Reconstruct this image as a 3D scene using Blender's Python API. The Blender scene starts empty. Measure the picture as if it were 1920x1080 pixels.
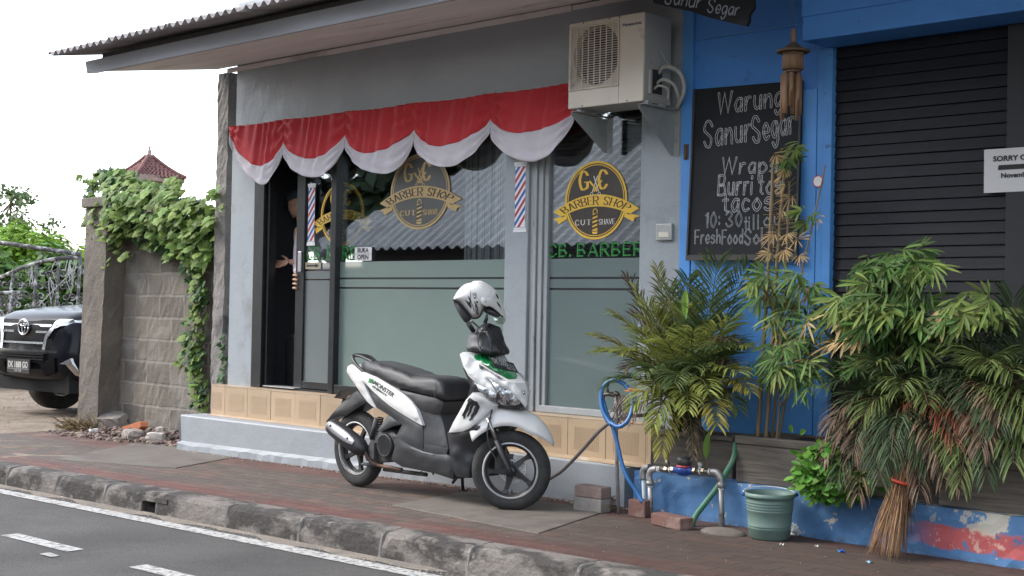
import bpy, bmesh, math, random
from mathutils import Vector as V, Matrix
from mathutils.geometry import delaunay_2d_cdt
random.seed(7)
R = math.radians
sc = bpy.context.scene
col = sc.collection
# ------------------------------------------------------------------ camera
F = 2550.0                                   # focal length in photo pixels (1920 wide)
TH, PITCH, ROLL = math.atan(2700 / F), math.atan(38 / F), R(1.06)
fwd = V((-math.cos(TH), math.sin(TH), 0)) * math.cos(PITCH) + V((0, 0, 1)) * math.sin(PITCH)
_rt = fwd.cross(V((0, 0, 1))).normalized()
_up = _rt.cross(fwd)
rgt = _rt * math.cos(ROLL) + _up * math.sin(ROLL)
upv = _up * math.cos(ROLL) - _rt * math.sin(ROLL)
CAM = V((5.8797, -6.2486, 1.2721))
cam = bpy.data.objects.new('camera', bpy.data.cameras.new('camera'))
col.objects.link(cam)
m3 = Matrix((rgt, upv, -fwd)).transposed()
cam.matrix_world = Matrix.Translation(CAM) @ m3.to_4x4()
cam.data.sensor_width = 36
cam.data.lens = F / 1920 * 36
cam.data.clip_start = 0.1
cam.data.clip_end = 2000
sc.camera = cam
# ------------------------------------------------------------------ light
SUN_EL, SUN_AZ = R(42), R(232)              # azimuth clockwise from +Y: from the street, front left
w = bpy.data.worlds.new('World'); sc.world = w; w.use_nodes = True
nt = w.node_tree; bg = nt.nodes['Background']
sky = nt.nodes.new('ShaderNodeTexSky'); sky.sky_type = 'NISHITA'; sky.sun_disc = False
sky.sun_elevation = SUN_EL; sky.sun_rotation = SUN_AZ
sky.air_density = 1.0; sky.dust_density = 1.0; sky.ozone_density = 1.0
hs = nt.nodes.new('ShaderNodeHueSaturation'); hs.inputs['Saturation'].default_value = 0.42
nt.links.new(sky.outputs[0], hs.inputs['Color']); nt.links.new(hs.outputs[0], bg.inputs['Color'])
bg.inputs['Strength'].default_value = 0.15
sd = bpy.data.lights.new('sun', 'SUN'); sd.energy = 0.75; sd.angle = R(18); sd.color = (1, .95, .87)
so = bpy.data.objects.new('sun', sd); col.objects.link(so)
sdir = V((math.sin(SUN_AZ) * math.cos(SUN_EL), math.cos(SUN_AZ) * math.cos(SUN_EL), math.sin(SUN_EL)))
so.rotation_euler = (-sdir).to_track_quat('-Z', 'Y').to_euler()
so.location = (0, -10, 20)
sc.view_settings.view_transform = 'Standard'
sc.view_settings.look = 'None'
sc.view_settings.gamma = 1
sc.view_settings.exposure = 2.0
sc.cycles.max_bounces = 8
sc.cycles.transparent_max_bounces = 16
sc.cycles.caustics_reflective = False
sc.cycles.caustics_refractive = False
# ------------------------------------------------------------------ geometry of the view: photo pixel -> point on a real plane
G = 0.012                                   # the pavement climbs gently to the right
def gz(x): return G * x
def ray(px, py): return fwd + rgt * ((px - 960) / F) - upv * ((py - 540) / F)
def aty(px, py, Y=.95):
    v = ray(px, py); return CAM + v * ((Y - CAM.y) / v.y)
def atz(px, py, dz=0.0):
    v = ray(px, py); return CAM + v * ((dz + G * CAM.x - CAM.z) / (v.z - G * v.x))
def atd(px, py, d): return CAM + ray(px, py) * d
def atp(px, py, O, N):
    v = ray(px, py); return CAM + v * ((O - CAM).dot(N) / v.dot(N))
def topx(p):
    d = V(p) - CAM; return 960 + F * d.dot(rgt) / d.dot(fwd), 540 - F * d.dot(upv) / d.dot(fwd)
# ------------------------------------------------------------------ materials
MATS = {}
def _n(t, k, **kw):
    n = t.nodes.new(k)
    for a, b in kw.items(): setattr(n, a, b)
    return n
def mat(name, c, rough=.6, metal=0, c2=None, scale=8, lo=.35, hi=.65, detail=6, bump=0, bscale=None, bdist=.01, spec=.5,
        dirt=None, dscale=3, dlo=.5, dhi=.7, island=0, stretch=None, coat=0, grain=0, gscale=200, rough2=None):
    """plain or two-tone noise material with optional stains, per-piece variation and bump"""
    if name in MATS: return MATS[name]
    m = bpy.data.materials.new(name); m.use_nodes = True; t = m.node_tree
    b = t.nodes['Principled BSDF']
    b.inputs['Roughness'].default_value = rough; b.inputs['Metallic'].default_value = metal
    b.inputs['Specular IOR Level'].default_value = spec
    if coat: b.inputs['Coat Weight'].default_value = coat; b.inputs['Coat Roughness'].default_value = .06
    L = t.links.new
    co = _n(t, 'ShaderNodeTexCoord').outputs['Object']
    if stretch:
        mp = _n(t, 'ShaderNodeMapping'); mp.inputs['Scale'].default_value = stretch; L(co, mp.inputs[0]); co = mp.outputs[0]
    def noise(s, d=6):
        n = _n(t, 'ShaderNodeTexNoise'); n.inputs['Scale'].default_value = s; n.inputs['Detail'].default_value = d
        n.inputs['Roughness'].default_value = .6; L(co, n.inputs['Vector']); return n.outputs['Fac']
    def ramp(f, a, bb):
        r = _n(t, 'ShaderNodeMapRange'); r.inputs['From Min'].default_value = a; r.inputs['From Max'].default_value = bb
        L(f, r.inputs['Value']); return r.outputs['Result']
    def mix(f, a, bb):
        x = _n(t, 'ShaderNodeMix', data_type='RGBA')
        L(f, x.inputs['Factor'])
        for v, i in ((a, 6), (bb, 7)):
            if isinstance(v, tuple): x.inputs[i].default_value = (*v, 1)
            else: L(v, x.inputs[i])
        return x.outputs[2]
    cur = c
    if c2: cur = mix(ramp(noise(scale, detail), lo, hi), c, c2)
    if dirt: cur = mix(ramp(noise(dscale, 8), dlo, dhi), cur, dirt)
    if grain:
        gr = ramp(noise(gscale, 2), .3, .7)
        dk = tuple(x * (1 - grain) for x in c) if isinstance(cur, tuple) else None
        mm = _n(t, 'ShaderNodeMix', data_type='RGBA', blend_type='MULTIPLY'); mm.inputs['Factor'].default_value = 1
        if isinstance(cur, tuple): mm.inputs[6].default_value = (*cur, 1)
        else: L(cur, mm.inputs[6])
        r2 = _n(t, 'ShaderNodeMapRange'); r2.inputs['To Min'].default_value = 1 - grain; r2.inputs['To Max'].default_value = 1 + grain * .4
        L(gr, r2.inputs['Value']); L(r2.outputs[0], mm.inputs[7]); cur = mm.outputs[2]
    if island:
        g = _n(t, 'ShaderNodeNewGeometry')
        h = _n(t, 'ShaderNodeHueSaturation')
        r = _n(t, 'ShaderNodeMapRange'); r.inputs['To Min'].default_value = 1 - island; r.inputs['To Max'].default_value = 1 + island
        L(g.outputs['Random Per Island'], r.inputs['Value']); L(r.outputs[0], h.inputs['Value'])
        r3 = _n(t, 'ShaderNodeMapRange'); r3.inputs['To Min'].default_value = .5 - island * .05; r3.inputs['To Max'].default_value = .5 + island * .03
        mu = _n(t, 'ShaderNodeMath', operation='FRACT'); m7 = _n(t, 'ShaderNodeMath', operation='MULTIPLY'); m7.inputs[1].default_value = 7.31
        L(g.outputs['Random Per Island'], m7.inputs[0]); L(m7.outputs[0], mu.inputs[0]); L(mu.outputs[0], r3.inputs['Value']); L(r3.outputs[0], h.inputs['Hue'])
        if isinstance(cur, tuple): h.inputs['Color'].default_value = (*cur, 1)
        else: L(cur, h.inputs['Color'])
        cur = h.outputs[0]
    if isinstance(cur, tuple): b.inputs['Base Color'].default_value = (*cur, 1)
    else: L(cur, b.inputs['Base Color'])
    if rough2 is not None:
        rr = _n(t, 'ShaderNodeMapRange'); rr.inputs['To Min'].default_value = rough; rr.inputs['To Max'].default_value = rough2
        L(noise(scale * .7), rr.inputs['Value']); L(rr.outputs[0], b.inputs['Roughness'])
    if bump:
        bp = _n(t, 'ShaderNodeBump'); bp.inputs['Strength'].default_value = bump; bp.inputs['Distance'].default_value = bdist
        L(noise(bscale or scale * 3, 8), bp.inputs['Height']); L(bp.outputs[0], b.inputs['Normal'])
    MATS[name] = m
    return m
# ------------------------------------------------------------------ things, parts
def tag(o, label=None, cat=None, group=None, kind=None):
    if label: o['label'] = label
    if cat: o['category'] = cat
    if group: o['group'] = group
    if kind: o['kind'] = kind
    return o
def thing(name, label, cat, loc=(0, 0, 0), group=None):
    o = bpy.data.objects.new(name, None); o.empty_display_size = .1; col.objects.link(o); o.location = loc
    return tag(o, label, cat, group)
def wloc(o):
    p = V((0, 0, 0))
    while o: p += V(o.location); o = o.parent
    return p
class MB:
    """collects geometry in world coordinates; build() links it as one mesh object"""
    def __init__(s): s.v = []; s.f = []; s.mi = []; s.sm = []; s.cm = 0
    def add(s, vs, fs, smooth=False):
        k = len(s.v); s.v += [tuple(p) for p in vs]
        for f in fs: s.f.append([i + k for i in f]); s.mi.append(s.cm); s.sm.append(smooth)
        return s
    def box(s, x0, x1, y0, y1, z0, z1, bev=0):
        if bev:
            bm = bmesh.new(); bmesh.ops.create_cube(bm, size=1)
            for v in bm.verts: v.co = V(((x0 + x1) / 2 + v.co.x * (x1 - x0), (y0 + y1) / 2 + v.co.y * (y1 - y0), (z0 + z1) / 2 + v.co.z * (z1 - z0)))
            bmesh.ops.bevel(bm, geom=bm.edges[:], offset=bev, segments=2, affect='EDGES', profile=.5)
            return s.bm(bm)
        vs = [(x, y, z) for z in (z0, z1) for x, y in ((x0, y0), (x1, y0), (x1, y1), (x0, y1))]
        return s.add(vs, [(3, 2, 1, 0), (4, 5, 6, 7), (0, 1, 5, 4), (1, 2, 6, 5), (2, 3, 7, 6), (3, 0, 4, 7)])
    def obox(s, c, ax, ay, az, sx, sy, sz):
        c, ax, ay, az = V(c), V(ax).normalized() * sx / 2, V(ay).normalized() * sy / 2, V(az).normalized() * sz / 2
        vs = [c + a * ax + b * ay + d * az for d in (-1, 1) for a, b in ((-1, -1), (1, -1), (1, 1), (-1, 1))]
        return s.add(vs, [(3, 2, 1, 0), (4, 5, 6, 7), (0, 1, 5, 4), (1, 2, 6, 5), (2, 3, 7, 6), (3, 0, 4, 7)])
    def bm(s, bm, M=None, smooth=False):
        bm.verts.index_update()
        s.add([(M @ v.co if M else v.co) for v in bm.verts], [[v.index for v in f.verts] for f in bm.faces], smooth); bm.free(); return s
    def tube(s, pts, r, n=8, caps=True, smooth=True, flat=1):
        pts = [V(p) for p in pts]; rs = r if isinstance(r, (list, tuple)) else [r] * len(pts)
        vs = []; up = None
        for i, p in enumerate(pts):
            t = (pts[min(i + 1, len(pts) - 1)] - pts[max(i - 1, 0)]).normalized()
            if up is None: up = V((0, 0, 1)) if abs(t.z) < .9 else V((1, 0, 0))
            a = t.cross(up).normalized(); up = a.cross(t).normalized()
            for k in range(n):
                an = 2 * math.pi * k / n; vs.append(p + (a * math.cos(an) + up * math.sin(an) * flat) * rs[i])
        fs = [(i * n + k, i * n + (k + 1) % n, (i + 1) * n + (k + 1) % n, (i + 1) * n + k) for i in range(len(pts) - 1) for k in range(n)]
        s.add(vs, fs, smooth)
        if caps:
            k0 = len(s.v) - len(vs); s.f.append([k0 + k for k in range(n)][::-1]); s.f.append([k0 + (len(pts) - 1) * n + k for k in range(n)])
            s.mi += [s.cm] * 2; s.sm += [False] * 2
        return s
    def lathe(s, prof, O, ax=(0, 0, 1), n=24, smooth=True, close=False):
        """prof = [(radius, height)], turned round the axis ax through O"""
        ax = V(ax).normalized(); a = ax.orthogonal().normalized(); b = ax.cross(a); O = V(O)
        vs = [O + ax * h + (a * math.cos(2 * math.pi * k / n) + b * math.sin(2 * math.pi * k / n)) * r for r, h in prof for k in range(n)]
        m = len(prof); rng = range(m if close else m - 1)
        return s.add(vs, [(i * n + k, i * n + (k + 1) % n, ((i + 1) % m) * n + (k + 1) % n, ((i + 1) % m) * n + k) for i in rng for k in range(n)], smooth)
    def poly(s, pts): return s.add(pts, [list(range(len(pts)))])
    def prism(s, pts, d):
        """closed outline pts extruded by vector d"""
        n = len(pts); d = V(d); vs = [V(p) for p in pts] + [V(p) + d for p in pts]
        return s.add(vs, [list(range(n))[::-1], list(range(n, 2 * n))] + [(i, (i + 1) % n, n + (i + 1) % n, n + i) for i in range(n)])
    def grid(s, fn, nu, nv, smooth=True, closeu=False):
        vs = [fn(i / nu, j / nv) for j in range(nv + 1) for i in range(nu + (0 if closeu else 1))]
        w_ = nu if closeu else nu + 1
        return s.add(vs, [(j * w_ + i, j * w_ + (i + 1) % w_, (j + 1) * w_ + (i + 1) % w_, (j + 1) * w_ + i) for j in range(nv) for i in range(nu)], smooth)
    def ball(s, c, r, n=12, M=None):
        bm = bmesh.new(); bmesh.ops.create_uvsphere(bm, u_segments=n, v_segments=max(6, n // 2), radius=1)
        c = V(c); rr = r if isinstance(r, (tuple, list)) else (r, r, r)
        for v in bm.verts:
            q = V((v.co.x * rr[0], v.co.y * rr[1], v.co.z * rr[2])); v.co = c + (M @ q if M else q)
        return s.bm(bm, smooth=True)
    def build(s, name, m, parent=None, loc=None, bevel=0, sub=0, solid=0, fix=True, autos=None):
        me = bpy.data.meshes.new(name)
        o0 = wloc(parent) if parent else (V(loc) if loc else V((0, 0, 0)))
        me.from_pydata([tuple(V(p) - o0) for p in s.v], [], s.f)
        for x in (m if isinstance(m, (list, tuple)) else [m]): me.materials.append(x)
        me.polygons.foreach_set('material_index', s.mi); me.polygons.foreach_set('use_smooth', s.sm)
        if fix:
            bm = bmesh.new(); bm.from_mesh(me); bmesh.ops.recalc_face_normals(bm, faces=bm.faces); bm.to_mesh(me); bm.free()
        me.update()
        o = bpy.data.objects.new(name, me); col.objects.link(o)
        if parent: o.parent = parent
        elif loc: o.location = loc
        if bevel:
            md = o.modifiers.new('bevel', 'BEVEL'); md.width = bevel; md.segments = 2; md.limit_method = 'ANGLE'; md.angle_limit = R(35)
        if solid:
            md = o.modifiers.new('solid', 'SOLIDIFY'); md.thickness = solid; md.offset = 0
        if sub:
            md = o.modifiers.new('sub', 'SUBSURF'); md.levels = sub; md.render_levels = sub
        return o
def cat_rom(p, k=8, closed=False):
    """smooth curve through the points (tuples of any length)"""
    p = [tuple(q) for q in p]; n = len(p); out = []
    if n < 3: return p
    for i in range(n if closed else n - 1):
        a, b, c, d = (p[(i + j) % n] if closed else p[min(max(i + j, 0), n - 1)] for j in (-1, 0, 1, 2))
        for q in range(k):
            t = q / k
            out.append(tuple(.5 * (2 * B + (C - A) * t + (2 * A - 5 * B + 4 * C - D) * t * t + (3 * B - A - 3 * C + D) * t ** 3) for A, B, C, D in zip(a, b, c, d)))
    if not closed: out.append(p[-1])
    return out
# ------------------------------------------------------------------ pen strokes for all writing
GL = dict(A='00 4a 80|23 63', B='00 0a|~0a 5a 68 45 05|~05 55 72 50 00', C='~78 5a 2a 05 20 50 72', D='00 0a|~0a 4a 75 40 00', E='60 00 0a 6a|05 55', F='00 0a 6a|05 55',
          G='~78 5a 2a 05 20 50 71|71 74 54', H='00 0a|70 7a|05 75', I='00 0a', J='5a 53|~53 30 02', K='00 0a|7a 05 70', L='0a 00 60', M='00 0a 44 8a 80', N='00 0a 70 7a', O='~4a 17 05 13 40 73 85 77 4a',
          P='00 0a|~0a 5a 77 55 05', R='00 0a|~0a 5a 77 55 05|35 70', S='~78 5a 2a 07 35 63 50 20 02', T='0a 8a|4a 40', U='~0a 03 30 40 73 7a', V='0a 40 8a', W='0a 20 5a 80 ba', X='00 7a|0a 70', Y='0a 45 8a|45 40',
          a='~56 26 03 20 53|56 50', b='0a 00|~04 36 63 30 01', c='~55 26 03 20 51', d='~54 26 03 20 52|5a 50', e='~03 53 46 26 03 20 51', f='~5a 29 25 20|06 46', g='~56 26 03 20 53|~56 5z 2w 0y', h='0a 00|~03 36 54 50',
          i='06 00|08 09', l='0a 00', m='06 00|~04 26 44 40|~44 66 84 80', n='06 00|~03 36 54 50', o='~36 14 03 11 30 51 63 54 36', p='06 0w|~04 36 63 30 01', r='06 00|~03 26 46', s='~55 26 04 43 51 20 01',
          t='29 21 40|06 46', u='~06 02 20 52 56|56 50', v='06 30 66', w='06 20 46 60 86', y='06 30|66 0w')
GL.update({'0': '~3a 05 30 65 3a', '1': '18 3a 30', '3': '~08 3a 68 35|~35 72 30 02', '5': '6a 0a 06|~06 46 63 40 01', '8': '~35 18 3a 58 35 12 30 62 35', ':': '02 03|06 07', '.': '00 01', '-': '05 45', '&': '~70 29 4a 48 03 20 62'})
_W = {'i': 1, 'I': 1, 'l': 1, ':': 1, '.': 1, 'W': 11, 'M': 8, 'T': 8, 'A': 8, 'V': 8, 'O': 8, 'w': 8, 'm': 8, ' ': 4}
def _c(ch): return {'z': -1, 'y': -2, 'x': -3, 'w': -4}.get(ch, int(ch, 16) if ch in '0123456789abcdef' else 0)
def strokes(text, size=1.0, sp=2.5, k=5, hs_=1.0):
    """polylines of the pen strokes, baseline at 0, capital height = size; returns (lines, width)"""
    out = []; x = 0; u = size / 10
    for ch in text:
        g = GL.get(ch); wd = _W.get(ch)
        if g:
            mx = 0
            for s_ in g.split('|'):
                sm = s_[0] == '~'; pts = [(_c(q[0]), _c(q[1])) for q in s_.lstrip('~').split()]
                mx = max(mx, max(p[0] for p in pts))
                if sm: pts = cat_rom(pts, k)
                out.append([((x + p[0] * hs_) * u, p[1] * u) for p in pts])
            wd = mx
        x += (wd or 4) * hs_ + sp
    return out, (x - sp) * u
def ribbon(l, w_):
    """stroke of even width -> list of quads"""
    q = []; n = len(l)
    L_, R_ = [], []
    for i in range(n):
        a, b = l[max(i - 1, 0)], l[min(i + 1, n - 1)]
        d = math.hypot(b[0] - a[0], b[1] - a[1]) or 1; nx, ny = -(b[1] - a[1]) / d * w_ / 2, (b[0] - a[0]) / d * w_ / 2
        if 0 < i < n - 1:   # mitre at sharp corners
            p = l[i]; d1 = math.hypot(p[0] - a[0], p[1] - a[1]) or 1; d2 = math.hypot(b[0] - p[0], b[1] - p[1]) or 1
            cs = ((p[0] - a[0]) * (b[0] - p[0]) + (p[1] - a[1]) * (b[1] - p[1])) / d1 / d2
            k = 1 / max(.45, math.sqrt(max(0, (1 + cs) / 2))); nx *= k; ny *= k
        L_.append((l[i][0] + nx, l[i][1] + ny)); R_.append((l[i][0] - nx, l[i][1] - ny))
    return [(L_[i], L_[i + 1], R_[i + 1], R_[i]) for i in range(n - 1)]
def nib(l, w_, ang, thin=.22):
    """stroke of a broad pen held at an angle: thick and thin like a serif or black letter"""
    a = V((math.cos(ang), math.sin(ang))) * w_ / 2; b = V((-a.y, a.x)) * thin; q = []
    for i in range(len(l) - 1):
        p, r = V(l[i]), V(l[i + 1])
        for h in (a, b): q.append((p + h, r + h, r - h, p - h))
        q.append((p + a + b, p - a + b, p - a - b, p + a - b)); q.append((r + a + b, r - a + b, r - a - b, r + a - b))
    return q
def serif(text, size, w_, sp=2.6, k=5, hs_=1.0):
    ls, wd = strokes(text, size, sp, k, hs_); q = []
    for l in ls:
        q += nib(l, w_, 0, .28)
        for p, r in ((l[0], l[1]), (l[-1], l[-2])):
            if abs(p[1] - r[1]) > abs(p[0] - r[0]) * .8 and (p[1] < .08 * size or p[1] > .92 * size):
                q.append(((p[0] - w_ * .95, p[1] - .02 * size), (p[0] + w_ * .95, p[1] - .02 * size), (p[0] + w_ * .95, p[1] + .035 * size), (p[0] - w_ * .95, p[1] + .035 * size)))
    return q, wd
class Decal:
    """flat print on a surface: origin O, axes ex, ey (world), lift n per layer"""
    def __init__(s, O, ex, ey, n): s.O, s.ex, s.ey, s.n = V(O), V(ex), V(ey), V(n).normalized()
    def P(s, x, y, lift=0): return s.O + s.ex * x + s.ey * y + s.n * lift
    def quads(s, mb, qs, lift=.001, f=None):
        for q in qs:
            pts = [(f(*p) if f else p) for p in q]
            a = sum(pts[i][0] * pts[(i + 1) % len(pts)][1] - pts[(i + 1) % len(pts)][0] * pts[i][1] for i in range(len(pts)))
            if abs(a) < 1e-12: continue
            if a < 0: pts = pts[::-1]
            s.k = (getattr(s, 'k', 0) + 1) % 23          # overlapping pen marks never share a plane
            mb.poly([s.P(p[0], p[1], lift + s.k * 5e-5) for p in pts])
    def disc(s, mb, cx, cy, r, lift=.001, n=40, rin=0, ry=None):
        ry = ry or r
        for i in range(n):
            a, b = 2 * math.pi * i / n, 2 * math.pi * (i + 1) / n; k = rin / r
            s.quads(mb, [((cx + r * math.cos(a), cy + ry * math.sin(a)), (cx + r * math.cos(b), cy + ry * math.sin(b)), (cx + k * r * math.cos(b), cy + k * ry * math.sin(b)), (cx + k * r * math.cos(a), cy + k * ry * math.sin(a)))], lift)
def sans(text, size, bold=0.0, extr=0):
    """plain sans letters from Blender's own font as polygons (size = capital height)"""
    cu = bpy.data.curves.new('letters', 'FONT'); cu.body = text; cu.size = 1; cu.offset = bold; cu.resolution_u = 3
    o = bpy.data.objects.new('letters', cu); col.objects.link(o)
    dg = bpy.context.evaluated_depsgraph_get(); dg.update(); me = bpy.data.meshes.new_from_object(o.evaluated_get(dg))
    k = size / .7
    ps = [[(me.vertices[i].co.x * k, me.vertices[i].co.y * k) for i in p.vertices] for p in me.polygons]
    bpy.data.objects.remove(o); bpy.data.curves.remove(cu); bpy.data.meshes.remove(me)
    xs = [p[0] for q in ps for p in q]
    return [[(x - min(xs), y) for x, y in q] for q in ps], (max(xs) - min(xs))
# ------------------------------------------------------------------ curved body panels
def tri_fill(pts, step):
    """triangulate a closed 2-D outline with an inner grid; returns verts2d, tris, outline count, distance to edge"""
    n = len(pts); xs = [p[0] for p in pts]; ys = [p[1] for p in pts]
    def inside(x, y):
        c = False
        for i in range(n):
            (x1, y1), (x2, y2) = pts[i][:2], pts[i - 1][:2]
            if (y1 > y) != (y2 > y) and x < (x2 - x1) * (y - y1) / (y2 - y1) + x1: c = not c
        return c
    def dist(x, y):
        b = 1e9
        for i in range(n):
            (x1, y1), (x2, y2) = pts[i][:2], pts[i - 1][:2]; dx, dy = x2 - x1, y2 - y1; l2 = dx * dx + dy * dy or 1e-12
            t = max(0, min(1, ((x - x1) * dx + (y - y1) * dy) / l2)); b = min(b, math.hypot(x - x1 - t * dx, y - y1 - t * dy))
        return b
    inn = []; j = 0; y = min(ys) + step / 2
    while y < max(ys):
        x = min(xs) + (step / 2 if j % 2 else 0)
        while x < max(xs):
            if inside(x, y) and dist(x, y) > step * .45: inn.append((x, y))
            x += step
        y += step * .87; j += 1
    vin = [V(p[:2]) for p in pts] + [V(p) for p in inn]
    vo, eo, fo, ov, oe, of = delaunay_2d_cdt(vin, [(i, (i + 1) % n) for i in range(n)], [list(range(n))], 1, 1e-7)
    return [tuple(v) for v in vo], [list(f) for f in fo], [dist(v[0], v[1]) for v in vo]
def idw(p, pts, vals, pw=2.5):
    s = w_ = 0
    for q, v in zip(pts, vals):
        d = math.hypot(p[0] - q[0], p[1] - q[1])
        if d < 1e-6: return v
        k = d ** -pw; s += k * v; w_ += k
    return s / w_
# ================================================================== ground, road, pavement
m_asphalt = mat('asphalt', (.064, .059, .056), .9, c2=(.10, .093, .088), scale=1.3, detail=10, grain=.6, gscale=110, bump=.5, bscale=220, bdist=.006, dirt=(.06, .057, .055), dscale=.9, dlo=.52, dhi=.66)
m_dirt = mat('dirt', (.17, .125, .088), .95, c2=(.27, .215, .16), scale=3.5, detail=10, bump=.8, bscale=18, bdist=.03, grain=.3, gscale=60, dirt=(.12, .09, .065), dscale=2)
def pave_mat():
    m = bpy.data.materials.new('pavers'); m.use_nodes = True; t = m.node_tree; L = t.links.new; b = t.nodes['Principled BSDF']
    co = _n(t, 'ShaderNodeTexCoord').outputs['Object']
    wb = _n(t, 'ShaderNodeTexNoise'); wb.inputs['Scale'].default_value = 3; L(co, wb.inputs['Vector'])
    va = _n(t, 'ShaderNodeVectorMath', operation='SCALE'); va.inputs['Scale'].default_value = .03; L(wb.outputs['Color'], va.inputs[0])
    ad = _n(t, 'ShaderNodeVectorMath', operation='ADD'); L(co, ad.inputs[0]); L(va.outputs[0], ad.inputs[1])
    br = _n(t, 'ShaderNodeTexBrick'); L(ad.outputs[0], br.inputs['Vector'])
    br.inputs['Scale'].default_value = 1; br.inputs['Brick Width'].default_value = .23; br.inputs['Row Height'].default_value = .112
    br.inputs['Mortar Size'].default_value = .005; br.inputs['Mortar Smooth'].default_value = .6; br.inputs['Bias'].default_value = -.1
    br.inputs['Color1'].default_value = (.2, .2, .2, 1); br.inputs['Color2'].default_value = (.9, .9, .9, 1); br.inputs['Mortar'].default_value = (0, 0, 0, 1)
    sx = _n(t, 'ShaderNodeSeparateXYZ'); L(co, sx.inputs[0])
    no = _n(t, 'ShaderNodeTexNoise'); no.inputs['Scale'].default_value = 1.6; no.inputs['Detail'].default_value = 9; L(co, no.inputs['Vector'])
    n2 = _n(t, 'ShaderNodeTexNoise'); n2.inputs['Scale'].default_value = 14; n2.inputs['Detail'].default_value = 9; n2.inputs['Roughness'].default_value = .7; L(co, n2.inputs['Vector'])
    # red courses along the kerb and along the building, worn grey ones between
    def rng(v, a, bb):
        r = _n(t, 'ShaderNodeMapRange'); r.inputs['From Min'].default_value = a; r.inputs['From Max'].default_value = bb; L(v, r.inputs['Value']); return r.outputs[0]
    def mth(op, a, bb):
        x = _n(t, 'ShaderNodeMath', operation=op)
        for i, v in enumerate((a, bb)):
            if isinstance(v, (int, float)): x.inputs[i].default_value = v
            else: L(v, x.inputs[i])
        x.use_clamp = op != 'SUBTRACT'; return x.outputs[0]
    yj = mth('ADD', sx.outputs['Y'], 0); 
    yw = _n(t, 'ShaderNodeMath', operation='MULTIPLY_ADD'); L(no.outputs['Fac'], yw.inputs[0]); yw.inputs[1].default_value = .5; L(sx.outputs['Y'], yw.inputs[2])
    front = rng(yw.outputs[0], -.38, -.52); back = rng(yw.outputs[0], .42, .62)
    red = mth('MAXIMUM', front, mth('MULTIPLY', back, .8))
    red = mth('MULTIPLY', red, rng(no.outputs['Fac'], .3, .5))
    red = mth('MAXIMUM', red, mth('MULTIPLY', rng(br.outputs['Color'], .6, .8), .42))
    def mix(f, a, bb, bl='MIX'):
        x = _n(t, 'ShaderNodeMix', data_type='RGBA', blend_type=bl)
        if isinstance(f, (int, float)): x.inputs['Factor'].default_value = f
        else: L(f, x.inputs['Factor'])
        for v, i in ((a, 6), (bb, 7)):
            if isinstance(v, tuple): x.inputs[i].default_value = (*v, 1)
            else: L(v, x.inputs[i])
        return x.outputs[2]
    grey = mix(rng(n2.outputs['Fac'], .35, .7), (.088, .066, .052), (.14, .108, .087))
    redc = mix(rng(n2.outputs['Fac'], .35, .7), (.115, .042, .033), (.16, .072, .057))
    cc = mix(red, grey, redc)
    cc = mix(1, cc, mix(rng(br.outputs['Color'], .1, .95), (.68, .68, .68), (1.1, 1.1, 1.1)), 'MULTIPLY')
    cc = mix(rng(no.outputs['Fac'], .6, .74), cc, (.075, .057, .048))
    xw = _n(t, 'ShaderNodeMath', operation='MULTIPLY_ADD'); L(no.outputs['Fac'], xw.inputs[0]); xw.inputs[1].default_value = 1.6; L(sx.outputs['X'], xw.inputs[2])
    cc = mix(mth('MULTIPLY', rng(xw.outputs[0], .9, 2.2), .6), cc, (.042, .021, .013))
    jo = mth('MULTIPLY', br.outputs['Fac'], rng(n2.outputs['Fac'], .3, .55))
    cc = mix(jo, cc, (.035, .028, .024))
    L(cc, b.inputs['Base Color']); b.inputs['Roughness'].default_value = .85
    bp = _n(t, 'ShaderNodeBump'); bp.inputs['Strength'].default_value = .7; bp.inputs['Distance'].default_value = .008
    h = _n(t, 'ShaderNodeMath', operation='MULTIPLY_ADD'); L(br.outputs['Fac'], h.inputs[0]); h.inputs[1].default_value = -1; L(n2.outputs['Fac'], h.inputs[2])
    L(h.outputs[0], bp.inputs['Height']); L(bp.outputs[0], b.inputs['Normal'])
    return m
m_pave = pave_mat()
KY0, KY1 = -1.03, -1.20        # kerb: inner edge and road face
def sheet(name, x0, x1, y0, y1, dz, m, kind='structure', nx=1, ny=1, rough=0, seed=1):
    rnd = random.Random(seed)
    b = MB(); hs = {}
    def f(u, v):
        x = x0 + (x1 - x0) * u; y = y0 + (y1 - y0) * v
        return (x, y, gz(x) + dz + (rnd.uniform(-rough, rough) if rough and 0 < u < 1 and 0 < v < 1 else 0))
    b.grid(f, nx, ny, smooth=True); return tag(b.build(name, m), kind=kind)
RZ = -.145
o = tag(MB().grid(lambda u, v: (-700 + 1400 * u, -700 + 1400 * v, -.75 - .19 if u == 0 else -.19), 1, 1).build('ground', m_dirt), kind='structure')
sheet('road', -60, 60, -9.5, KY1 + .02, RZ, m_asphalt)
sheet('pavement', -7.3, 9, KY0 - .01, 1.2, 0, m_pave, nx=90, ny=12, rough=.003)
sheet('dirt_verge', -60, -4.6, KY0 - .01, 12, -.012, m_dirt, nx=220, ny=60, rough=.018, seed=3)
m_slab = mat('slab_concrete', (.155, .135, .113), .85, c2=(.12, .102, .086), scale=5, detail=9, bump=.4, bscale=60, bdist=.004, grain=.2, gscale=120, dirt=(.10, .08, .068), dscale=2.4, dlo=.52, dhi=.68)
def slab(pts, nm='utility_slab', label=None):
    b = MB(); c = [atz(*p) for p in pts]; b.prism([(p.x, p.y, gz(p.x) - .03) for p in c], (0, 0, .036))
    return tag(b.build(nm, m_slab, bevel=.006), kind='structure')
slab([(735, 948), (1010, 1001), (1140, 958), (880, 921)])
slab([(105, 862), (330, 878), (520, 843), (250, 832)])
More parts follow.
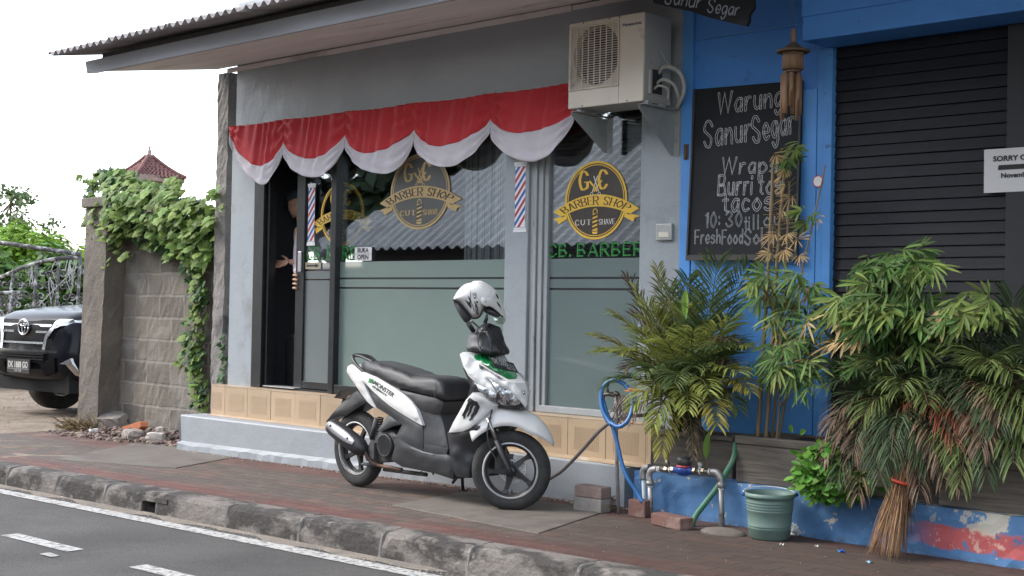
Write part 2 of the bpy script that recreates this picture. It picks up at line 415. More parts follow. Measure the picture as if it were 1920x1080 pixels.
# white lines on the road, worn
m_line = mat('road_paint', (.46, .45, .43), .8, c2=(.36, .35, .335), scale=30, detail=8, dirt=(.15, .146, .142), dscale=30, dlo=.5, dhi=.6, bump=.3, bscale=200, bdist=.004)
def rd(px, py): return atz(px, py, RZ)
e0, e1 = rd(0, 922), rd(700, 1060.5); el = (e1 - e0); yE = (e0.y + e1.y) / 2
sheet('edge_line', -40, 12, yE - .06, yE + .06, RZ + .004, m_line)
d0, d1 = rd(8, 1004), rd(150, 1032); d2 = rd(250, 1063)
dl = abs(d1.x - d0.x); dp = d2.x - d0.x; yd = (rd(75, 1017).y)
for k in range(-6, 5):
    sheet('lane_dash', d0.x + k * dp, d0.x + k * dp + dl, yd - .055, yd + .055, RZ + .004, m_line)
# kerb of separate cast stones, painted black long ago
def kerb_mat():
    return mat('kerb_stone', (.185, .165, .148), .9, c2=(.05, .044, .04), scale=4.5, lo=.44, hi=.54, detail=10, grain=.3, gscale=70, bump=.8, bscale=40, bdist=.012, dirt=(.24, .215, .19), dscale=9, dlo=.6, dhi=.7, stretch=(.6, 1, 1))
mk = kerb_mat()
m_kj = mat('kerb_mortar', (.30, .28, .255), .9, c2=(.2, .18, .165), scale=20, bump=.8, bscale=50)
kb = MB(); kx = [atz(x, y).x for x, y in ((50, 875), (150, 890), (245, 905), (352, 921), (470, 944), (602, 968), (745, 995), (915, 1022), (1110, 1058))]
xs = [kx[0] - .62 * i for i in range(14, 0, -1)] + kx + [kx[-1] + .62 * i for i in range(1, 14)]
hole = (atz(278, 955, RZ + .02).x, atz(316, 965, RZ + .02).x)
rk = random.Random(5)
def kstone(b, xa, xb, z0, z1, top=True):
    """one stone: vertical foot, rounded upper edge"""
    prof = [(KY1, z0), (KY1 + .004, z0 + (z1 - z0) * .45), (KY1 + .012, z1 - .032), (KY1 + .026, z1 - .008), (KY1 + .05, z1), (KY0 + .02, z1), (KY0 + .02, z0)] if top else [(KY1, z0), (KY1, z1), (KY0 + .02, z1), (KY0 + .02, z0)]
    n = 8; vs = []
    for i in range(n + 1):
        x = xa + (xb - xa) * i / n
        for k, (y, z) in enumerate(prof):
            j = .003 if 1 <= k <= 4 else 0
            ee = .012 if i in (0, n) and k in (2, 3, 4) else 0
            vs.append((x, y + rk.uniform(-j, j) + ee, gz(x) + z + rk.uniform(-j, j) - ee))
    m_ = len(prof)
    fs = [(i * m_ + k, i * m_ + (k + 1) % m_, (i + 1) * m_ + (k + 1) % m_, (i + 1) * m_ + k) for i in range(n) for k in range(m_)] + [list(range(m_)), list(range(n * m_, n * m_ + m_))[::-1]]
    b.add(vs, fs)
for i in range(len(xs) - 1):
    xa, xb = xs[i] + .012, xs[i + 1] - .012
    kb.cm = 0
    if xa < hole[0] < xb:
        kstone(kb, xa, hole[0], RZ - .03, .012); kstone(kb, hole[1], xb, RZ - .03, .012); kstone(kb, hole[0], hole[1], -.055, .012)
    else: kstone(kb, xa, xb, RZ - .03, .012)
    kb.cm = 1; kstone(kb, xs[i] - .012, xs[i] + .012, RZ - .03, .007)
tag(kb.build('kerb', [mk, m_kj]), kind='structure')
# grit and litter gathered along the foot of the kerb
m_grit = mat('grit', (.30, .26, .21), .95, island=.5)
gb = MB(); rg = random.Random(11)
def stone(b, c, r, rnd, flat=.6):
    bm = bmesh.new(); bmesh.ops.create_icosphere(bm, subdivisions=1, radius=1)
    a = rnd.uniform(0, 6.28); ca, sa = math.cos(a), math.sin(a); sx_, sy_ = rnd.uniform(.7, 1.4), rnd.uniform(.6, 1.1)
    for v in bm.verts:
        k = rnd.uniform(.75, 1.15); x, y, z = v.co.x * r * sx_ * k, v.co.y * r * sy_ * k, v.co.z * r * flat * k
        v.co = V(c) + V((x * ca - y * sa, x * sa + y * ca, z))
    b.bm(bm)
for _ in range(1500):
    x = rg.uniform(-7, 3.0); y = KY1 - abs(rg.gauss(0, .05)) - .004
    stone(gb, (x, y, gz(x) + RZ + .002), rg.uniform(.0025, .008), rg, .5)
for _ in range(420):
    x = rg.uniform(-4.6, 3.4); y = rg.uniform(-1.0, .55)
    stone(gb, (x, y, gz(x) + .002), rg.uniform(.0015, .004), rg, .5)
for _ in range(500):
    x = rg.uniform(-4.6, .5); y = .60 - abs(rg.gauss(0, .035))
    stone(gb, (x, y, gz(x) + .003), rg.uniform(.003, .011), rg, .6)
tag(gb.build('grit', m_grit), kind='stuff', label='loose grit along the kerb and the plinth', cat='grit')
# a little sand strip in the gutter
m_sand = mat('gutter_sand', (.25, .21, .17), .95, c2=(.17, .15, .13), scale=7, grain=.4, gscale=90)
b = MB(); n = 160
b.grid(lambda u, v: (-9 + 13 * u, KY1 + .012 - v * (.075 + .05 * math.sin(u * 61) * math.sin(u * 23) + .03 * math.sin(u * 140)), gz(-9 + 13 * u) + RZ + .012 * (1 - v) + .002), n, 2)
tag(b.build('gutter_sand', m_sand), kind='structure')
# ================================================================== the barber shop
YW, YT, YS, YG = .95, .84, .62, .995      # wall, tiled plinth, step, glass planes
def wx(px, py=450, Y=YW): return aty(px, py, Y).x
m_wall = mat('wall_paint_grey', (.30, .33, .355), .55, c2=(.262, .288, .312), scale=2.2, detail=8, bump=.35, bscale=5, bdist=.02, grain=.06, gscale=60, dirt=(.20, .21, .21), dscale=3, dlo=.56, dhi=.74)
m_trim = mat('wall_paint_pale', (.40, .42, .43), .5, c2=(.35, .37, .38), scale=9, dirt=(.2, .2, .2), dscale=22, dlo=.66, dhi=.7, bump=.2, bscale=30)
m_black = mat('black_aluminium', (.012, .013, .015), .35, c2=(.02, .021, .023), scale=12)
m_frost = mat('frosted_film', (.185, .245, .22), .32, c2=(.165, .222, .2), scale=.9, dirt=(.18, .225, .207), dscale=1.6, dlo=.5, dhi=.75, spec=.6)
m_frost2 = mat('frosted_film_dark', (.132, .172, .17), .3, c2=(.118, .157, .155), scale=1.5, spec=.6)
def glass_mat(name, tint=(.9, .92, .92), refl=.16):
    m = bpy.data.materials.new(name); m.use_nodes = True; t = m.node_tree; L = t.links.new
    for n in list(t.nodes):
        if n.type == 'BSDF_PRINCIPLED': t.nodes.remove(n)
    out = t.nodes['Material Output']; tr = _n(t, 'ShaderNodeBsdfTransparent'); tr.inputs[0].default_value = (*tint, 1)
    gl = _n(t, 'ShaderNodeBsdfGlossy'); gl.inputs['Roughness'].default_value = .015; gl.inputs[0].default_value = (.92, .95, 1, 1)
    fr = _n(t, 'ShaderNodeLayerWeight'); fr.inputs[0].default_value = .35
    a = _n(t, 'ShaderNodeMath', operation='MULTIPLY_ADD'); a.inputs[1].default_value = .5; a.inputs[2].default_value = refl; L(fr.outputs['Fresnel'], a.inputs[0])
    mx = _n(t, 'ShaderNodeMixShader'); L(a.outputs[0], mx.inputs[0]); L(tr.outputs[0], mx.inputs[1]); L(gl.outputs[0], mx.inputs[2]); L(mx.outputs[0], out.inputs[0])
    return m
m_glass = glass_mat('window_glass', refl=.10)
m_dglass = glass_mat('door_glass', refl=.02)
def polished(m, k):
    b = m.node_tree.nodes['Principled BSDF']; b.inputs['Coat Weight'].default_value = k; b.inputs['Coat Roughness'].default_value = .03; b.inputs['Coat IOR'].default_value = 1.6
polished(m_frost, .7); polished(m_frost2, .5)
xL, xDoor, xDs, xMul0, xMul1, xP0, xP1, xJ, xW1, xR = wx(432), wx(477), wx(566), wx(617), wx(631), wx(947), wx(990), wx(1018), wx(1199), wx(1276, 400)
ZF, ZH, ZLED, ZTOP = .535, 2.70, 2.87, 4.0
shop = thing('barber_shop', 'grey painted barber shop with frosted windows, tiled plinth and corrugated roof', 'shop', (0, YW, 0))
b = MB()
b.box(xL, xDoor, YW, YW + .2, ZF - .3, ZLED, .006)                 # left pier
b.box(xP0, xP1, YW - .004, YW + .2, ZF - .3, ZLED, .006)            # middle pillar
b.box(xW1, xR, YW, YW + .25, .1, ZLED + .02, .006)                  # right pier
b.box(xDoor + .001, xP0 - .001, YW + .001, YW + .18, ZH, ZLED - .001)
b.box(xP1 + .001, xW1 - .001, YW + .001, YW + .18, ZH, ZLED - .001)
b.box(xL, xL + .15, YW + .2, 6, -.2, ZTOP)                          # flank
b.box(xL, xR, 5.8, 6, -.2, ZTOP)
b.build('wall', m_wall, shop)
b = MB(); b.box(xL + .006, xR - .002, YW + .03, YW + .2, ZLED + .003, ZTOP); b.build('upper_wall', mat('wall_paint_upper', (.37, .40, .43), .4, c2=(.32, .35, .375), scale=1.6, detail=8, bump=.5, bscale=3.5, bdist=.03), shop)
b = MB(); b.box(xL - .025, xW1 + .01, YW - .018, YW + .05, ZLED - .035, ZLED, .004); b.build('ledge', m_trim, shop)
# step of painted concrete with a crumbling foot
m_step = mat('step_paint', (.33, .353, .38), .6, c2=(.295, .313, .336), scale=3, detail=9, bump=.4, bscale=14, bdist=.012, dirt=(.33, .32, .31), dscale=6, dlo=.62, dhi=.72, grain=.08, gscale=90)
sl, sr = aty(338, 800, YS).x, aty(1187, 900, YS + .12).x
b = MB(); ns = 60; rs = random.Random(2)
def stp(u, v):
    x = sl + (sr - sl) * u; yo = YS + .1 * max(0, u - .3) * 1.2
    prof = [(yo - .015 + rs.uniform(-.008, .008), -.12), (yo - .012 + rs.uniform(-.006, .006), .055 + rs.uniform(-.01, .01)), (yo + .004, .085), (yo, .25), (yo + .012, .262), (YT + .04, .262)]
    k = min(5, int(round(v * 5))); y, z = prof[k]
    return (x - (.03 if u == 0 and k < 2 else 0), y, z + gz(x) * (1 if k < 3 else 0))
b.grid(stp, ns, 5, smooth=False)
yo = YS
b.poly([(sl, YS - .015, -.15), (sl, YT + .04, -.15), (sl, YT + .04, .262), (sl, YS, .25)])
b.build('step', m_step, shop)
b = MB(); b.box(sl + .02, sr, YS + .03, YT + .05, -.2, .255); b.build('step_core', m_step, shop)
# tiled plinth
m_tile = mat('beige_tile', (.45, .34, .232), .35, c2=(.415, .31, .21), scale=2.5, island=.09, dirt=(.34, .25, .165), dscale=6, dlo=.62, dhi=.8, spec=.4)
m_tilei = mat('ribbed_tile', (.445, .333, .225), .4, c2=(.41, .305, .205), scale=3, island=.04)
m_grout = mat('tile_grout', (.46, .40, .32), .9, c2=(.30, .25, .2), scale=14)
tx0, tx1 = wx(396.4, 750, YT), wx(1221.5, 830, YT)
tw = .3375
b = MB(); b.box(tx0 + .003, tx1 - .003, YT + .006, 1.6, .2, ZF - .004); b.build('plinth_core', m_grout, shop)
b = MB(); bi = MB(); bt = MB()
edges = [tx0]; x = wx(422, 750, YT)
while x < tx1 - .02: edges.append(x); x += tw
edges.append(tx1)
rt = random.Random(9)
for i in range(len(edges) - 1):
    xa, xb = edges[i] + .002, edges[i + 1] - .002; yo = rt.uniform(-.0015, .0015)
    b.box(xa, xb, YT - .002 + yo, YT + .012, .268, ZF - .012, .002)
    bt.box(xa, xb, YT - .004, YW + .12, ZF - .010, ZF - .001, .001)
    mx_, mz = .055, .05; x0, x1 = xa + (mx_ if i else -.0), xb - (mx_ if i < len(edges) - 2 else .02)
    if xb - xa < tw * .5: x0, x1 = xa + .01, xb - .03
    grid_ = edges[i] > -1.6
    nr = 17 if not grid_ else 20
    for k in range(nr):
        z0 = .268 + mz + k * (ZF - .28 - 2 * mz) / nr; hh = (ZF - .28 - 2 * mz) / nr * .62
        if not grid_: bi.box(x0, x1, YT - .0038 + yo, YT, z0, z0 + hh)
        else:
            nc = 13
            for c in range(nc):
                q = x0 + c * (x1 - x0) / nc; bi.box(q, q + (x1 - x0) / nc * .7, YT - .0038 + yo, YT, z0, z0 + hh)
b.build('plinth_tile', m_tile, shop); bi.build('tile_relief', m_tilei, shop); bt.build('sill_tile', m_tile, shop)
b = MB(); n = 30
b.grid(lambda u, v: (tx0 + (tx1 - tx0) * u, [YT + .002, YT - .03 - .05 * u, YT - .05 - .09 * u][min(2, int(round(v * 2)))], [.272, .262, .2635][min(2, int(round(v * 2)))]), n, 2, smooth=False)
b.build('tile_skirt', mat('skirt_tile', (.47, .35, .235), .5, c2=(.36, .28, .2), scale=5, dirt=(.55, .5, .44), dscale=7, dlo=.6, dhi=.62), shop)
# ---- black aluminium shop front
b = MB(); zb = ZF + .002
def zat(px, py, Y=YW): return aty(px, py, Y).z
b.box(xDoor, wx(495), YW - .01, YG + .05, zb, ZH - .001, .003)
b.box(wx(497.5), wx(501), YW + .02, YG + .05, zb, ZH - .002)
b.box(xMul0 + .03, xMul1, YW - .012, YG + .03, zb, ZH - .001, .003)
b.box(xMul1, xP0 - .002, YW - .005, YG + .03, zb, zb + .075, .003)
b.box(xMul1, xP0 - .002, YW - .005, YG + .03, ZH - .07, ZH - .001, .003)
b.box(xDoor, xMul1, YW - .008, YG + .05, ZH - .08, ZH - .0005, .003)
b.box(wx(502), xMul0 + .03, YW + .02, YG + .08, zb - .0005, zb + .012)
b.build('shopfront_frame', m_black, shop)
b = MB(); b.box(wx(502), wx(560), YW - .02, YG + .06, zb + .013, zb + .02); b.build('door_track', mat('track_aluminium', (.62, .63, .65), .35, metal=.6), shop)
zf = zat(640, 491, YG)          # top of the frosted film
f1, f2, f3, f4 = zat(760, 520, YG), zat(760, 523.5, YG), zat(760, 538.5, YG), zat(760, 542, YG)
def pane(name, x0, x1, z0, z1, Y, mg, mf, top=None):
    g = MB(); g.box(x0, x1, Y, Y + .006, zf, z1); p = g.build(name, mg, shop)
    f = MB()
    for a, c in ((z0, f4), (f3, f2), (f1, zf)): f.box(x0, x1, Y, Y + .006, a, c - .0005)
    f.build('frosted_film', mf, p)
    k = MB()
    for a, c in ((f4, f3), (f2, f1)): k.box(x0, x1, Y + .003, Y + .005, a, c)
    k.build('clear_stripe', m_black, p)
    return p
m_frost_door = mat('frosted_film_door', (.145, .17, .172), .32, c2=(.13, .153, .155), scale=1.4); polished(m_frost_door, .5)
win_l = pane('window_pane', xMul1 - .01, xP0 + .003, zb + .06, ZH - .05, YG, m_glass, m_frost)
win_r = pane('window_pane', xJ - .02, xW1 + .01, ZF + .05, ZH + .05, YG + .03, m_glass, m_frost2)
YD = YG + .028                                                     # the sliding door runs behind
dx0, dx1 = wx(556, 600, YD), wx(632, 600, YD)
b = MB()
b.box(dx0, wx(571, 600, YD), YD - .02, YD + .02, zb + .02, ZH - .05, .003)
b.box(wx(620, 600, YD), dx1, YD - .02, YD + .02, zb + .02, ZH - .05, .003)
b.box(wx(571, 600, YD), wx(620, 600, YD), YD - .018, YD + .018, zb + .02, zb + .08, .003)
door = b.build('sliding_door', m_black, shop)
def dpane():
    x0, x1 = wx(570, 600, YD), wx(622, 600, YD); zfd = zat(600, 493, YD)
    g = MB(); g.box(x0, x1, YD, YD + .005, zfd, ZH - .06); g.build('door_glass', m_dglass, door)
    f = MB(); a1, a2, a3, a4 = zat(600, 505.5, YD), zat(600, 508, YD), zat(600, 523, YD), zat(600, 525.5, YD)
    f.box(x0, x1, YD, YD + .005, zb + .07, a4); f.box(x0, x1, YD, YD + .005, a3, a2); f.box(x0, x1, YD, YD + .005, a1, zfd - .0005)
    f.build('door_film', m_frost_door, door)
    h = MB(); c = aty(562, 490, YD - .03); h.box(c.x - .025, c.x + .02, YD - .034, YD - .02, c.z - .09, c.z + .085, .004); h.build('pull_handle', mat('steel', (.6, .6, .62), .3, metal=.9, c2=(.5, .5, .52), scale=30), door)
dpane()
# right window: painted timber jambs and sill
b = MB()
b.box(xP1 + .001, wx(1001), YW + .02, YG + .06, ZF, ZH - .002, .004)
b.box(wx(1002), wx(1010), YW + .035, YG + .06, ZF, ZH - .002, .004)
b.box(wx(1011), xJ, YW + .05, YG + .06, ZF + .04, ZH - .002, .004)
b.box(wx(1011), xW1 - .001, YW + .028, YG + .06, ZF + .001, ZF + .048, .004)
b.build('window_frame', mat('frame_paint', (.33, .35, .365), .5, c2=(.28, .30, .315), scale=10, bump=.3, bscale=25, dirt=(.16, .16, .16), dscale=18, dlo=.65, dhi=.7, stretch=(1, 1, .25)), shop)
# dark room behind
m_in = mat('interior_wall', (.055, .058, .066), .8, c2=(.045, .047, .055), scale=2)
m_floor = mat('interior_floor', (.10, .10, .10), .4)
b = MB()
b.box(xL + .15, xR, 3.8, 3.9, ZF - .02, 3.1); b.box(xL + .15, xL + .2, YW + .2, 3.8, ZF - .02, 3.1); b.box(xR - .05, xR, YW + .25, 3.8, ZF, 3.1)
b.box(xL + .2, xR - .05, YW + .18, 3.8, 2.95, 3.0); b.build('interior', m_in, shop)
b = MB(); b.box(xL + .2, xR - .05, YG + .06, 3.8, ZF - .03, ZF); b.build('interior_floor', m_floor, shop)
# ---- roof: corrugated fibre-cement over a fascia and a sloping soffit
m_fibre = mat('fibre_cement', (.38, .35, .35), .9, c2=(.27, .25, .25), scale=4, detail=9, bump=.4, bscale=30, stretch=(.5, 1, 1))
m_fascia = mat('fascia_paint', (.34, .345, .375), .6, c2=(.30, .305, .33), scale=5, stretch=(.3, 1, 1))
m_soffit = mat('soffit_board', (.84, .79, .78), .8, c2=(.72, .67, .66), scale=2.5, detail=8, stretch=(.25, 1.5, 1), dirt=(.33, .29, .26), dscale=3, dlo=.58, dhi=.72)
YF = -.26
fz0, fz1 = aty(180, 136, YF).z, aty(180, 118, YF).z
fzr = aty(560, 67.5, YF).z; fx0 = aty(163, 130, YF).x; FXR = 3.4
slope = (aty(480, 83, YF).z - fz0) / (aty(480, 83, YF).x - aty(180, 136, YF).x)
b = MB()
b.prism([(fx0, YF, fz0 + .01), (fx0 + .14, YF, fz0), (FXR, YF, fz0), (FXR, YF, fz0 + .125), (fx0 - .03, YF, fz0 + .115)], (0, .025, 0)); b.build('fascia', m_fascia, shop)
sxl = aty(402, 126, YW).x
b = MB()
b.add([(fx0 + .16, YF + .025, fz0 + .012), (FXR, YF + .025, fz0 + .012), (FXR, YW + .03, 3.42), (sxl, YW + .03, 3.43), (fx0 + .16, YF + .025, fz0 + .03), (FXR, YF + .025, fz0 + .03), (FXR, YW + .03, 3.45), (sxl, YW + .03, 3.45)],
      [(0, 1, 2, 3), (7, 6, 5, 4), (0, 3, 7, 4)])
b.build('soffit', m_soffit, shop)
b = MB(); b.box(sxl + .2, -.4, YW + .0, YW + .03, 3.375, 3.415, .003); b.box(-.39, FXR, YW + .0, YW + .03, 3.38, 3.41, .003); b.build('soffit_batten', m_soffit, shop)
YE = -.52                                                            # eave of the sheets
ez = aty(96, 107, YE).z; ex0 = aty(90, 107, YE).x
pitch_ = .17; wl = .105; am = .019
def corr(u, v):
    x = ex0 + (FXR - ex0) * u; y = YE + 5.5 * v
    k = int((x - ex0) / .94); lap = .012 * (k % 2)
    return (x, y + .02 * math.sin(k * 2.3) * (1 if v == 0 else 0), ez + .03 + (y - YE) * pitch_ + am * math.sin(2 * math.pi * (x - ex0) / wl) + lap)
b = MB(); nx_ = int((FXR - ex0) / wl * 10)
b.grid(corr, nx_, 6); b.build('roof_sheet', m_fibre, shop, solid=.009)
b = MB(); b.box(fx0 + .2, FXR, YF + .03, YF + .10, fz0 + .10, fz0 + .165); b.build('roof_purlin', mat('dark_timber', (.10, .09, .085), .8, c2=(.07, .065, .06), scale=6), shop)
# electricity meter box / vent on the right pier
b = MB(); c = aty(1245, 435, YW - .02); b.box(c.x - .065, c.x + .065, YW - .025, YW, c.z - .055, c.z + .055, .006)
mb_ = b.build('meter_plate', mat('plate_grey', (.42, .42, .41), .4, metal=.3, c2=(.36, .36, .35), scale=20), shop)
b = MB(); b.box(c.x - .04, c.x + .045, YW - .029, YW - .0245, c.z - .035, c.z - .002, .002); b.build('paper_label', mat('label_cream', (.6, .57, .47), .6), mb_)
# ================================================================== the blue warung
m_blue = mat('blue_paint', (.07, .26, .70), .5, c2=(.06, .225, .61), scale=2.5, detail=8, bump=.15, bscale=12, dirt=(.035, .10, .26), dscale=7, dlo=.64, dhi=.74)
m_blue2 = mat('blue_paint_light', (.08, .28, .66), .5, c2=(.07, .245, .58), scale=4, dirt=(.04, .12, .28), dscale=16, dlo=.66, dhi=.7)
m_chip = mat('black_timber', (.009, .0095, .014), .5, c2=(.012, .013, .018), scale=6, stretch=(.3, 1, 4), dirt=(.28, .27, .26), dscale=24, dlo=.745, dhi=.76, bump=.2, bscale=30, spec=.25)
warung = thing('warung', 'blue painted timber food stall front with a black boarded shutter', 'food stall', (1.7, YW, 0))
xB0, xS0, xS1 = xR + .002, wx(1561, 300), wx(1886, 300)
YBm = .665
zBm, zBm1 = aty(1504, 77, YBm).z, 3.9
xBm = aty(1504, 77, YBm).x
b = MB()
b.box(xB0, xS0 - .04, YW + .012, YW + .12, 0, 4)
b.box(xB0, 8, YW + .1, YW + .2, 0, 4)
b.build('wall', m_blue, warung)
b = MB(); b.box(xBm, 8, YBm, YW + .01, zBm, zBm1, .006); b.box(xBm + .0, 8, YBm - .012, YBm + .01, zBm + .14, zBm1, .004); b.build('beam', m_blue, warung)
zTop = aty(1300, 158).z
b = MB()
b.box(xB0, wx(1298, 300), YW - .012, YW + .02, 0, 4, .003)                    # hinge post
b.box(wx(1532, 300), wx(1544, 300), YW - .004, YW + .02, 0, zBm, .003)
b.box(wx(1545, 300), xS0, YW - .016, YW + .06, 0, zBm - .001, .004)            # door jamb by the shutter
b.box(wx(1299), wx(1531), YW - .002, YW + .02, zat(1400, 62), zat(1400, 62) + .012)
b.build('door_frame', m_blue2, warung)
b = MB()
xd0, xd1 = wx(1299.5, 300), wx(1531, 300)
zs = zat(1450, 578)
for a, c in ((.05, zs - .004), (zs + .004, zat(1300, 192))): b.box(xd0, xd1, YW - .006, YW + .02, a, c, .003)
dr = b.build('door', m_blue2, warung)
b = MB(); c = aty(1287, 285, YW - .012); b.tube([(c.x, YW - .016, c.z - .05), (c.x, YW - .016, c.z + .05)], .009, 10); b.box(c.x - .02, c.x + .02, YW - .0145, YW - .012, c.z - .05, c.z + .05)
b.build('hinge', mat('rusty_iron', (.10, .07, .055), .7, metal=.3, c2=(.16, .09, .06), scale=30), dr)
# boarded shutter
sh = MB(); zc = zBm - .002; h = .0665; k = 0; rsh = random.Random(4)
while zc > -.02:
    t = rsh.uniform(-.0012, .0012)
    sh.add([(xS0 + .001, YW + .032 + t, zc), (xS1, YW + .032 + t, zc), (xS1, YW + .02 + t, zc - h + .005), (xS0 + .001, YW + .02 + t, zc - h + .005), (xS1, YW + .045, zc - h), (xS0 + .001, YW + .045, zc - h)], [(0, 1, 2, 3), (3, 2, 4, 5)])
    zc -= h
sh.build('shutter', m_chip, warung)
b = MB(); b.box(xS1 + .002, 8, YW - .002, YW + .06, 0, zBm - .001, .003); b.build('shutter_post', mat('black_post', (.012, .013, .017), .55, c2=(.016, .017, .021), scale=9), warung)
b = MB(); b.box(xB0 + .2, 8, YW + .2, 5, 3.9, 4); b.build('roof', m_fibre, warung)
# wide awning above, unseen, added to shade this side of the street
b = MB(); b.add([(1.5, -2.2, 3.5), (9, -2.2, 3.5), (9, YW, 4.3), (1.5, YW, 4.3), (1.5, -2.2, 3.55), (9, -2.2, 3.55), (9, YW, 4.36), (1.5, YW, 4.36)], [(0, 1, 2, 3), (7, 6, 5, 4), (0, 4, 5, 1), (0, 3, 7, 4), (1, 5, 6, 2)])
b.build('shade_awning', m_fibre, warung)
# round price sticker on the jamb
ds = Decal((0, YW - .0165, 0), (1, 0, 0), (0, 0, 1), (0, -1, 0))
c = aty(1534, 340, YW - .017)
b = MB(); b.lathe([(0, 0), (.036, 0), (.036, .0015), (0, .0015)], (c.x, YW - .0166, c.z), (0, -1, 0), 32, smooth=False); stk = b.build('round_sticker', mat('sticker_red', (.5, .04, .05), .5), warung)
b = MB(); ds.disc(b, c.x, c.z, .030, .0022); st2 = b.build('sticker_face', mat('sticker_white', (.75, .74, .74), .5), stk)
# ---- chalkboard
m_board = mat('chalkboard_black', (.011, .012, .015), .7, spec=.25, c2=(.02, .021, .024), scale=1.6, detail=9)
m_bframe = mat('chalkboard_frame', (.028, .026, .026), .6, c2=(.045, .042, .04), scale=7, stretch=(.3, 1, 1))
m_chalk = mat('chalk', (.50, .50, .51), .95, c2=(.22, .22, .23), scale=60, lo=.42, hi=.7)
m_chalk2 = mat('chalk_faint', (.30, .31, .32), .95, c2=(.13, .13, .14), scale=60, lo=.4, hi=.7)
YC0, YC1 = .935, .895
tl, tr, bl_, br_ = aty(1303, 167.5, YC0), aty(1505, 150.5, YC0), aty(1287.5, 488.6, YC1), aty(1495, 487.5, YC1)
board = thing('chalkboard', 'black chalkboard menu hung on the blue door with white hand lettering', 'chalkboard', tuple(bl_))
bo = bl_; bex = (br_ - bl_); bey = (tl - bl_); bn = bex.cross(bey).normalized()
if bn.y > 0: bn = -bn
bw, bh = bex.length, bey.length; bex = bex / bw; bey = bey / bh
D = Decal(bo, bex, bey, bn)
b = MB(); b.prism([bl_, br_, tr, tl], -bn * .012); b.build('board', m_board, board)
b = MB()
def bar(p, q, wd_):
    p, q = V(p), V(q); d = (q - p).normalized(); s_ = d.cross(bn); b.prism([p, q, q + s_ * wd_, p + s_ * wd_], bn * .012)
bar(bl_ + bn * .001, br_ + bn * .001, -.035); bar(tl + bn * .0012, bl_ + bn * .0012 + bey * .036, -.012); bar(br_ + bn * .0014 + bey * .036, tr + bn * .0014, -.012)
fr_ = b.build('board_frame', m_bframe, board)
if False: pass
def bpx(px, py):
    p = atp(px, py, bo, bn) - bo; return p.dot(bex), p.dot(bey)
def chalk_line(text, p0, p1, hpx, mb, fat=.35, wd_=.0042, mono=False, sp=3.4):
    """bubble letters: the outline of every stroke drawn in chalk between photo points p0 and p1 on the board"""
    rr = random.Random(hash(text) % 1000 if False else len(text) * 7 + int(p0[0]))
    x0, y0 = bpx(*p0); x1, y1 = bpx(*p1); L_ = math.hypot(x1 - x0, y1 - y0); ca, sa = (x1 - x0) / L_, (y1 - y0) / L_
    size = abs(bpx(p0[0], p0[1] - hpx)[1] - y0)
    ls, wd = strokes(text, size, sp, 6); k = L_ / wd
    for l in ls:
        l = [(p[0] * k, p[1]) for p in l]
        if len(l) == 2: l = [l[0], ((l[0][0] + l[1][0]) / 2 + rr.uniform(-.003, .003), (l[0][1] + l[1][1]) / 2 + rr.uniform(-.003, .003)), l[1]]
        l = [(x0 + (p[0]) * ca - p[1] * sa + rr.uniform(-.0008, .0008), y0 + p[0] * sa + p[1] * ca + rr.uniform(-.0008, .0008)) for p in l]
        if mono: D.quads(mb, ribbon(l, wd_), .0016); continue
        d = size * fat / 5 * rr.uniform(.85, 1.15); n = len(l); A, B = [], []
        for i in range(n):
            a, c = l[max(i - 1, 0)], l[min(i + 1, n - 1)]; q = math.hypot(c[0] - a[0], c[1] - a[1]) or 1
            nx, ny = -(c[1] - a[1]) / q * d, (c[0] - a[0]) / q * d
            A.append((l[i][0] + nx, l[i][1] + ny)); B.append((l[i][0] - nx, l[i][1] - ny))
        def cap(p, r):
            a = math.atan2(p[1] - r[1], p[0] - r[0])
            return [(p[0] + d * math.cos(a + t), p[1] + d * math.sin(a + t)) for t in (1.57, 1.0, .4, -.4, -1.0, -1.57)]
        loop = A + cap(l[-1], l[-2])[0:] + B[::-1] + cap(l[0], l[1])
        loop.append(loop[0])
        # drop the parts of the outline that fall inside the other strokes of the letter is left to the hand
        D.quads(mb, ribbon(loop, wd_), .0016)
b = MB()
chalk_line('Warung', (1346, 214), (1464, 199), 38, b, .26)
chalk_line('Sanur', (1320, 276), (1406, 264), 46, b, .20)
chalk_line('Segar', (1412, 268), (1488, 250), 46, b, .20)
chalk_line('Wraps', (1354, 327), (1456, 324), 30, b, .24)
chalk_line('Burritos', (1346, 366), (1464, 364), 36, b, .22)
chalk_line('tacos', (1355, 398), (1446, 394), 36, b, .24)
b.build('chalk_lettering', m_chalk, fr_)
b = MB()
chalk_line('10:30', (1321, 427), (1390, 425), 28, b, .2, .004)
chalk_line('till', (1396, 432), (1426, 430), 26, b, .18, .004)
chalk_line('out', (1432, 425), (1480, 421), 26, b, .18, .004)
chalk_line('Fresh', (1303, 457), (1350, 456), 25, b, .18, .004)
chalk_line('Food', (1354, 458), (1392, 457), 26, b, .18, .004)
chalk_line('Sold', (1397, 459), (1448, 456), 27, b, .2, .004)
b.build('chalk_lettering', m_chalk2, fr_)
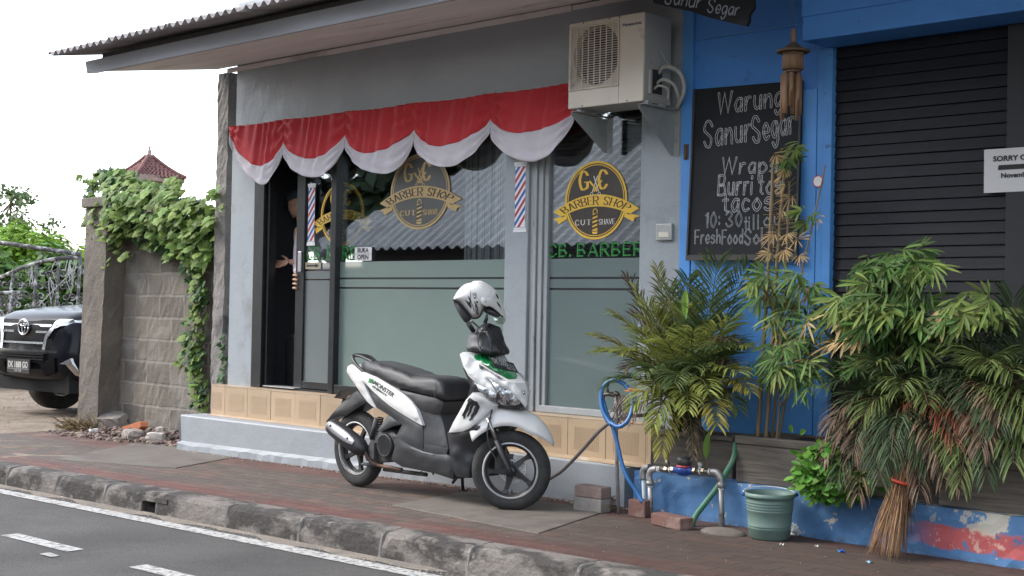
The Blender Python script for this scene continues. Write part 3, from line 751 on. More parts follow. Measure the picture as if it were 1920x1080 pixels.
# ---- closing notice on the shutter
m_paper = mat('notice_paper', (.62, .61, .62), .7, c2=(.57, .56, .57), scale=3)
m_ink = mat('black_ink', (.02, .02, .022), .7)
YN = YW - .004
na, nb = aty(1846, 281, YN), aty(1846, 362, YN)
notice = thing('notice', 'white notice saying sorry closed, pinned on the black shutter', 'notice', (na.x, YN, nb.z))
nw = .52
b = MB(); b.add([(na.x, YN, nb.z), (na.x + nw, YN, nb.z), (na.x + nw, YN - .003, na.z), (na.x, YN - .003, na.z), (na.x, YN - .002, nb.z), (na.x + nw, YN - .002, nb.z), (na.x + nw, YN - .005, na.z), (na.x, YN - .005, na.z)], [(0, 1, 2, 3), (7, 6, 5, 4), (0, 4, 5, 1), (1, 5, 6, 2), (2, 6, 7, 3), (3, 7, 4, 0)])
pp = b.build('paper', m_paper, notice)
Dn = Decal((0, YN - .005, 0), (1, 0, 0), (0, 0, 1), (0, -1, 0))
b = MB()
def put(mb, dec, text, px, py, hpx, Y, bold=.03, lift=.0015, stretch=1):
    p = aty(px, py, Y); s_ = abs(aty(px, py - hpx, Y).z - p.z); ps, wd = sans(text, s_, bold)
    dec.quads(mb, [[(p.x + q[0] * stretch, p.z + q[1]) for q in f_] for f_ in ps], lift); return p.x + wd * stretch
put(b, Dn, 'SORRY CLOSED', 1863, 303, 9.5, YN, .035, stretch=1.12)
put(b, Dn, 'November 20', 1878, 333.5, 8.5, YN, .035, stretch=1.12)
p, q = aty(1872, 310, YN), aty(1872, 319, YN); Dn.quads(b, [((p.x, q.z), (p.x + .34, q.z), (p.x + .345, p.z), (p.x + .004, p.z))], .0015)
b.build('lettering', m_ink, pp)
# ---- hanging signboard under the eave
YH = .30
hs0, hs1, hs2, hs3 = aty(1215, -30, YH), aty(1412, -36, YH), aty(1399, 49, YH), aty(1226, 6, YH)
hang = thing('hanging_sign', 'dark rough timber signboard with chalked name hanging tilted from the eave', 'sign', tuple(hs3))
b = MB(); pts = [hs3, aty(1290, 20, YH), aty(1330, 33, YH), hs2, aty(1404, 40, YH), aty(1404, 28, YH), aty(1413, 15, YH), hs1, hs0]; b.prism(pts, (0, .025, 0)); hb = b.build('board', m_board, hang)
b = MB(); Dh = Decal((0, YH, 0), (1, 0, 0), (0, 0, 1), (0, -1, 0))
def hline(text, p0, p1, hpx, wd_):
    a, c = aty(*p0, YH), aty(*p1, YH); s_ = abs(aty(p0[0], p0[1] - hpx, YH).z - a.z); ls, wd = strokes(text, s_, 2.5, 6); L_ = math.hypot(c.x - a.x, c.z - a.z); ca, sa = (c.x - a.x) / L_, (c.z - a.z) / L_
    for l in ls:
        l = [(a.x + p[0] * L_ / wd * ca - p[1] * sa, a.z + p[0] * L_ / wd * sa + p[1] * ca) for p in l]; Dh.quads(b, ribbon(l, wd_), .0018)
hline('Sanur', (1246, 6), (1313, 16), 26, .0085); hline('Segar', (1326, 22), (1384, 30), 24, .008)
b.build('lettering', mat('pale_paint', (.33, .36, .42), .8, c2=(.2, .22, .27), scale=25), hb)
for p_, dx_ in ((hs1, -.05), (hs0, .05)): b = MB(); b.tube([p_ + V((dx_, .012, 0)), (p_.x + dx_, YH + .012, 3.75)], .004, 6); b.build('wire', mat('wire', (.05, .05, .05), .5), hang)
# ---- bamboo wind chime
m_bam = mat('dry_bamboo', (.30, .18, .10), .55, c2=(.20, .115, .065), scale=5, stretch=(3, 3, .4), dirt=(.09, .055, .035), dscale=6, dlo=.58, dhi=.7, island=.2)
m_bamd = mat('dry_bamboo_dark', (.15, .095, .06), .7, c2=(.09, .06, .04), scale=12, stretch=(3, 3, .3))
YCh = .62
ct = aty(1487, 100, YCh); ppm = F / (ct - CAM).dot(fwd)
def cz(py): return ct.z + (100 - py) / ppm
chime = thing('wind_chime', 'bamboo wind chime with a little thatched roof hanging before the chalkboard', 'wind chime', tuple(ct))
px_ = 1 / ppm
b = MB(); b.lathe([(.3 * px_, cz(78) - ct.z), (6 * px_, cz(80) - ct.z), (18 * px_, cz(90) - ct.z), (30 * px_, cz(95) - ct.z), (31 * px_, cz(98) - ct.z), (26 * px_, cz(99) - ct.z), (17 * px_, cz(94) - ct.z)], ct, n=28); b.lathe([(30.5 * px_, cz(94.6) - ct.z), (31.6 * px_, cz(96.5) - ct.z), (30.5 * px_, cz(98.5) - ct.z)], ct, n=28)
b.build('thatched_roof', m_bamd, chime)
b = MB(); b.lathe([(4.5 * px_, cz(80) - ct.z), (5 * px_, cz(60) - ct.z), (3 * px_, cz(53) - ct.z), (0, cz(52) - ct.z)], ct, n=12); b.build('knob', m_bam, chime)
b = MB()
for k in range(34):
    a = 2 * math.pi * k / 34; r0, r1 = 17.5 * px_, 18 * px_; p = V((math.cos(a), math.sin(a), 0))
    b.tube([(ct.x + p.x * r0, ct.y + p.y * r0, cz(95)), (ct.x + p.x * r1, ct.y + p.y * r1, cz(131))], 1.9 * px_, 6)
hc = b.build('bamboo_drum', m_bam, chime)
b = MB()
for zz in (104, 128): b = MB(); b.lathe([(19.4 * px_, cz(zz - .9) - ct.z), (20.4 * px_, cz(zz) - ct.z), (19.4 * px_, cz(zz + .9) - ct.z)], ct, n=28); b.build('binding', m_bamd, hc)
b = MB()
b.lathe([(0, cz(132) - ct.z), (16 * px_, cz(132) - ct.z), (16 * px_, cz(136) - ct.z), (0, cz(136) - ct.z)], ct, n=20); b.build('base_ring', m_bamd, hc)
b = MB(); b.tube([(ct.x, ct.y, cz(55)), (ct.x, ct.y, cz(-45))], .002, 6); b.build('cord', m_bamd, chime)
for dx, dy, z0, z1, cut in ((-16, -3, 141, 224, 1), (-9, -9, 139, 214, 0), (-3, 8, 141, 213, 0), (3.5, -11, 137, 200, 1), (13, -5, 139, 226, 1), (8, 9, 141, 214, 0)):
    b = MB(); c = V((ct.x + (dx * rgt.x) * px_, ct.y + dx * rgt.y * px_ + dy * px_, 0)); r = 5.2 * px_; n = 12; vs = []
    for zz, kk in ((z0, 1), (z0 + (z1 - z0) * .5, 1), (z0 + (z1 - z0) * .62, .0 if cut else 1), (z1, .0 if cut else 1)):
        for q in range(n):
            a = 2 * math.pi * q / n; o_ = V((math.cos(a), math.sin(a), 0)) * r
            if kk == 0 and o_.x > 0: o_.x *= .05
            vs.append((c.x + o_.x, c.y + o_.y, cz(zz)))
    b.add(vs, [(i * n + q, i * n + (q + 1) % n, (i + 1) * n + (q + 1) % n, (i + 1) * n + q) for i in range(3) for q in range(n)] + [list(range(n)), list(range(3 * n, 4 * n))], True)
    b.tube([(c.x, c.y, cz(z0)), (c.x, c.y, cz(z0 - 4))], 2 * px_, 6); b.tube([(c.x, c.y, cz(z0 - 3)), (c.x + (ct.x - c.x) * .3, c.y + (ct.y - c.y) * .3, cz(133))], .0012, 5)
    b.build('bamboo_tube', m_bam, chime)
# ================================================================== things on the shop front
m_gold = mat('gold_vinyl', (.78, .50, .055), .4, c2=(.70, .43, .05), scale=6)
m_goldp = mat('gold_vinyl_faded', (.48, .33, .13), .45, c2=(.40, .28, .12), scale=6)
m_dkdisc = mat('dark_vinyl', (.045, .036, .03), .35, c2=(.055, .045, .038), scale=4)
m_dkp = mat('grey_vinyl', (.085, .086, .084), .3, c2=(.10, .10, .098), scale=3)
m_brownink = mat('brown_ink', (.035, .022, .012), .5)
m_whitev = mat('white_vinyl', (.62, .6, .57), .45)
m_green = mat('green_vinyl', (.012, .20, .03), .45, c2=(.008, .14, .02), scale=20)
def logo(parent, cx, cz_, r, Y, ry=None, faded=False, disc=True):
    """round emblem: ring, monogram with scissors, ribbon with lettering, little pole"""
    Dg = Decal((0, Y, 0), (1, 0, 0), (0, 0, 1), (0, -1, 0)); ry = ry or r; k = ry
    gold, dk = (m_goldp, m_dkp) if faded else (m_gold, m_dkdisc)
    X = lambda x: cx + x * r
    Z = lambda z: cz_ + z * ry
    if disc:
        b = MB(); Dg.disc(b, cx, cz_, r, .0008, 56, ry=ry); b.build('emblem_disc', dk, parent)
    b = MB()
    Dg.disc(b, cx, cz_, r, .0016, 56, r * .945, ry); Dg.disc(b, cx, cz_, r * .915, .0016, 56, r * .893, ry * .915)
    # ribbon: arc band with folded tails
    def arc(u, v): # u -1..1 along, v 0..1 up
        x = u * (1.09 + .29 * v)
        return (X(x), Z(-.16 + .31 * v - (.19 + .025 * v) * x * x))
    n = 28
    qs = [(arc(-1 + 2 * i / n, 0), arc(-1 + 2 * (i + 1) / n, 0), arc(-1 + 2 * (i + 1) / n, 1), arc(-1 + 2 * i / n, 1)) for i in range(n)]
    Dg.quads(b, qs, .0032)
    for s in (-1, 1):
        P_ = [(X(s * x), Z(z)) for x, z in ((.94, -.34), (1.10, -.375), (1.42, -.45), (1.25, -.485), (1.21, -.585), (.92, -.45))]
        Dg.quads(b, [(P_[0], P_[1], P_[2], P_[3]), (P_[0], P_[3], P_[4], P_[5])], .0024)
    # monogram
    for ch, x0 in (('G', -.52), ('C', .10)):
        q, wd = serif(ch, .44 * ry, .085 * r, k=8, hs_=.85); Dg.quads(b, [[(X(x0) + p[0], Z(.30) + p[1]) for p in f_] for f_ in q], .0024)
    for s in (-1, 1):
        Dg.quads(b, ribbon([(X(s * .20), Z(.50)), (X(0), Z(.30)), (X(-s * .05), Z(.22))], .05 * r), .0028)
    if parent:
        pl = [(-.08, -.34), (-.08, -.78), (.08, -.78), (.08, -.34)]
        Dg.quads(b, [[(X(x), Z(z)) for x, z in pl]], .0024)
        Dg.disc(b, X(0), Z(-.29), .08 * r, .0026, 16, .058 * r)
        Dg.quads(b, [[(X(x), Z(z)) for x, z in ((-.1, -.80), (.1, -.80), (.06, -.86), (-.06, -.86))]], .0026)
    b.build('emblem_gold', gold, parent)
    b = MB()
    q, wd = serif('BARBER SHOP', .26 * ry, .05 * r, 2.7, 6)
    def onarc(x, z): return arc((x / wd * 2 - 1) * .87, .17 + z / (.26 * ry) * .66)
    Dg.quads(b, q, .0042, onarc)
    for i in range(4): Dg.quads(b, [[(X(x), Z(z)) for x, z in ((-.08, -.75 + i * .105), (.08, -.70 + i * .105), (.08, -.645 + i * .105), (-.08, -.695 + i * .105))]], .0036)
    for s in (-1, 1): Dg.quads(b, [[(X(s * x), Z(z)) for x, z in ((1.02, -.355), (1.12, -.385), (1.10, -.405), (1.00, -.375))]], .004)
    b.build('emblem_ink', m_brownink, parent)
    b = MB()
    q, wd = serif('CUT', .13 * ry, .025 * r, 5, 5); Dg.quads(b, [[(X(-.64) + p[0] * .5 * r / wd, Z(-.62) + p[1]) for p in f_] for f_ in q], .0024)
    q, wd = serif('SHAVE', .13 * ry, .025 * r, 2.4, 5); Dg.quads(b, [[(X(.13) + p[0] * .5 * r / wd, Z(-.62) + p[1]) for p in f_] for f_ in q], .0024)
    for s in (-1, 1):
        Dg.quads(b, ribbon([(X(s * .06), Z(.62)), (X(-s * .10), Z(.22))], .028 * r), .0034)
        Dg.disc(b, X(s * .12), Z(.16), .05 * r, .0032, 14, .033 * r)
    b.build('emblem_white', m_whitev if not faded else m_goldp, parent)
def black_letter(parent, text, px0, px1, py, hpx, Y):
    Dg = Decal((0, Y, 0), (1, 0, 0), (0, 0, 1), (0, -1, 0)); a, c = aty(px0, py, Y), aty(px1, py, Y); s_ = aty(px0, py - hpx, Y).z - a.z
    ls, wd = strokes(text, s_, 3.2, 1); kx_ = (c.x - a.x) / wd; b = MB()
    for l in ls:
        l = [(a.x + p[0] * kx_, a.z + p[1]) for p in l]; Dg.quads(b, nib(l, s_ * .2, R(42), .18), .0016)
        for p in (l[0], l[-1]):   # diamond feet
            d = s_ * .13; Dg.quads(b, [((p[0] - d, p[1]), (p[0], p[1] - d * .8), (p[0] + d, p[1]), (p[0], p[1] + d * .8))], .0018)
        if len(l) == 2 and abs(l[0][0] - l[1][0]) < .001: Dg.quads(b, ribbon([(l[0][0] + s_ * .19, l[0][1] * .9 + l[1][1] * .1), (l[1][0] + s_ * .19, l[1][1] * .9 + l[0][1] * .1)], s_ * .04), .0018)
    return b.build('black_letter_name', m_green, parent)
def elog(pxl, pxr, pyt, pyb, Y):
    a, c = aty(pxl, (pyt + pyb) / 2, Y), aty(pxr, (pyt + pyb) / 2, Y); m_ = (pxl + pxr) / 2
    t, d = aty(m_, pyt, Y), aty(m_, pyb, Y); return (a.x + c.x) / 2, (t.z + d.z) / 2, (c.x - a.x) / 2, (t.z - d.z) / 2
YR = YG + .03 - .001
cx, cz_, rx, ry = elog(1060, 1176, 302, 449, YR); logo(win_r, cx, cz_, rx, YR, ry)
YGl = YG - .001
cx, cz_, rx, ry = elog(733, 844, 288, 430, YGl); logo(win_l, cx, cz_, rx, YGl, ry, faded=True)
YDl = YG + .018
cx, cz_, rx, ry = elog(602, 682, 342, 461, YDl); logo(door, cx, cz_, rx, YDl - .0, ry, disc=False)
black_letter(win_r, 'CB.BARBER', 1029, 1204, 481, 22, YR)
black_letter(door, 'CB.B', 575, 624, 487, 24, YD - .001)
black_letter(win_l, 'RB', 643, 668, 487, 23, YGl)
# ---- striped pole stickers
m_red = mat('sticker_stripe_red', (.42, .03, .035), .4); m_blu = mat('sticker_stripe_blue', (.02, .10, .38), .4); m_wht = mat('sticker_stripe_white', (.72, .72, .74), .4)
def pole(parent, pxl, pxr, pyt, pyb, Y, nst, first):
    a, c = aty(pxl, pyb, Y), aty(pxr, pyt, Y); a2 = aty(pxl, pyt, Y)
    x0, x1, z0, z1 = a.x, aty(pxr, pyb, Y).x, a.z, a2.z; e = (z1 - z0) * .075; w_ = x1 - x0
    b = MB(); b.box(x0, x1, Y - .002, Y, z0 + e, z1 - e); 
    for q in (0, 1):
        zz = z0 if q == 0 else z1 - e
        for j, (ins, a_, c_) in enumerate(((-.08, .1, .42), (-.13, .46, .95)) if q == 1 else ((-.13, .05, .52), (-.08, .56, .9))): b.box(x0 + ins * w_, x1 - ins * w_, Y - .0035, Y, zz + e * a_, zz + e * c_)
    s = b.build('pole_sticker', m_wht, parent)
    zt, zb2 = z1 - e, z0 + e; st = (zt - zb2) / nst; Dp = Decal((0, Y - .002, 0), (1, 0, 0), (0, 0, 1), (0, -1, 0)); rb, bb_ = MB(), MB()
    for i in range(-1, nst + 1):
        lo_, hi_ = zb2 + i * st, zb2 + i * st + st * .52; sk = w_ * 1.25
        poly_ = [(x0, lo_ - 0), (x1, lo_ + sk), (x1, hi_ + sk), (x0, hi_)]
        # clip to the sticker
        out = []
        def clip(ps, f, lim, sgn):
            o_ = []
            for j in range(len(ps)):
                p, q = ps[j], ps[(j + 1) % len(ps)]; dp, dq = sgn * (p[1] - lim), sgn * (q[1] - lim)
                if dp >= 0: o_.append(p)
                if dp * dq < 0: t = dp / (dp - dq); o_.append((p[0] + t * (q[0] - p[0]), p[1] + t * (q[1] - p[1])))
            return o_
        ps = clip(clip(poly_, 0, zb2, 1), 0, zt, -1)
        if len(ps) > 2: Dp.quads(rb if (i + first) % 2 else bb_, [ps], .001)
    rb.build('red_stripe', m_red, s); bb_.build('blue_stripe', m_blu, s)
def pole_part(parent, *a): pole(parent, *a)
pole(shop, 577, 589, 344.5, 461, YD - .0185 - .003, 7, 0)
pole(shop, 965, 984, 304, 436, YW - .0045, 7, 0)
# ---- cards on the glass
m_card = mat('card_white', (.66, .66, .66), .6, c2=(.6, .6, .6), scale=4)
Yc = YG - .008
p, q = aty(666, 464, Yc), aty(697, 488.5, Yc); q2 = aty(697, 464, Yc)
sign = thing('open_sign', 'small white card reading BUKA OPEN on the window beside the sliding door', 'sign', (p.x, Yc, q.z))
b = MB(); b.box(p.x, q.x, Yc - .003, Yc, q.z, p.z); c1 = b.build('card', m_card, sign)
b = MB(); Dc = Decal((0, Yc - .003, 0), (1, 0, 0), (0, 0, 1), (0, -1, 0)); zm = (p.z + q.z) / 2
for tx, z_ in (('BUKA', zm + .012), ('OPEN', q.z + .011)):
    ps, wd = sans(tx, (p.z - q.z) * .34, .03); k_ = (q.x - p.x) * .66 / wd
    Dc.quads(b, [[(p.x + (q.x - p.x) * .17 + v[0] * k_, z_ + v[1]) for v in f_] for f_ in ps], .0015)
Dc.quads(b, [((p.x + .006, zm - .001), (q.x - .006, zm - .001), (q.x - .006, zm + .0015), (p.x + .006, zm + .0015))], .0015)
b.build('lettering', m_ink, c1)
Ya = YD - .006
p, q = aty(573, 492, Ya), aty(602, 504.5, Ya)
b = MB(); b.box(p.x, q.x, Ya - .003, Ya, q.z, p.z); ar = b.build('arrow_plate', mat('plate_brass', (.42, .38, .28), .35, metal=.4, c2=(.36, .32, .24), scale=10), shop)
b = MB(); Da = Decal((0, Ya - .003, 0), (1, 0, 0), (0, 0, 1), (0, -1, 0)); zc_ = (p.z + q.z) / 2; L_ = q.x - p.x; hh = (p.z - q.z)
Da.quads(b, [((p.x + L_ * .1, zc_ - hh * .13), (p.x + L_ * .68, zc_ - hh * .13), (p.x + L_ * .68, zc_ + hh * .13), (p.x + L_ * .1, zc_ + hh * .13)), ((p.x + L_ * .66, zc_ - hh * .33), (p.x + L_ * .88, zc_), (p.x + L_ * .66, zc_ + hh * .33))], .0015); b.build('arrow', m_ink, ar)
# ---- curtain and blind behind the panes
m_curt = mat('string_curtain', (.72, .74, .75), .8, c2=(.5, .52, .53), scale=9, stretch=(9, 9, .2))
Yu = YG + .07; cu0, cu1 = aty(873, 400, Yu).x, aty(960, 400, Yu).x
b = MB(); rc = random.Random(3); x = cu0
while x < cu1:
    wv = rc.uniform(.004, .009); yy = Yu + rc.uniform(-.02, .02); b.box(x, x + wv, yy, yy + .004, 1.05 + rc.uniform(0, .05), 2.72); x += wv + rc.uniform(.0005, .005)
tag(b.build('string_curtain', m_curt), 'pale string curtain hanging behind the large shop window', 'curtain')
b = MB(); Yv = YG + .10; x0, x1 = aty(1012, 400, Yv).x, aty(1215, 400, Yv).x; z = 1.45
while z < 2.74:
    b.add([(x0, Yv - .012, z), (x1, Yv - .012, z), (x1, Yv + .012, z + .026), (x0, Yv + .012, z + .026), (x0, Yv - .012, z + .002), (x1, Yv - .012, z + .002), (x1, Yv + .012, z + .028), (x0, Yv + .012, z + .028)], [(0, 1, 2, 3), (7, 6, 5, 4), (0, 4, 5, 1)]); z += .0315
for xx in (x0 + .12, (x0 + x1) / 2, x1 - .12): b.box(xx, xx + .003, Yv - .014, Yv - .0125, 1.45, 2.74)
tag(b.build('slatted_blind', mat('blind_grey', (.10, .105, .115), .5, c2=(.085, .09, .10), scale=4)), 'dark slatted blind behind the right hand shop window', 'blind')
# ---- red and white bunting
m_rc = mat('red_cloth', (.52, .028, .034), .75, c2=(.45, .022, .03), scale=3, bump=.5, bscale=14, bdist=.02)
m_wc = mat('white_cloth', (.62, .585, .62), .75, c2=(.56, .53, .57), scale=3, bump=.5, bscale=14, bdist=.02)
nodes = [(432.5, 237), (537, 223.5), (652, 209), (778.7, 193.5), (925, 175.5), (1083, 153)]
apex = [(434, 246), (535, 266), (650.5, 254), (780, 244), (923.5, 223.5), (1080, 212)]
rbot = [(479, 310.5, .46), (582, 297, .42), (685, 287, .35), (826, 274, .34), (972, 249.5, .38)]
wbot = [(488, 346), (592, 332.5), (722, 325.5), (841, 312.5), (1002, 303)]
flag = thing('bunting', 'red and white cloth bunting swagged in five scallops over the shop windows', 'bunting', (wx(432), YW, 2.6))
rb, wb = MB(), MB(); YBn = YW - .03
for i in range(5):
    T0, T1 = (aty(*nodes[i], YBn), aty(*nodes[i + 1], YBn)); A0, A1 = aty(*apex[i], YBn), aty(*apex[i + 1], YBn)
    rbp = aty(rbot[i][0], rbot[i][1], YBn - .07); wbp = aty(*wbot[i], YBn - .09)
    ur = (rbp.x - A0.x) / (A1.x - A0.x); uw = (wbp.x - A0.x) / (A1.x - A0.x)
    tail0, tail1 = (.012 if i == 0 else .095), (.06 if i == 4 else .095)
    def sag(u, um, d, pw=1.0):
        t = u / um * .5 if u < um else .5 + (u - um) / (1 - um) * .5
        return d * math.sin(math.pi * t) ** .72
    def top(u): return T0.z + (T1.z - T0.z) * u - .012 * math.sin(math.pi * u)
    def mid(u):
        base = A0.z + (A1.z - A0.z) * u; bu = A0.z + (A1.z - A0.z) * ur; return base - sag(u, ur, bu - rbp.z)
    def bot(u):
        a0, a1 = A0.z - tail0, A1.z - tail1; bu = a0 + (a1 - a0) * uw; return a0 + (a1 - a0) * u - sag(u, uw, bu - wbp.z)
    ph = i * 1.7
    def cloth(u, v, hi, lo_, kk):
        z = hi + (lo_ - hi) * v; x0 = T0.x + (A0.x - T0.x) * min(1, v + kk); x1 = T1.x + (A1.x - T1.x) * min(1, v + kk); x = x0 + (x1 - x0) * u
        t = (v + kk) / 2; e = math.sin(math.pi * u)
        y = YBn - .02 - .075 * e ** .7 * t ** 1.1
        fold = (1 - e) ** 1.3 * min(1, e * 4) * .02 * math.sin(30 * t + ph) + .016 * (t ** .5) * math.sin(u * 23 + 9 * t * (u - .5) + ph + math.sin(u * 7 + ph)) * (1 - .6 * t) * min(1, e * 4) + .009 * math.sin(u * 47 + ph * 2 + 3 * t + 2 * math.sin(u * 9 + ph)) * (1 - t) * min(1, e * 4)
        fold += .016 * math.sin((z - lo_) * 70 + 4 * u + ph) * e * max(0, t - .45)
        return (x + .006 * math.sin(z * 40 + ph) * t * e, y + fold, z)
    if i == 0: pass
    rb.grid(lambda u, v: cloth(u, v, top(u), mid(u), 0), 60, 22)
    wb.grid(lambda u, v: cloth(u, v, mid(u) + .002, bot(u), 1), 60, 16)
rb.build('red_band', m_rc, flag, solid=.002); wb.build('white_band', m_wc, flag, solid=.002)
# ---- outdoor unit of the air conditioner
m_ac = mat('ac_casing', (.64, .575, .49), .45, c2=(.59, .53, .455), scale=2.5, dirt=(.36, .32, .27), dscale=5, dlo=.62, dhi=.75)
m_acs = mat('ac_side', (.40, .40, .385), .5, c2=(.36, .36, .35), scale=3, dirt=(.2, .19, .18), dscale=9, dlo=.62, dhi=.7)
YA = .60
tl_, trr, bll, brr = aty(1067.5, 44.4, YA), aty(1209, 22.8, YA), aty(1065, 202, YA), aty(1204, 191.7, YA)
ax0, ax1, az0, az1 = (tl_.x + bll.x) / 2, (trr.x + brr.x) / 2, (bll.z + brr.z) / 2, (tl_.z + trr.z) / 2
ac = thing('air_conditioner', 'cream outdoor air conditioner unit on brackets above the right window', 'air conditioner', ((ax0 + ax1) / 2, YW, az0))
aw, ah = ax1 - ax0, az1 - az0
gx0, gx1, gz0_, gz1_ = ax0 + .012, ax0 + aw * .685, az0 + ah * .205, az1 - ah * .055
gcx, gcz, gr = (gx0 + gx1) / 2 + .008, (gz0_ + gz1_) / 2 + .012, min(gx1 - gx0, gz1_ - gz0_) / 2 - .012
b = MB()   # front panel with a round hole behind the grille
n = 48; ring = [(gcx + gr * math.cos(2 * math.pi * k / n), gcz + gr * math.sin(2 * math.pi * k / n)) for k in range(n)]
sq = []
for k in range(n):
    a = 2 * math.pi * k / n; cc, ss = math.cos(a), math.sin(a)
    tt = min((gx1 - gcx) / cc if cc > 1e-6 else ((gx0 - gcx) / cc if cc < -1e-6 else 9e9), (gz1_ - gcz) / ss if ss > 1e-6 else ((gz0_ - gcz) / ss if ss < -1e-6 else 9e9)); sq.append((gcx + tt * cc, gcz + tt * ss))
for k in range(n):
    j = (k + 1) % n; b.add([(ring[k][0], YA + .012, ring[k][1]), (ring[j][0], YA + .012, ring[j][1]), (sq[j][0], YA + .008, sq[j][1]), (sq[k][0], YA + .008, sq[k][1])], [(0, 1, 2, 3)])
    b.add([(ring[k][0], YA + .012, ring[k][1]), (ring[j][0], YA + .012, ring[j][1]), (ring[j][0], YA + .07, ring[j][1]), (ring[k][0], YA + .07, ring[k][1])], [(0, 1, 2, 3)])
b.box(gx1, ax1, YA, YA + .02, az0, az1, .006); b.box(ax0, gx1 - .0005, YA, YA + .02, az0, gz0_, .006); b.box(ax0, gx1 - .0005, YA, YA + .02, gz1_, az1, .006); b.box(ax0, gx0, YA, YA + .02, gz0_ + .0005, gz1_ - .0005, .003)
casing = b.build('front_panel', m_ac, ac)
b = MB(); b.box(ax0 + .004, ax1 - .003, YA + .021, YW - .055, az1 - .012, az1 - .002); b.box(ax0 + .004, ax1 - .003, YA + .021, YW - .055, az0 + .002, az0 + .012); b.box(ax1 - .014, ax1 - .002, YA + .0205, YW - .055, az0 + .0125, az1 - .0125, .003); b.box(ax0 + .003, ax0 + .012, YA + .021, YW - .055, az0 + .0125, az1 - .0125); b.box(ax0 + .012, ax1 - .014, YW - .07, YW - .056, az0 + .0125, az1 - .0125)
side = b.build('casing', m_acs, ac)
xg = ax1 - .003
for k, (yy, zz, w_, h_) in enumerate(((.09, .8, .085, .03), (.09, .62, .085, .03))):
    b = MB(); b.box(xg, xg + .004, YA + yy, YA + yy + w_, az0 + ah * zz, az0 + ah * zz + h_, .0015); b.box(xg + .0035, xg + .007, YA + yy + .004, YA + yy + w_ - .004, az0 + ah * zz + h_ * .55, az0 + ah * zz + h_ - .004); b.build('side_handle', m_acs, ac)
b = MB(); b.box(xg, xg + .022, YA + .05, YA + .07, az0 + .05, az0 + ah * .37, .004); b.build('valve_cover', m_acs, ac)
b = MB(); b.box(xg, xg + .0035, YA + .1, YA + .2, az0 + .06, az0 + ah * .38); b.build('valve_recess', mat('valve_dark', (.03, .03, .032), .6), side)
b = MB(); b.box(ax0 + .02, gx1, YA + .12, YA + .13, az0 + .03, az1 - .03); b.build('coil_back', mat('coil_dark', (.02, .022, .028), .5), ac)
b = MB()
for k in range(3):
    a0 = 2 * math.pi * k / 3
    def bl(u, v):
        a = a0 + v * 1.5; r = .045 + u * (gr - .06); return (gcx + r * math.cos(a), YA + .05 + v * .035 + .01 * u, gcz + r * math.sin(a))
    b.grid(bl, 6, 8)
b.lathe([(0, 0), (.05, .01), (.05, .05), (0, .05)], (gcx, YA + .04, gcz), (0, 1, 0), 20); b.build('fan', mat('fan_plastic', (.06, .065, .075), .4), ac)
b = MB(); nh = 26
for k in range(nh + 1):
    z = gz0_ + .008 + k * (gz1_ - gz0_ - .016) / nh; b.box(gx0 + .006, gx1 - .006, YA + .0, YA + .005, z - .0022, z + .0022)
for k in range(9):
    x = gx0 + .008 + k * (gx1 - gx0 - .016) / 8; b.box(x - .0028, x + .0028, YA - .004, YA + .001, gz0_ + .004, gz1_ - .004)
for a_ in ((gx0 + .003, gx0 + .01, gz0_ + .003, gz1_ - .003), (gx1 - .01, gx1 - .003, gz0_ + .003, gz1_ - .003)): b.box(a_[0], a_[1], YA - .006, YA + .007, a_[2], a_[3])
for a_ in ((gz0_ + .002, gz0_ + .009), (gz1_ - .009, gz1_ - .002)): b.box(gx0 + .0105, gx1 - .0105, YA - .0055, YA + .007, a_[0], a_[1])
b.build('grille', m_ac, ac)
b = MB(); Dk = Decal((0, YA, 0), (1, 0, 0), (0, 0, 1), (0, -1, 0)); ps, wd = sans('Panasonic', .019, .035); x0 = gx1 + (ax1 - gx1) * .13; kk = (ax1 - gx1) * .78 / wd
Dk.quads(b, [[(x0 + v[0] * kk, az1 - .075 + v[1]) for v in f_] for f_ in ps], .001); b.build('maker_lettering', mat('blue_grey_ink', (.06, .07, .12), .5), casing)
b = MB()
for (u, v) in ((.2, .985), (.55, .985), (.68, .985), (.2, .02), (.8, .02)): b.lathe([(0, 0), (.005, 0), (.005, .002), (0, .002)], (ax0 + aw * u, YA - .001, az0 + ah * v), (0, -1, 0), 10)
b.build('screw', m_black, casing)
m_brk = mat('bracket_paint', (.31, .325, .33), .5, c2=(.25, .26, .265), scale=8, dirt=(.12, .10, .09), dscale=20, dlo=.68, dhi=.72)
for fx in (.09, .985):
    x = ax0 + aw * fx; b = MB(); yb = YA - .03; dz = .235 if fx < .5 else .29
    b.prism([(x, yb, az0 - .025), (x, YW, az0 - .035), (x, YW, az0 - .03 - dz), (x, YW - .035, az0 - .03 - dz), (x, yb, az0 - .05)], (.004, 0, 0))
    b.box(x - .001, x + .045, yb, YW, az0 - .027, az0 - .023); b.box(x - .001, x + .05, YW - .005, YW - .001, az0 - .03 - dz, az0 - .028)
    for q in (.06, .17): b.lathe([(0, 0), (.009, 0), (.009, .006), (0, .008)], (x + .027, YW - .005, az0 - .05 - q), (0, -1, 0), 8)
    for q in (.05, .2): b.box(x + .004, x + .04, yb + q, yb + q + .035, az0 - .0225, az0 + .004)
    b.build('bracket', m_brk, ac)
m_pipe = mat('pipe_lagging', (.46, .45, .42), .7, c2=(.36, .35, .33), scale=20, dirt=(.15, .14, .13), dscale=20, dlo=.62, dhi=.7)
b = MB()
def apt(px, py, off): return aty(px, py, YW - off)
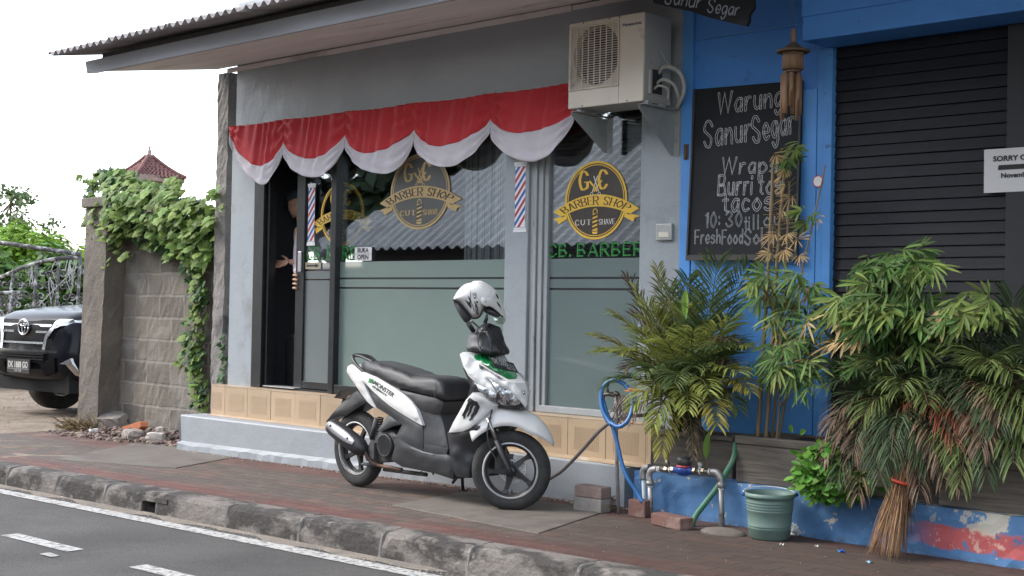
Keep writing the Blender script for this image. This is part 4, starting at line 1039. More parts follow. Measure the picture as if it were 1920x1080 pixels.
b.tube(cat_rom([(xg, YA + .17, az0 + .2), (xg + .05, YA + .16, az0 + .235), (xg + .12, YA + .2, az0 + .21), (xg + .145, YA + .24, az0 + .14), (xg + .12, YA + .27, az0 + .06), (xg + .05, YA + .31, az0 + .0), (xg + .02, YW, az0 - .01)], 8), .013, 10)
b.tube(cat_rom([(xg, YA + .15, az0 + .13), (xg + .05, YA + .15, az0 + .15), (xg + .095, YA + .2, az0 + .12), (xg + .09, YA + .26, az0 + .05), (xg + .03, YW, az0 + .01)], 8), .010, 10)
b.tube(cat_rom([(xg, YA + .12, az0 + .09), (xg + .03, YA + .13, az0 + .11), (xg + .07, YA + .17, az0 + .09), (xg + .05, YA + .2, az0 + .03)], 6), .008, 8)
b.build('pipe', m_pipe, ac)
b = MB(); b.tube(cat_rom([(xg + .004, YA + .16, az0 + ah * .62), (xg + .03, YA + .2, az0 + ah * .5), (xg + .05, YA + .24, az0 + ah * .4), (xg + .1, YA + .25, az0 + .2)], 6), .005, 8); b.build('cable', m_pipe, ac)
# ================================================================== leaves
def leafmat(name, c, isl=.35, rough=.5, tr=.25):
    m = mat(name, c, rough, island=isl, spec=.18)
    t = m.node_tree; b = t.nodes['Principled BSDF']; out = t.nodes['Material Output']
    if tr and not t.nodes.get('thin'):
        ts = _n(t, 'ShaderNodeBsdfTranslucent'); ts.name = 'thin'; mx = _n(t, 'ShaderNodeMixShader'); mx.inputs[0].default_value = tr
        src = b.inputs['Base Color'].links[0].from_socket; t.links.new(src, ts.inputs[0])
        t.links.new(b.outputs[0], mx.inputs[1]); t.links.new(ts.outputs[0], mx.inputs[2]); t.links.new(mx.outputs[0], out.inputs[0])
    return m
def blade(b, p, d, nrm, L, w_, droop=.3, seg=3, fold=.25):
    """lance-shaped leaf: base p, direction d, face normal nrm, bending down"""
    p, d = V(p), V(d).normalized(); s = d.cross(V(nrm))
    s = s.normalized() if s.length > 1e-4 else d.orthogonal().normalized()
    up = s.cross(d).normalized(); vs = [p]; fs = []; q = p.copy(); dd = d.copy()
    prof = ((.3, .85), (.65, 1.0), (.85, .6)) if seg == 3 else ((.4, 1.0),)
    last = 0
    for t, k in prof:
        q = q + dd * L * (t - last); last = t; dd = (dd + V((0, 0, -1)) * droop * .5).normalized()
        vs += [q + s * w_ / 2 * k + up * w_ * fold * k, q, q - s * w_ / 2 * k + up * w_ * fold * k]
    vs.append(q + dd * L * (1 - last)); n = len(prof)
    fs += [(0, 1, 2), (0, 2, 3)]
    for i in range(n - 1):
        a = 1 + 3 * i; fs += [(a, a + 3, a + 4, a + 1), (a + 1, a + 4, a + 5, a + 2)]
    a = 1 + 3 * (n - 1); e = len(vs) - 1; fs += [(a, e, a + 1), (a + 1, e, a + 2)]
    b.add(vs, fs)
def lobed(b, p, d, nrm, L, rnd, cup=.15):
    """broad lobed creeper leaf"""
    p, d, n = V(p), V(d).normalized(), V(nrm).normalized(); s = d.cross(n).normalized(); n = s.cross(d).normalized()
    out = [(0, 0), (-.18, -.42), (.12, -.5), (.2, -.62), (.42, -.42), (.62, -.4), (.68, -.22), (1, 0), (.68, .22), (.62, .4), (.42, .42), (.2, .62), (.12, .5), (-.18, .42)]
    vs = [p + d * L * .3 + n * L * cup * .2]
    for x, y in out: vs.append(p + d * L * x + s * L * y * .95 + n * L * (-cup * (abs(y) * .9 + max(0, x - .4) * .8) + rnd.uniform(-.03, .03)))
    k = len(out); b.add(vs, [(0, i + 1, (i + 1) % k + 1) for i in range(k)])
def rdir(r, el0=-1.0, el1=1.0):
    a = r.uniform(0, 2 * math.pi); z = r.uniform(el0, el1); q = math.sqrt(max(0, 1 - z * z)); return V((q * math.cos(a), q * math.sin(a), z))
def quadleaf(b, p, n, L, w_, r):
    n = V(n).normalized(); d = n.cross(rdir(r)).normalized(); s = n.cross(d)
    b.add([p, p + d * L * .5 + s * w_ / 2 - n * L * .05, p + d * L - n * L * .12, p + d * L * .5 - s * w_ / 2 - n * L * .05], [(0, 1, 2, 3)])
m_bark = mat('bark', (.16, .13, .10), .9, c2=(.10, .08, .065), scale=9, stretch=(1, 1, .3), bump=.6, bscale=20)
def tree(name, label, base, h, crown_c, crown_r, nleaf, leafsz, m, seed, group=None, gaps=.25, cat='tree', trunk_r=.15, nclump=26):
    r = random.Random(seed); base = V(base); root = thing(name, label, cat, tuple(base), group)
    b = MB(); cc = V(crown_c); top = cc + V((0, 0, crown_r[2] * .5))
    path = cat_rom([tuple(base), tuple(base + (cc - base) * .5 + V((r.uniform(-.2, .2), r.uniform(-.2, .2), 0))), tuple(cc), tuple(top)], 5)
    n = len(path); b.tube(path, [trunk_r * (1 - .85 * i / n) for i in range(n)], 8)
    clumps = []
    for k in range(nclump):
        d = rdir(r, -.55, 1); q = r.uniform(.45, 1.0) ** .6; c = cc + V((d.x * crown_r[0] * q, d.y * crown_r[1] * q, d.z * crown_r[2] * q)); clumps.append((c, r.uniform(.22, .42) * min(crown_r)))
        s = path[min(n - 1, int(n * r.uniform(.45, .95)))]; m_ = V(s) * .45 + c * .55 + V((0, 0, -.1 * crown_r[2]))
        b.tube(cat_rom([s, tuple(m_), tuple(c)], 4), [trunk_r * .3, trunk_r * .25, trunk_r * .22, trunk_r * .2, trunk_r * .16, trunk_r * .13, trunk_r * .1, trunk_r * .07, trunk_r * .05][:9], 5)
    b.build('trunk', m_bark, root)
    b = MB()
    for i in range(nleaf):
        c, cr = clumps[r.randrange(len(clumps))]
        if r.random() < gaps * .3: continue
        d = rdir(r); p = c + d * cr * r.random() ** .45 * r.uniform(.8, 1.25)
        quadleaf(b, p, (d + V((0, 0, .8)) + rdir(r) * .6), leafsz * r.uniform(.6, 1.3), leafsz * .5 * r.uniform(.7, 1.2), r)
    b.build('crown', m, root, fix=False); return root
# ================================================================== left: wall, pillar, post, creeper
m_block = bpy.data.materials.new('concrete_blocks')
def blockmat(m):
    m.use_nodes = True; t = m.node_tree; L = t.links.new; b = t.nodes['Principled BSDF']
    co = _n(t, 'ShaderNodeTexCoord').outputs['Object']; sx = _n(t, 'ShaderNodeSeparateXYZ'); L(co, sx.inputs[0]); cb = _n(t, 'ShaderNodeCombineXYZ'); L(sx.outputs['X'], cb.inputs['X']); L(sx.outputs['Z'], cb.inputs['Y'])
    wn = _n(t, 'ShaderNodeTexNoise'); wn.inputs['Scale'].default_value = 6; wn.inputs['Detail'].default_value = 5; L(co, wn.inputs['Vector'])
    sc_ = _n(t, 'ShaderNodeVectorMath', operation='SCALE'); sc_.inputs['Scale'].default_value = .028; L(wn.outputs['Color'], sc_.inputs[0]); ad = _n(t, 'ShaderNodeVectorMath', operation='ADD'); L(cb.outputs[0], ad.inputs[0]); L(sc_.outputs[0], ad.inputs[1])
    br = _n(t, 'ShaderNodeTexBrick'); L(ad.outputs[0], br.inputs['Vector']); br.inputs['Scale'].default_value = 1; br.inputs['Brick Width'].default_value = .44; br.inputs['Row Height'].default_value = .225; br.inputs['Mortar Size'].default_value = .016; br.inputs['Mortar Smooth'].default_value = .5
    br.inputs['Color1'].default_value = (.195, .172, .14, 1); br.inputs['Color2'].default_value = (.118, .104, .09, 1); br.inputs['Mortar'].default_value = (.225, .205, .178, 1)
    n1 = _n(t, 'ShaderNodeTexNoise'); n1.inputs['Scale'].default_value = 2.2; n1.inputs['Detail'].default_value = 10; L(co, n1.inputs['Vector']); n2 = _n(t, 'ShaderNodeTexNoise'); n2.inputs['Scale'].default_value = 45; n2.inputs['Detail'].default_value = 6; L(co, n2.inputs['Vector'])
    def mix(f, a, bb, lo, hi, bl='MIX'):
        r = _n(t, 'ShaderNodeMapRange'); r.inputs['From Min'].default_value = lo; r.inputs['From Max'].default_value = hi; L(f, r.inputs['Value']); x = _n(t, 'ShaderNodeMix', data_type='RGBA', blend_type=bl); L(r.outputs[0], x.inputs['Factor'])
        for v, i in ((a, 6), (bb, 7)):
            if isinstance(v, tuple): x.inputs[i].default_value = (*v, 1)
            else: L(v, x.inputs[i])
        return x.outputs[2]
    c = mix(n1.outputs['Fac'], br.outputs['Color'], (.245, .228, .205), .52, .7); c = mix(n2.outputs['Fac'], c, (.17, .15, .13), .55, .8)
    L(c, b.inputs['Base Color']); b.inputs['Roughness'].default_value = .95
    h = _n(t, 'ShaderNodeMath', operation='MULTIPLY_ADD'); L(br.outputs['Fac'], h.inputs[0]); h.inputs[1].default_value = -.7; L(n2.outputs['Fac'], h.inputs[2]); bp = _n(t, 'ShaderNodeBump'); bp.inputs['Strength'].default_value = .5; bp.inputs['Distance'].default_value = .012; L(h.outputs[0], bp.inputs['Height']); L(bp.outputs[0], b.inputs['Normal'])
blockmat(m_block)
m_pill = mat('weathered_render', (.19, .162, .135), .9, c2=(.125, .106, .09), scale=2.6, detail=10, bump=.5, bscale=25, bdist=.02, grain=.25, gscale=80, dirt=(.14, .12, .11), dscale=1.8, dlo=.54, dhi=.68)
m_post = mat('post_concrete', (.27, .25, .235), .9, c2=(.19, .175, .165), scale=4, detail=10, bump=.6, bscale=22, bdist=.02, grain=.25, gscale=70, dirt=(.09, .085, .085), dscale=3.2, dlo=.55, dhi=.66)
YBW, YP = 1.32, 1.08
bx0, bx1 = aty(215, 700, YBW).x, aty(415, 700, YBW).x
bzt = aty(300, 408, YBW).z
bw = MB(); nbw = 40; rbw = random.Random(8)
tops = [bzt + rbw.uniform(-.02, .02) for _ in range(nbw + 1)]
bw.grid(lambda u, v: (bx0 + (bx1 - bx0) * u, YBW + rbw.uniform(-.006, .006) + (.05 if v < .02 else 0), -.25 + (tops[int(round(u * nbw))] + .25) * v), nbw, 30, smooth=False)
bw.box(bx0 + .01, bx1 - .01, YBW + .03, YBW + .16, -.3, bzt - .03)
o = bw.build('block_wall', m_block); tag(o, 'bare grey concrete block wall overgrown with creeper beside the shop', 'wall')
P = [aty(px, py, YP) for px, py in ((144, 812), (180, 808), (203, 388), (162, 388))]
b = MB(); nz = 24; rp = random.Random(6); dpt = .34
def pil(u, v):
    s = (u * 4) % 4; k = int(s); f = s - k
    xa = P[0].x + (P[3].x - P[0].x) * v; xb = P[1].x + (P[2].x - P[1].x) * v; z = -.25 + (P[3].z + .25) * v
    c = [(xa, YP), (xb, YP), (xb, YP + dpt), (xa, YP + dpt), (xa, YP)]
    x = c[k][0] + (c[(k + 1) % 5][0] - c[k][0]) * f; y = c[k][1] + (c[(k + 1) % 5][1] - c[k][1]) * f
    h_ = rp.uniform(-1, 1)
    return (x + .004 * h_, y + .004 * rp.uniform(-1, 1), z)
b.grid(pil, 24, nz, smooth=False, closeu=True)
b.box(P[3].x - .045, P[2].x + .04, YP - .04, YP + dpt + .04, P[3].z - .01, P[3].z + .09, .01)
tag(b.build('gate_pillar', m_pill), 'stained leaning gate pillar at the open end of the block wall', 'pillar')
YPo = 1.10
Q = [aty(px, py, YPo) for px, py in ((393, 775), (413, 775), (430, 130), (410, 130))]
b = MB()
def post(u, v):
    s = (u * 4) % 4; k = int(s); f = s - k
    xa = Q[0].x + (Q[3].x - Q[0].x) * v; xb = Q[1].x + (Q[2].x - Q[1].x) * v; z = -.25 + (3.42 + .25) * v
    c = [(xa, YPo), (xb, YPo), (xb, YPo + .19), (xa, YPo + .19), (xa, YPo)]
    x = c[k][0] + (c[(k + 1) % 5][0] - c[k][0]) * f; y = c[k][1] + (c[(k + 1) % 5][1] - c[k][1]) * f
    return (x + rp.uniform(-.005, .005) + .006 * math.sin(z * 5.3), y + rp.uniform(-.005, .005), z)
b.grid(post, 20, 60, smooth=False, closeu=True)
tag(b.build('concrete_post', m_post), 'tall rough concrete post between the block wall and the shop corner', 'post')
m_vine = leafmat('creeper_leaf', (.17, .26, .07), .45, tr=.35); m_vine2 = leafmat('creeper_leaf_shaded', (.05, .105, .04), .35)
m_twig = mat('creeper_stem', (.12, .10, .06), .8, c2=(.07, .08, .04), scale=20)
vine = thing('creeper', 'green lobed-leaf creeper heaped over the block wall and trailing down it', 'creeper', (aty(290, 700, YBW).x, YBW, 0))
rv = random.Random(21)
vpoly = [(160, 372), (163, 340), (178, 322), (200, 312), (238, 318), (262, 336), (282, 342), (306, 336), (330, 330), (345, 362), (372, 372), (392, 388), (402, 385), (400, 440), (396, 492), (372, 500), (352, 488), (330, 480), (312, 486), (300, 462), (276, 462), (262, 450), (242, 440), (226, 452), (214, 476), (196, 486), (184, 480), (176, 446), (164, 420)]
def inpoly(x, y, p):
    c = False
    for i in range(len(p)):
        (x1, y1), (x2, y2) = p[i], p[i - 1]
        if (y1 > y) != (y2 > y) and x < (x2 - x1) * (y - y1) / (y2 - y1) + x1: c = not c
    return c
b1, b2 = MB(), MB(); cnt = 0
while cnt < 1150:
    x, y = rv.uniform(158, 404), rv.uniform(310, 502)
    if not inpoly(x, y, vpoly): continue
    edge = min(1, min(math.hypot(x - a, y - c) for a, c in vpoly) / 40)
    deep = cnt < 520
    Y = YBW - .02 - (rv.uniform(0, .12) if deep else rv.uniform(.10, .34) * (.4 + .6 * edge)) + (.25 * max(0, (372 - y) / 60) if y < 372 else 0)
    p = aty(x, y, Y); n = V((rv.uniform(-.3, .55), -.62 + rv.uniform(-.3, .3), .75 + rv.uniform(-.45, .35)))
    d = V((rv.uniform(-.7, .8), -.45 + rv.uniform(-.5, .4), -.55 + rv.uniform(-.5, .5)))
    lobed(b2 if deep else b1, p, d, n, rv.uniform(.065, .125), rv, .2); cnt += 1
def strand(pts, Y, nl, sz, r, b, wr=.004, spread=.05, stem=None):
    c = cat_rom([tuple(aty(x, y, Y + (q[2] if len(q) > 2 else 0))) for q in pts for x, y in [q[:2]]], 6); (stem or sb).tube(c, wr, 5)
    for i in range(nl):
        p = V(c[int((len(c) - 1) * (i + r.random()) / nl)]) + V((r.uniform(-1, 1), r.uniform(-.8, .1), r.uniform(-.6, .6))) * spread
        lobed(b, p, (r.uniform(-1, 1), -.4, r.uniform(-.9, .3)), (r.uniform(-.4, .5), -.8, .6 + r.uniform(-.4, .3)), sz * r.uniform(.6, 1.2), r)
sb = MB()
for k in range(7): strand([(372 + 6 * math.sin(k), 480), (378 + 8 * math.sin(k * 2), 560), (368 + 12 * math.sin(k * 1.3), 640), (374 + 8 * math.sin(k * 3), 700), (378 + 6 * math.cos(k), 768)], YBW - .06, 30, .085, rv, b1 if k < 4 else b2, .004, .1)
strand([(352, 640), (345, 670), (340, 690)], YBW - .06, 16, .08, rv, b1, .003, .06)
strand([(350, 500), (372, 540), (385, 580)], YBW - .05, 26, .09, rv, b2, .003, .1)
strand([(392, 400), (408, 392), (432, 382), (452, 366), (466, 350)], YPo - .05, 10, .085, rv, b1, .004, .03)
strand([(394, 372), (405, 360), (410, 352)], YPo - .04, 6, .09, rv, b1, .003, .03)
strand([(172, 345), (160, 338), (146, 333)], YBW - .1, 9, .075, rv, b1, .003, .03)
strand([(330, 340), (334, 330)], YBW - .1, 4, .07, rv, b1, .003, .02)
strand([(190, 478), (204, 486), (200, 500)], YBW - .2, 6, .08, rv, b1, .003, .04)
strand([(222, 470), (232, 484), (250, 478)], YBW - .2, 9, .08, rv, b1, .003, .04)
for k in range(26):
    x = rv.uniform(170, 390); y = rv.uniform(345, 440); sb.tube(cat_rom([tuple(aty(x, y, YBW - .08)), tuple(aty(x + rv.uniform(-25, 25), y + 40, YBW - .12)), tuple(aty(x + rv.uniform(-40, 40), y + 80 * rv.random() + 20, YBW - .05))], 4), .0035, 5)
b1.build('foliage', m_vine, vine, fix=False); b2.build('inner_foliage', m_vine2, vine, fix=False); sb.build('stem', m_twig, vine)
v2 = thing('creeper', 'thin creeper climbing the gap between concrete post and shop wall', 'creeper', tuple(aty(420, 715, .99)))
sb = MB(); b = MB(); strand([(417, 712), (424, 690), (420, 660), (421, 628)], .98, 22, .06, rv, b, .003, .03); b.build('foliage', m_vine2, v2, fix=False); sb.build('stem', m_twig, v2)
# ---- rubble at the foot of the wall
m_rock = mat('rubble_grey', (.30, .27, .24), .95, c2=(.20, .175, .155), scale=12, bump=.8, bscale=40, bdist=.01, island=.3); m_terra = mat('terracotta', (.50, .17, .075), .8, c2=(.38, .13, .06), scale=9, bump=.3); m_rbrick = mat('broken_brick', (.22, .085, .055), .95, c2=(.15, .06, .045), scale=10, bump=.6, bscale=30, island=.3)
m_rwhite = mat('rubble_pale', (.52, .48, .43), .9, c2=(.4, .36, .32), scale=14, bump=.5)
rr = random.Random(31)
def rock(name, lab, cat, px, py, w_, d_, h_, m, group=None, seed=0, tilt=0):
    r = random.Random(seed); c = atz(px, py); bm = bmesh.new(); bmesh.ops.create_cube(bm, size=1); bmesh.ops.subdivide_edges(bm, edges=bm.edges[:], cuts=3, use_grid_fill=True)
    a = r.uniform(0, 3); M = Matrix.Rotation(a, 3, 'Z') @ Matrix.Rotation(tilt, 3, 'X')
    for v in bm.verts:
        q = v.co.normalized() * .62 * .55 + v.co * .45 * 1.1; q += V((r.uniform(-.05, .05), r.uniform(-.05, .05), r.uniform(-.05, .05)))
        v.co = M @ V((q.x * w_, q.y * d_, q.z * h_)) + c + V((0, 0, h_ * .38))
    b = MB(); b.bm(bm); return tag(b.build(name, m, loc=tuple(c)), lab, cat, group)
rock('concrete_lump', 'large grey concrete lump against the gate pillar foot', 'rubble', 213, 808, .30, .22, .2, m_rock, seed=1, tilt=.3)
rock('concrete_lump', 'flat dark stone lying in front of the rubble heap', 'rubble', 250, 823, .26, .16, .10, m_rock, seed=2)
rock('concrete_lump', 'pale stone lying nearest the corner of the step', 'rubble', 292, 829, .16, .12, .10, m_rwhite, seed=3)
rock('concrete_lump', 'round pale stone standing upright in the rubble', 'rubble', 300, 818, .08, .08, .1, m_rwhite, seed=4)
rock('concrete_lump', 'pale stone on top of the rubble under the block wall', 'rubble', 283, 800, .13, .1, .12, m_rwhite, seed=5)
rock('broken_brick', 'dark red broken brick beside the end of the step', 'brick', 322, 815, .2, .14, .14, m_rbrick, seed=6)
rock('broken_brick', 'dark red brick piece in the middle of the rubble', 'brick', 305, 806, .18, .13, .13, m_rbrick, seed=7)
rock('broken_brick', 'dark red brick against the block wall above the other bricks', 'brick', 318, 795, .18, .12, .13, m_rbrick, seed=8)
rock('white_wrapper', 'crumpled white wrapper by the gate pillar', 'litter', 178, 812, .11, .06, .05, mat('litter_white', (.75, .75, .74), .6), seed=9)
c = [aty(px, py, 1.12) for px, py in ((228, 800), (262, 790), (264, 800), (258, 806), (234, 812))]
b = MB(); b.prism([c[0], c[1], c[2], c[3], c[4]], (.05, .06, .0)); tag(b.build('roof_tile_shard', m_terra, loc=tuple(c[4]), bevel=.006), 'bright orange broken roof tile leaning in the rubble', 'roof tile')
b = MB(); a_, c_ = atz(235, 818), atz(278, 806); b.tube([a_ + V((0, 0, .05)), (a_ + c_) / 2 + V((0, 0, .075)), c_ + V((0, 0, .07))], [.02, .017, .012], 7); tag(b.build('stick', m_bark, loc=tuple(a_)), 'dry stick lying across the rubble', 'stick')
b = MB(); x0, x1 = aty(215, 820, 1.0).x, sl
for k in range(800):
    x = rr.uniform(x0 - .8, x1); y = rr.uniform(.72, 1.3); y = y - .2 * rr.random() * (x < x1 - .6)
    stone(b, (x, y, gz(x) + .06 * max(0, (y - .8) / .5) + .005), rr.choice((.006, .01, .014, .02, .03, .045)) * rr.uniform(.6, 1.1), rr, .7)
tag(b.build('rubble', mat('rubble_earth', (.17, .13, .105), .95, island=.75)), 'small broken stones and earth under the block wall', 'rubble', kind='stuff')
b = MB()
for k in range(260):
    c = aty(158 + rr.gauss(0, 10), 700, .98); x = c.x; p = V((x, rr.uniform(.85, 1.1), gz(x) + rr.uniform(0, .06))); blade(b, p, (rr.uniform(-1, 1), rr.uniform(-1, .2), rr.uniform(.1, 1)), (0, -1, .5), rr.uniform(.06, .2), .012, .4)
tag(b.build('dry_weeds', leafmat('dry_weed', (.22, .17, .09), .5, tr=.1), fix=False), 'dry weeds tufted at the foot of the gate pillar', 'weeds', kind='stuff')
# fallen leaves and chips on the dirt
b = MB()
for k in range(700):
    x = rr.uniform(-13, -5.2); y = rr.uniform(-.4, 6); stone(b, (x, y, gz(x) - .005), rr.uniform(.006, .02), rr, .45)
tag(b.build('gravel', mat('gravel_pale', (.25, .205, .16), .95, island=.6)), 'scattered gravel on the dirt driveway', 'gravel', kind='stuff')
# ================================================================== far left: gate, trees, shrine
m_hedge = leafmat('sunlit_leaf', (.19, .34, .04), .35, tr=.4); m_hedge2 = leafmat('shrub_leaf', (.085, .17, .04), .4, tr=.3); m_far = leafmat('tree_leaf_far', (.10, .15, .06), .3)
def bush(name, label, pxs, d, nl, lf, m, seed, group=None):
    """shrub filling an area of the view at depth d: pxs = (x0, x1, ytop, ybase)"""
    x0, x1, yt, yb = pxs; r = random.Random(seed); ctr = atd((x0 + x1) / 2, (yt + yb) / 2, d); ppm_ = F / d; w_, h_ = (x1 - x0) / ppm_ / 2, (yb - yt) / ppm_ / 2
    g = V((ctr.x, ctr.y, gz(ctr.x) - .05)); root = thing(name, label, 'shrub', tuple(g), group); b = MB(); sb_ = MB()
    cl = []
    for k in range(34):
        q = rdir(r, -1, 1); rr_ = r.random() ** .4; c = ctr + rgt * q.x * w_ * rr_ + V((0, 0, 1)) * q.z * h_ * rr_ + fwd * q.y * w_ * .5 * rr_; cl.append((c, r.uniform(.18, .36) * min(w_, h_) + .1)); sb_.tube([g, (g + c) / 2 + V((0, 0, .1)), c], [.03, .018, .006], 5)
    for i in range(nl):
        c, cr = cl[r.randrange(len(cl))]; q = rdir(r); p = c + q * cr * r.random() ** .4 * 1.15; quadleaf(b, p, q + V((0, 0, 1.1)) + rdir(r) * .5, lf * r.uniform(.6, 1.4), lf * .55, r)
    b.build('foliage', m, root, fix=False); sb_.build('stem', m_bark, root); return root
bush('shrub', 'bright yellow-green shrub mass behind the iron gate', (-160, 175, 428, 640), 27, 17000, .15, m_hedge, 1)
bush('shrub', 'mid green broadleaf shrub low behind the gate and the car', (30, 170, 470, 640), 23.5, 3400, .2, m_hedge2, 2)
bush('shrub', 'dark green shrub at the left edge behind the gate', (-120, 60, 480, 660), 22.5, 3200, .16, m_hedge2, 3)
c = atd(20, 400, 32)
tree('small_tree', 'thin sparse tree rising over the bright shrubs', (c.x, c.y, gz(c.x)), 5, (c.x, c.y, c.z - .1), (1.35, 1.0, .75), 1000, .17, m_far, 5, gaps=.8, trunk_r=.06, nclump=24)
for k, (px, d, hh, rad) in enumerate(((240, 60, 3.2, 3.5), (330, 64, 3.0, 3.2), (420, 70, 4, 4))):
    c = atd(px, 500, d); tree('garden_tree', ['low far tree behind the creeper wall', 'low far bush tree behind the shrine roof', 'low far tree behind the concrete post'][k], (c.x, c.y, -.5), hh, (c.x, c.y, hh * .6), (rad, rad, hh * .4), 2600, .35, m_far, 40 + k, trunk_r=.2)
# iron gate
m_iron = mat('flaking_iron', (.16, .15, .145), .7, metal=.2, c2=(.08, .075, .07), scale=14, dirt=(.55, .54, .52), dscale=10, dlo=.5, dhi=.6)
m_strip = mat('white_rag', (.62, .61, .58), .8)
Dg_ = 19.0
gate = thing('iron_gate', 'ornate weathered iron gate with scrolls and white rags tied on', 'gate', tuple(atd(100, 700, Dg_)))
b = MB()
def gp(x, y, o_=0): return tuple(atd(x, y, Dg_ + o_))
ru = MB(); ru.tube([gp(-60, 448), gp(30, 459), gp(152, 477)], .032, 8); ru.build('rail', m_iron, gate)
ru = MB(); ru.tube(cat_rom([gp(-60, 540), gp(0, 520), gp(50, 499), gp(105, 485), gp(150, 483)], 6), .026, 8); ru.build('rail', m_iron, gate)
ru = MB(); ru.tube([gp(-60, 598), gp(140, 580)], .024, 8); ru.build('rail', m_iron, gate)
for x, t in ((20, 505), (63, 492), (105, 486), (145, 480)):
    ru = MB(); ru.tube([gp(x + 6, t), gp(x - 4 if x > 30 else x - 14, 640)], .022, 7); ru.build('upright', m_iron, gate)
def scroll(cx, cy, r, s, a0=0):
    pts = [gp(cx + s * (r * (1 - t / 15) * math.cos(a0 + t * .62)), cy + r * (1 - t / 15) * math.sin(a0 + t * .62), .02) for t in range(15)]; return cat_rom(pts, 2)
sc_b = MB(); rsx = random.Random(3)
for x in range(-20, 150, 14):
    for y in (512, 534, 556, 572):
        if y < 520 - x * .25: continue
        sc_b.tube(scroll(x + rsx.uniform(-3, 3), y + rsx.uniform(-3, 3), rsx.uniform(7, 11), rsx.choice((-1, 1)), rsx.uniform(0, 6)), .011, 5)
sc_b.build('scrollwork', m_iron, gate)
rg_ = MB()
for px, py in ((133, 478), (138, 480), (60, 494), (104, 490), (130, 505), (96, 520)):
    for k in range(4):
        rg_.tube(cat_rom([gp(px + rsx.uniform(-4, 4), py), gp(px + rsx.uniform(-9, 9), py + 16), gp(px + rsx.uniform(-14, 10), py + rsx.uniform(25, 60))], 4), .007, 5, flat=.5)
rg_.tube(cat_rom([gp(70, 575), gp(100, 545), gp(135, 510), gp(146, 500)], 6), .014, 5, flat=.5); rg_.build('rag', m_strip, gate)
# low scroll fence beside the gate
lf = thing('iron_fence', 'low rusty scroll fence panel left of the parked car', 'fence', tuple(atd(-20, 690, 18.0)))
b = MB()
for i in range(7):
    for y in (566, 590, 615): b.tube([tuple(atd(-50 + i * 12 + 8 * math.cos(t * .7), y + 9 * math.sin(t * .7), 18)) for t in range(10)], .012, 5)
b.build('scrollwork', m_iron, lf); b = MB(); b.tube([tuple(atd(-60, 552, 18)), tuple(atd(45, 548, 18))], .025, 8); b.build('rail', m_iron, lf)
b = MB(); b.tube([tuple(atd(6, 690, 18)), tuple(atd(24, 545, 18))], .03, 8); b.build('upright', m_iron, lf)
# shrine roof
Ds = 38.0; sp = atd(279, 336, Ds); s1 = 1 / (F / Ds)
m_rt = mat('red_roof_tile', (.19, .085, .075), .8, c2=(.13, .06, .055), scale=6, island=.15, bump=.3)
m_stone = mat('shrine_stone', (.30, .22, .19), .9, c2=(.22, .16, .14), scale=6)
shr = thing('shrine', 'small shrine tower with a red tiled pyramid roof and stone finial', 'shrine', (sp.x, sp.y, -.4))
roofb = MB(); hw = 50 * s1; ht = 46 * s1; ang = R(38)
cr_ = [V((math.cos(ang + k * math.pi / 2), math.sin(ang + k * math.pi / 2), 0)) for k in range(4)]
def rprof(t): return hw * 1.41 * (1 - t) , ht * (t * .62 + .38 * t * t * 1.0)
for k in range(4):
    A, B = cr_[k], cr_[(k + 1) % 4]; rows = 9
    for i in range(rows):
        r0, z0 = rprof(i / rows * .94); r1, z1 = rprof((i + 1.25) / rows * .94); nn = max(2, int(13 * (1 - i / rows)))
        for j in range(nn):
            a0, a1 = j / nn, (j + 1) / nn; off = .02
            p = [sp + (A + (B - A) * a0) * r0 + V((0, 0, z0 + off)), sp + (A + (B - A) * a1) * r0 + V((0, 0, z0 + off)), sp + (A + (B - A) * a1) * r1 + V((0, 0, z1)), sp + (A + (B - A) * a0) * r1 + V((0, 0, z1))]
            m_ = (p[0] + p[1]) / 2 + V((0, 0, .035)); m2 = (p[2] + p[3]) / 2 + V((0, 0, .03)); roofb.add([p[0], m_, p[1], p[2], m2, p[3]], [(0, 1, 4, 5), (1, 2, 3, 4)])
roofb.cm = 0
for k in range(4):
    for i in range(6):
        r0, z0 = rprof(i / 6 * .94); r1, z1 = rprof((i + 1) / 6 * .94); roofb.add([sp + cr_[k] * r0 * .98 + V((0, 0, z0)), sp + cr_[(k + 1) % 4] * r0 * .98 + V((0, 0, z0)), sp + cr_[(k + 1) % 4] * r1 * .98 + V((0, 0, z1)), sp + cr_[k] * r1 * .98 + V((0, 0, z1))], [(0, 1, 2, 3)])
rf = roofb.build('roof', m_rt, shr)
b = MB()
for k in range(4): b.tube(cat_rom([tuple(sp + cr_[k] * rprof(t)[0] * 1.02 + V((0, 0, rprof(t)[1] + .05))) for t in (0, .25, .5, .75, .92)], 4), .05, 7)
b.build('hip_tile', m_rt, rf)
b = MB(); t0 = sp + V((0, 0, ht * .90)); b.lathe([(5.5 * s1, 0), (5 * s1, 4 * s1), (3.6 * s1, 5 * s1), (4.4 * s1, 11 * s1), (2 * s1, 12 * s1), (1.6 * s1, 17 * s1), (.6 * s1, 22 * s1), (0, 25 * s1)], t0, n=10)
for sgn in (-1, 1): b.tube([t0 + V((sgn * 3.2 * s1 * math.cos(t) + sgn * 3 * s1, 0, 15 * s1 + 3.6 * s1 * math.sin(t))) for t in [q * .5 for q in range(13)]], .9 * s1, 6)
b.build('finial', m_stone, shr)
b = MB(); b.box(sp.x - hw * .95, sp.x + hw * .95, sp.y - hw * .95, sp.y + hw * .95, sp.z - .1, sp.z + .06); b.box(sp.x - hw * .6, sp.x + hw * .6, sp.y - hw * .6, sp.y + hw * .6, -.4, sp.z - .101); b.build('tower', m_stone, shr)
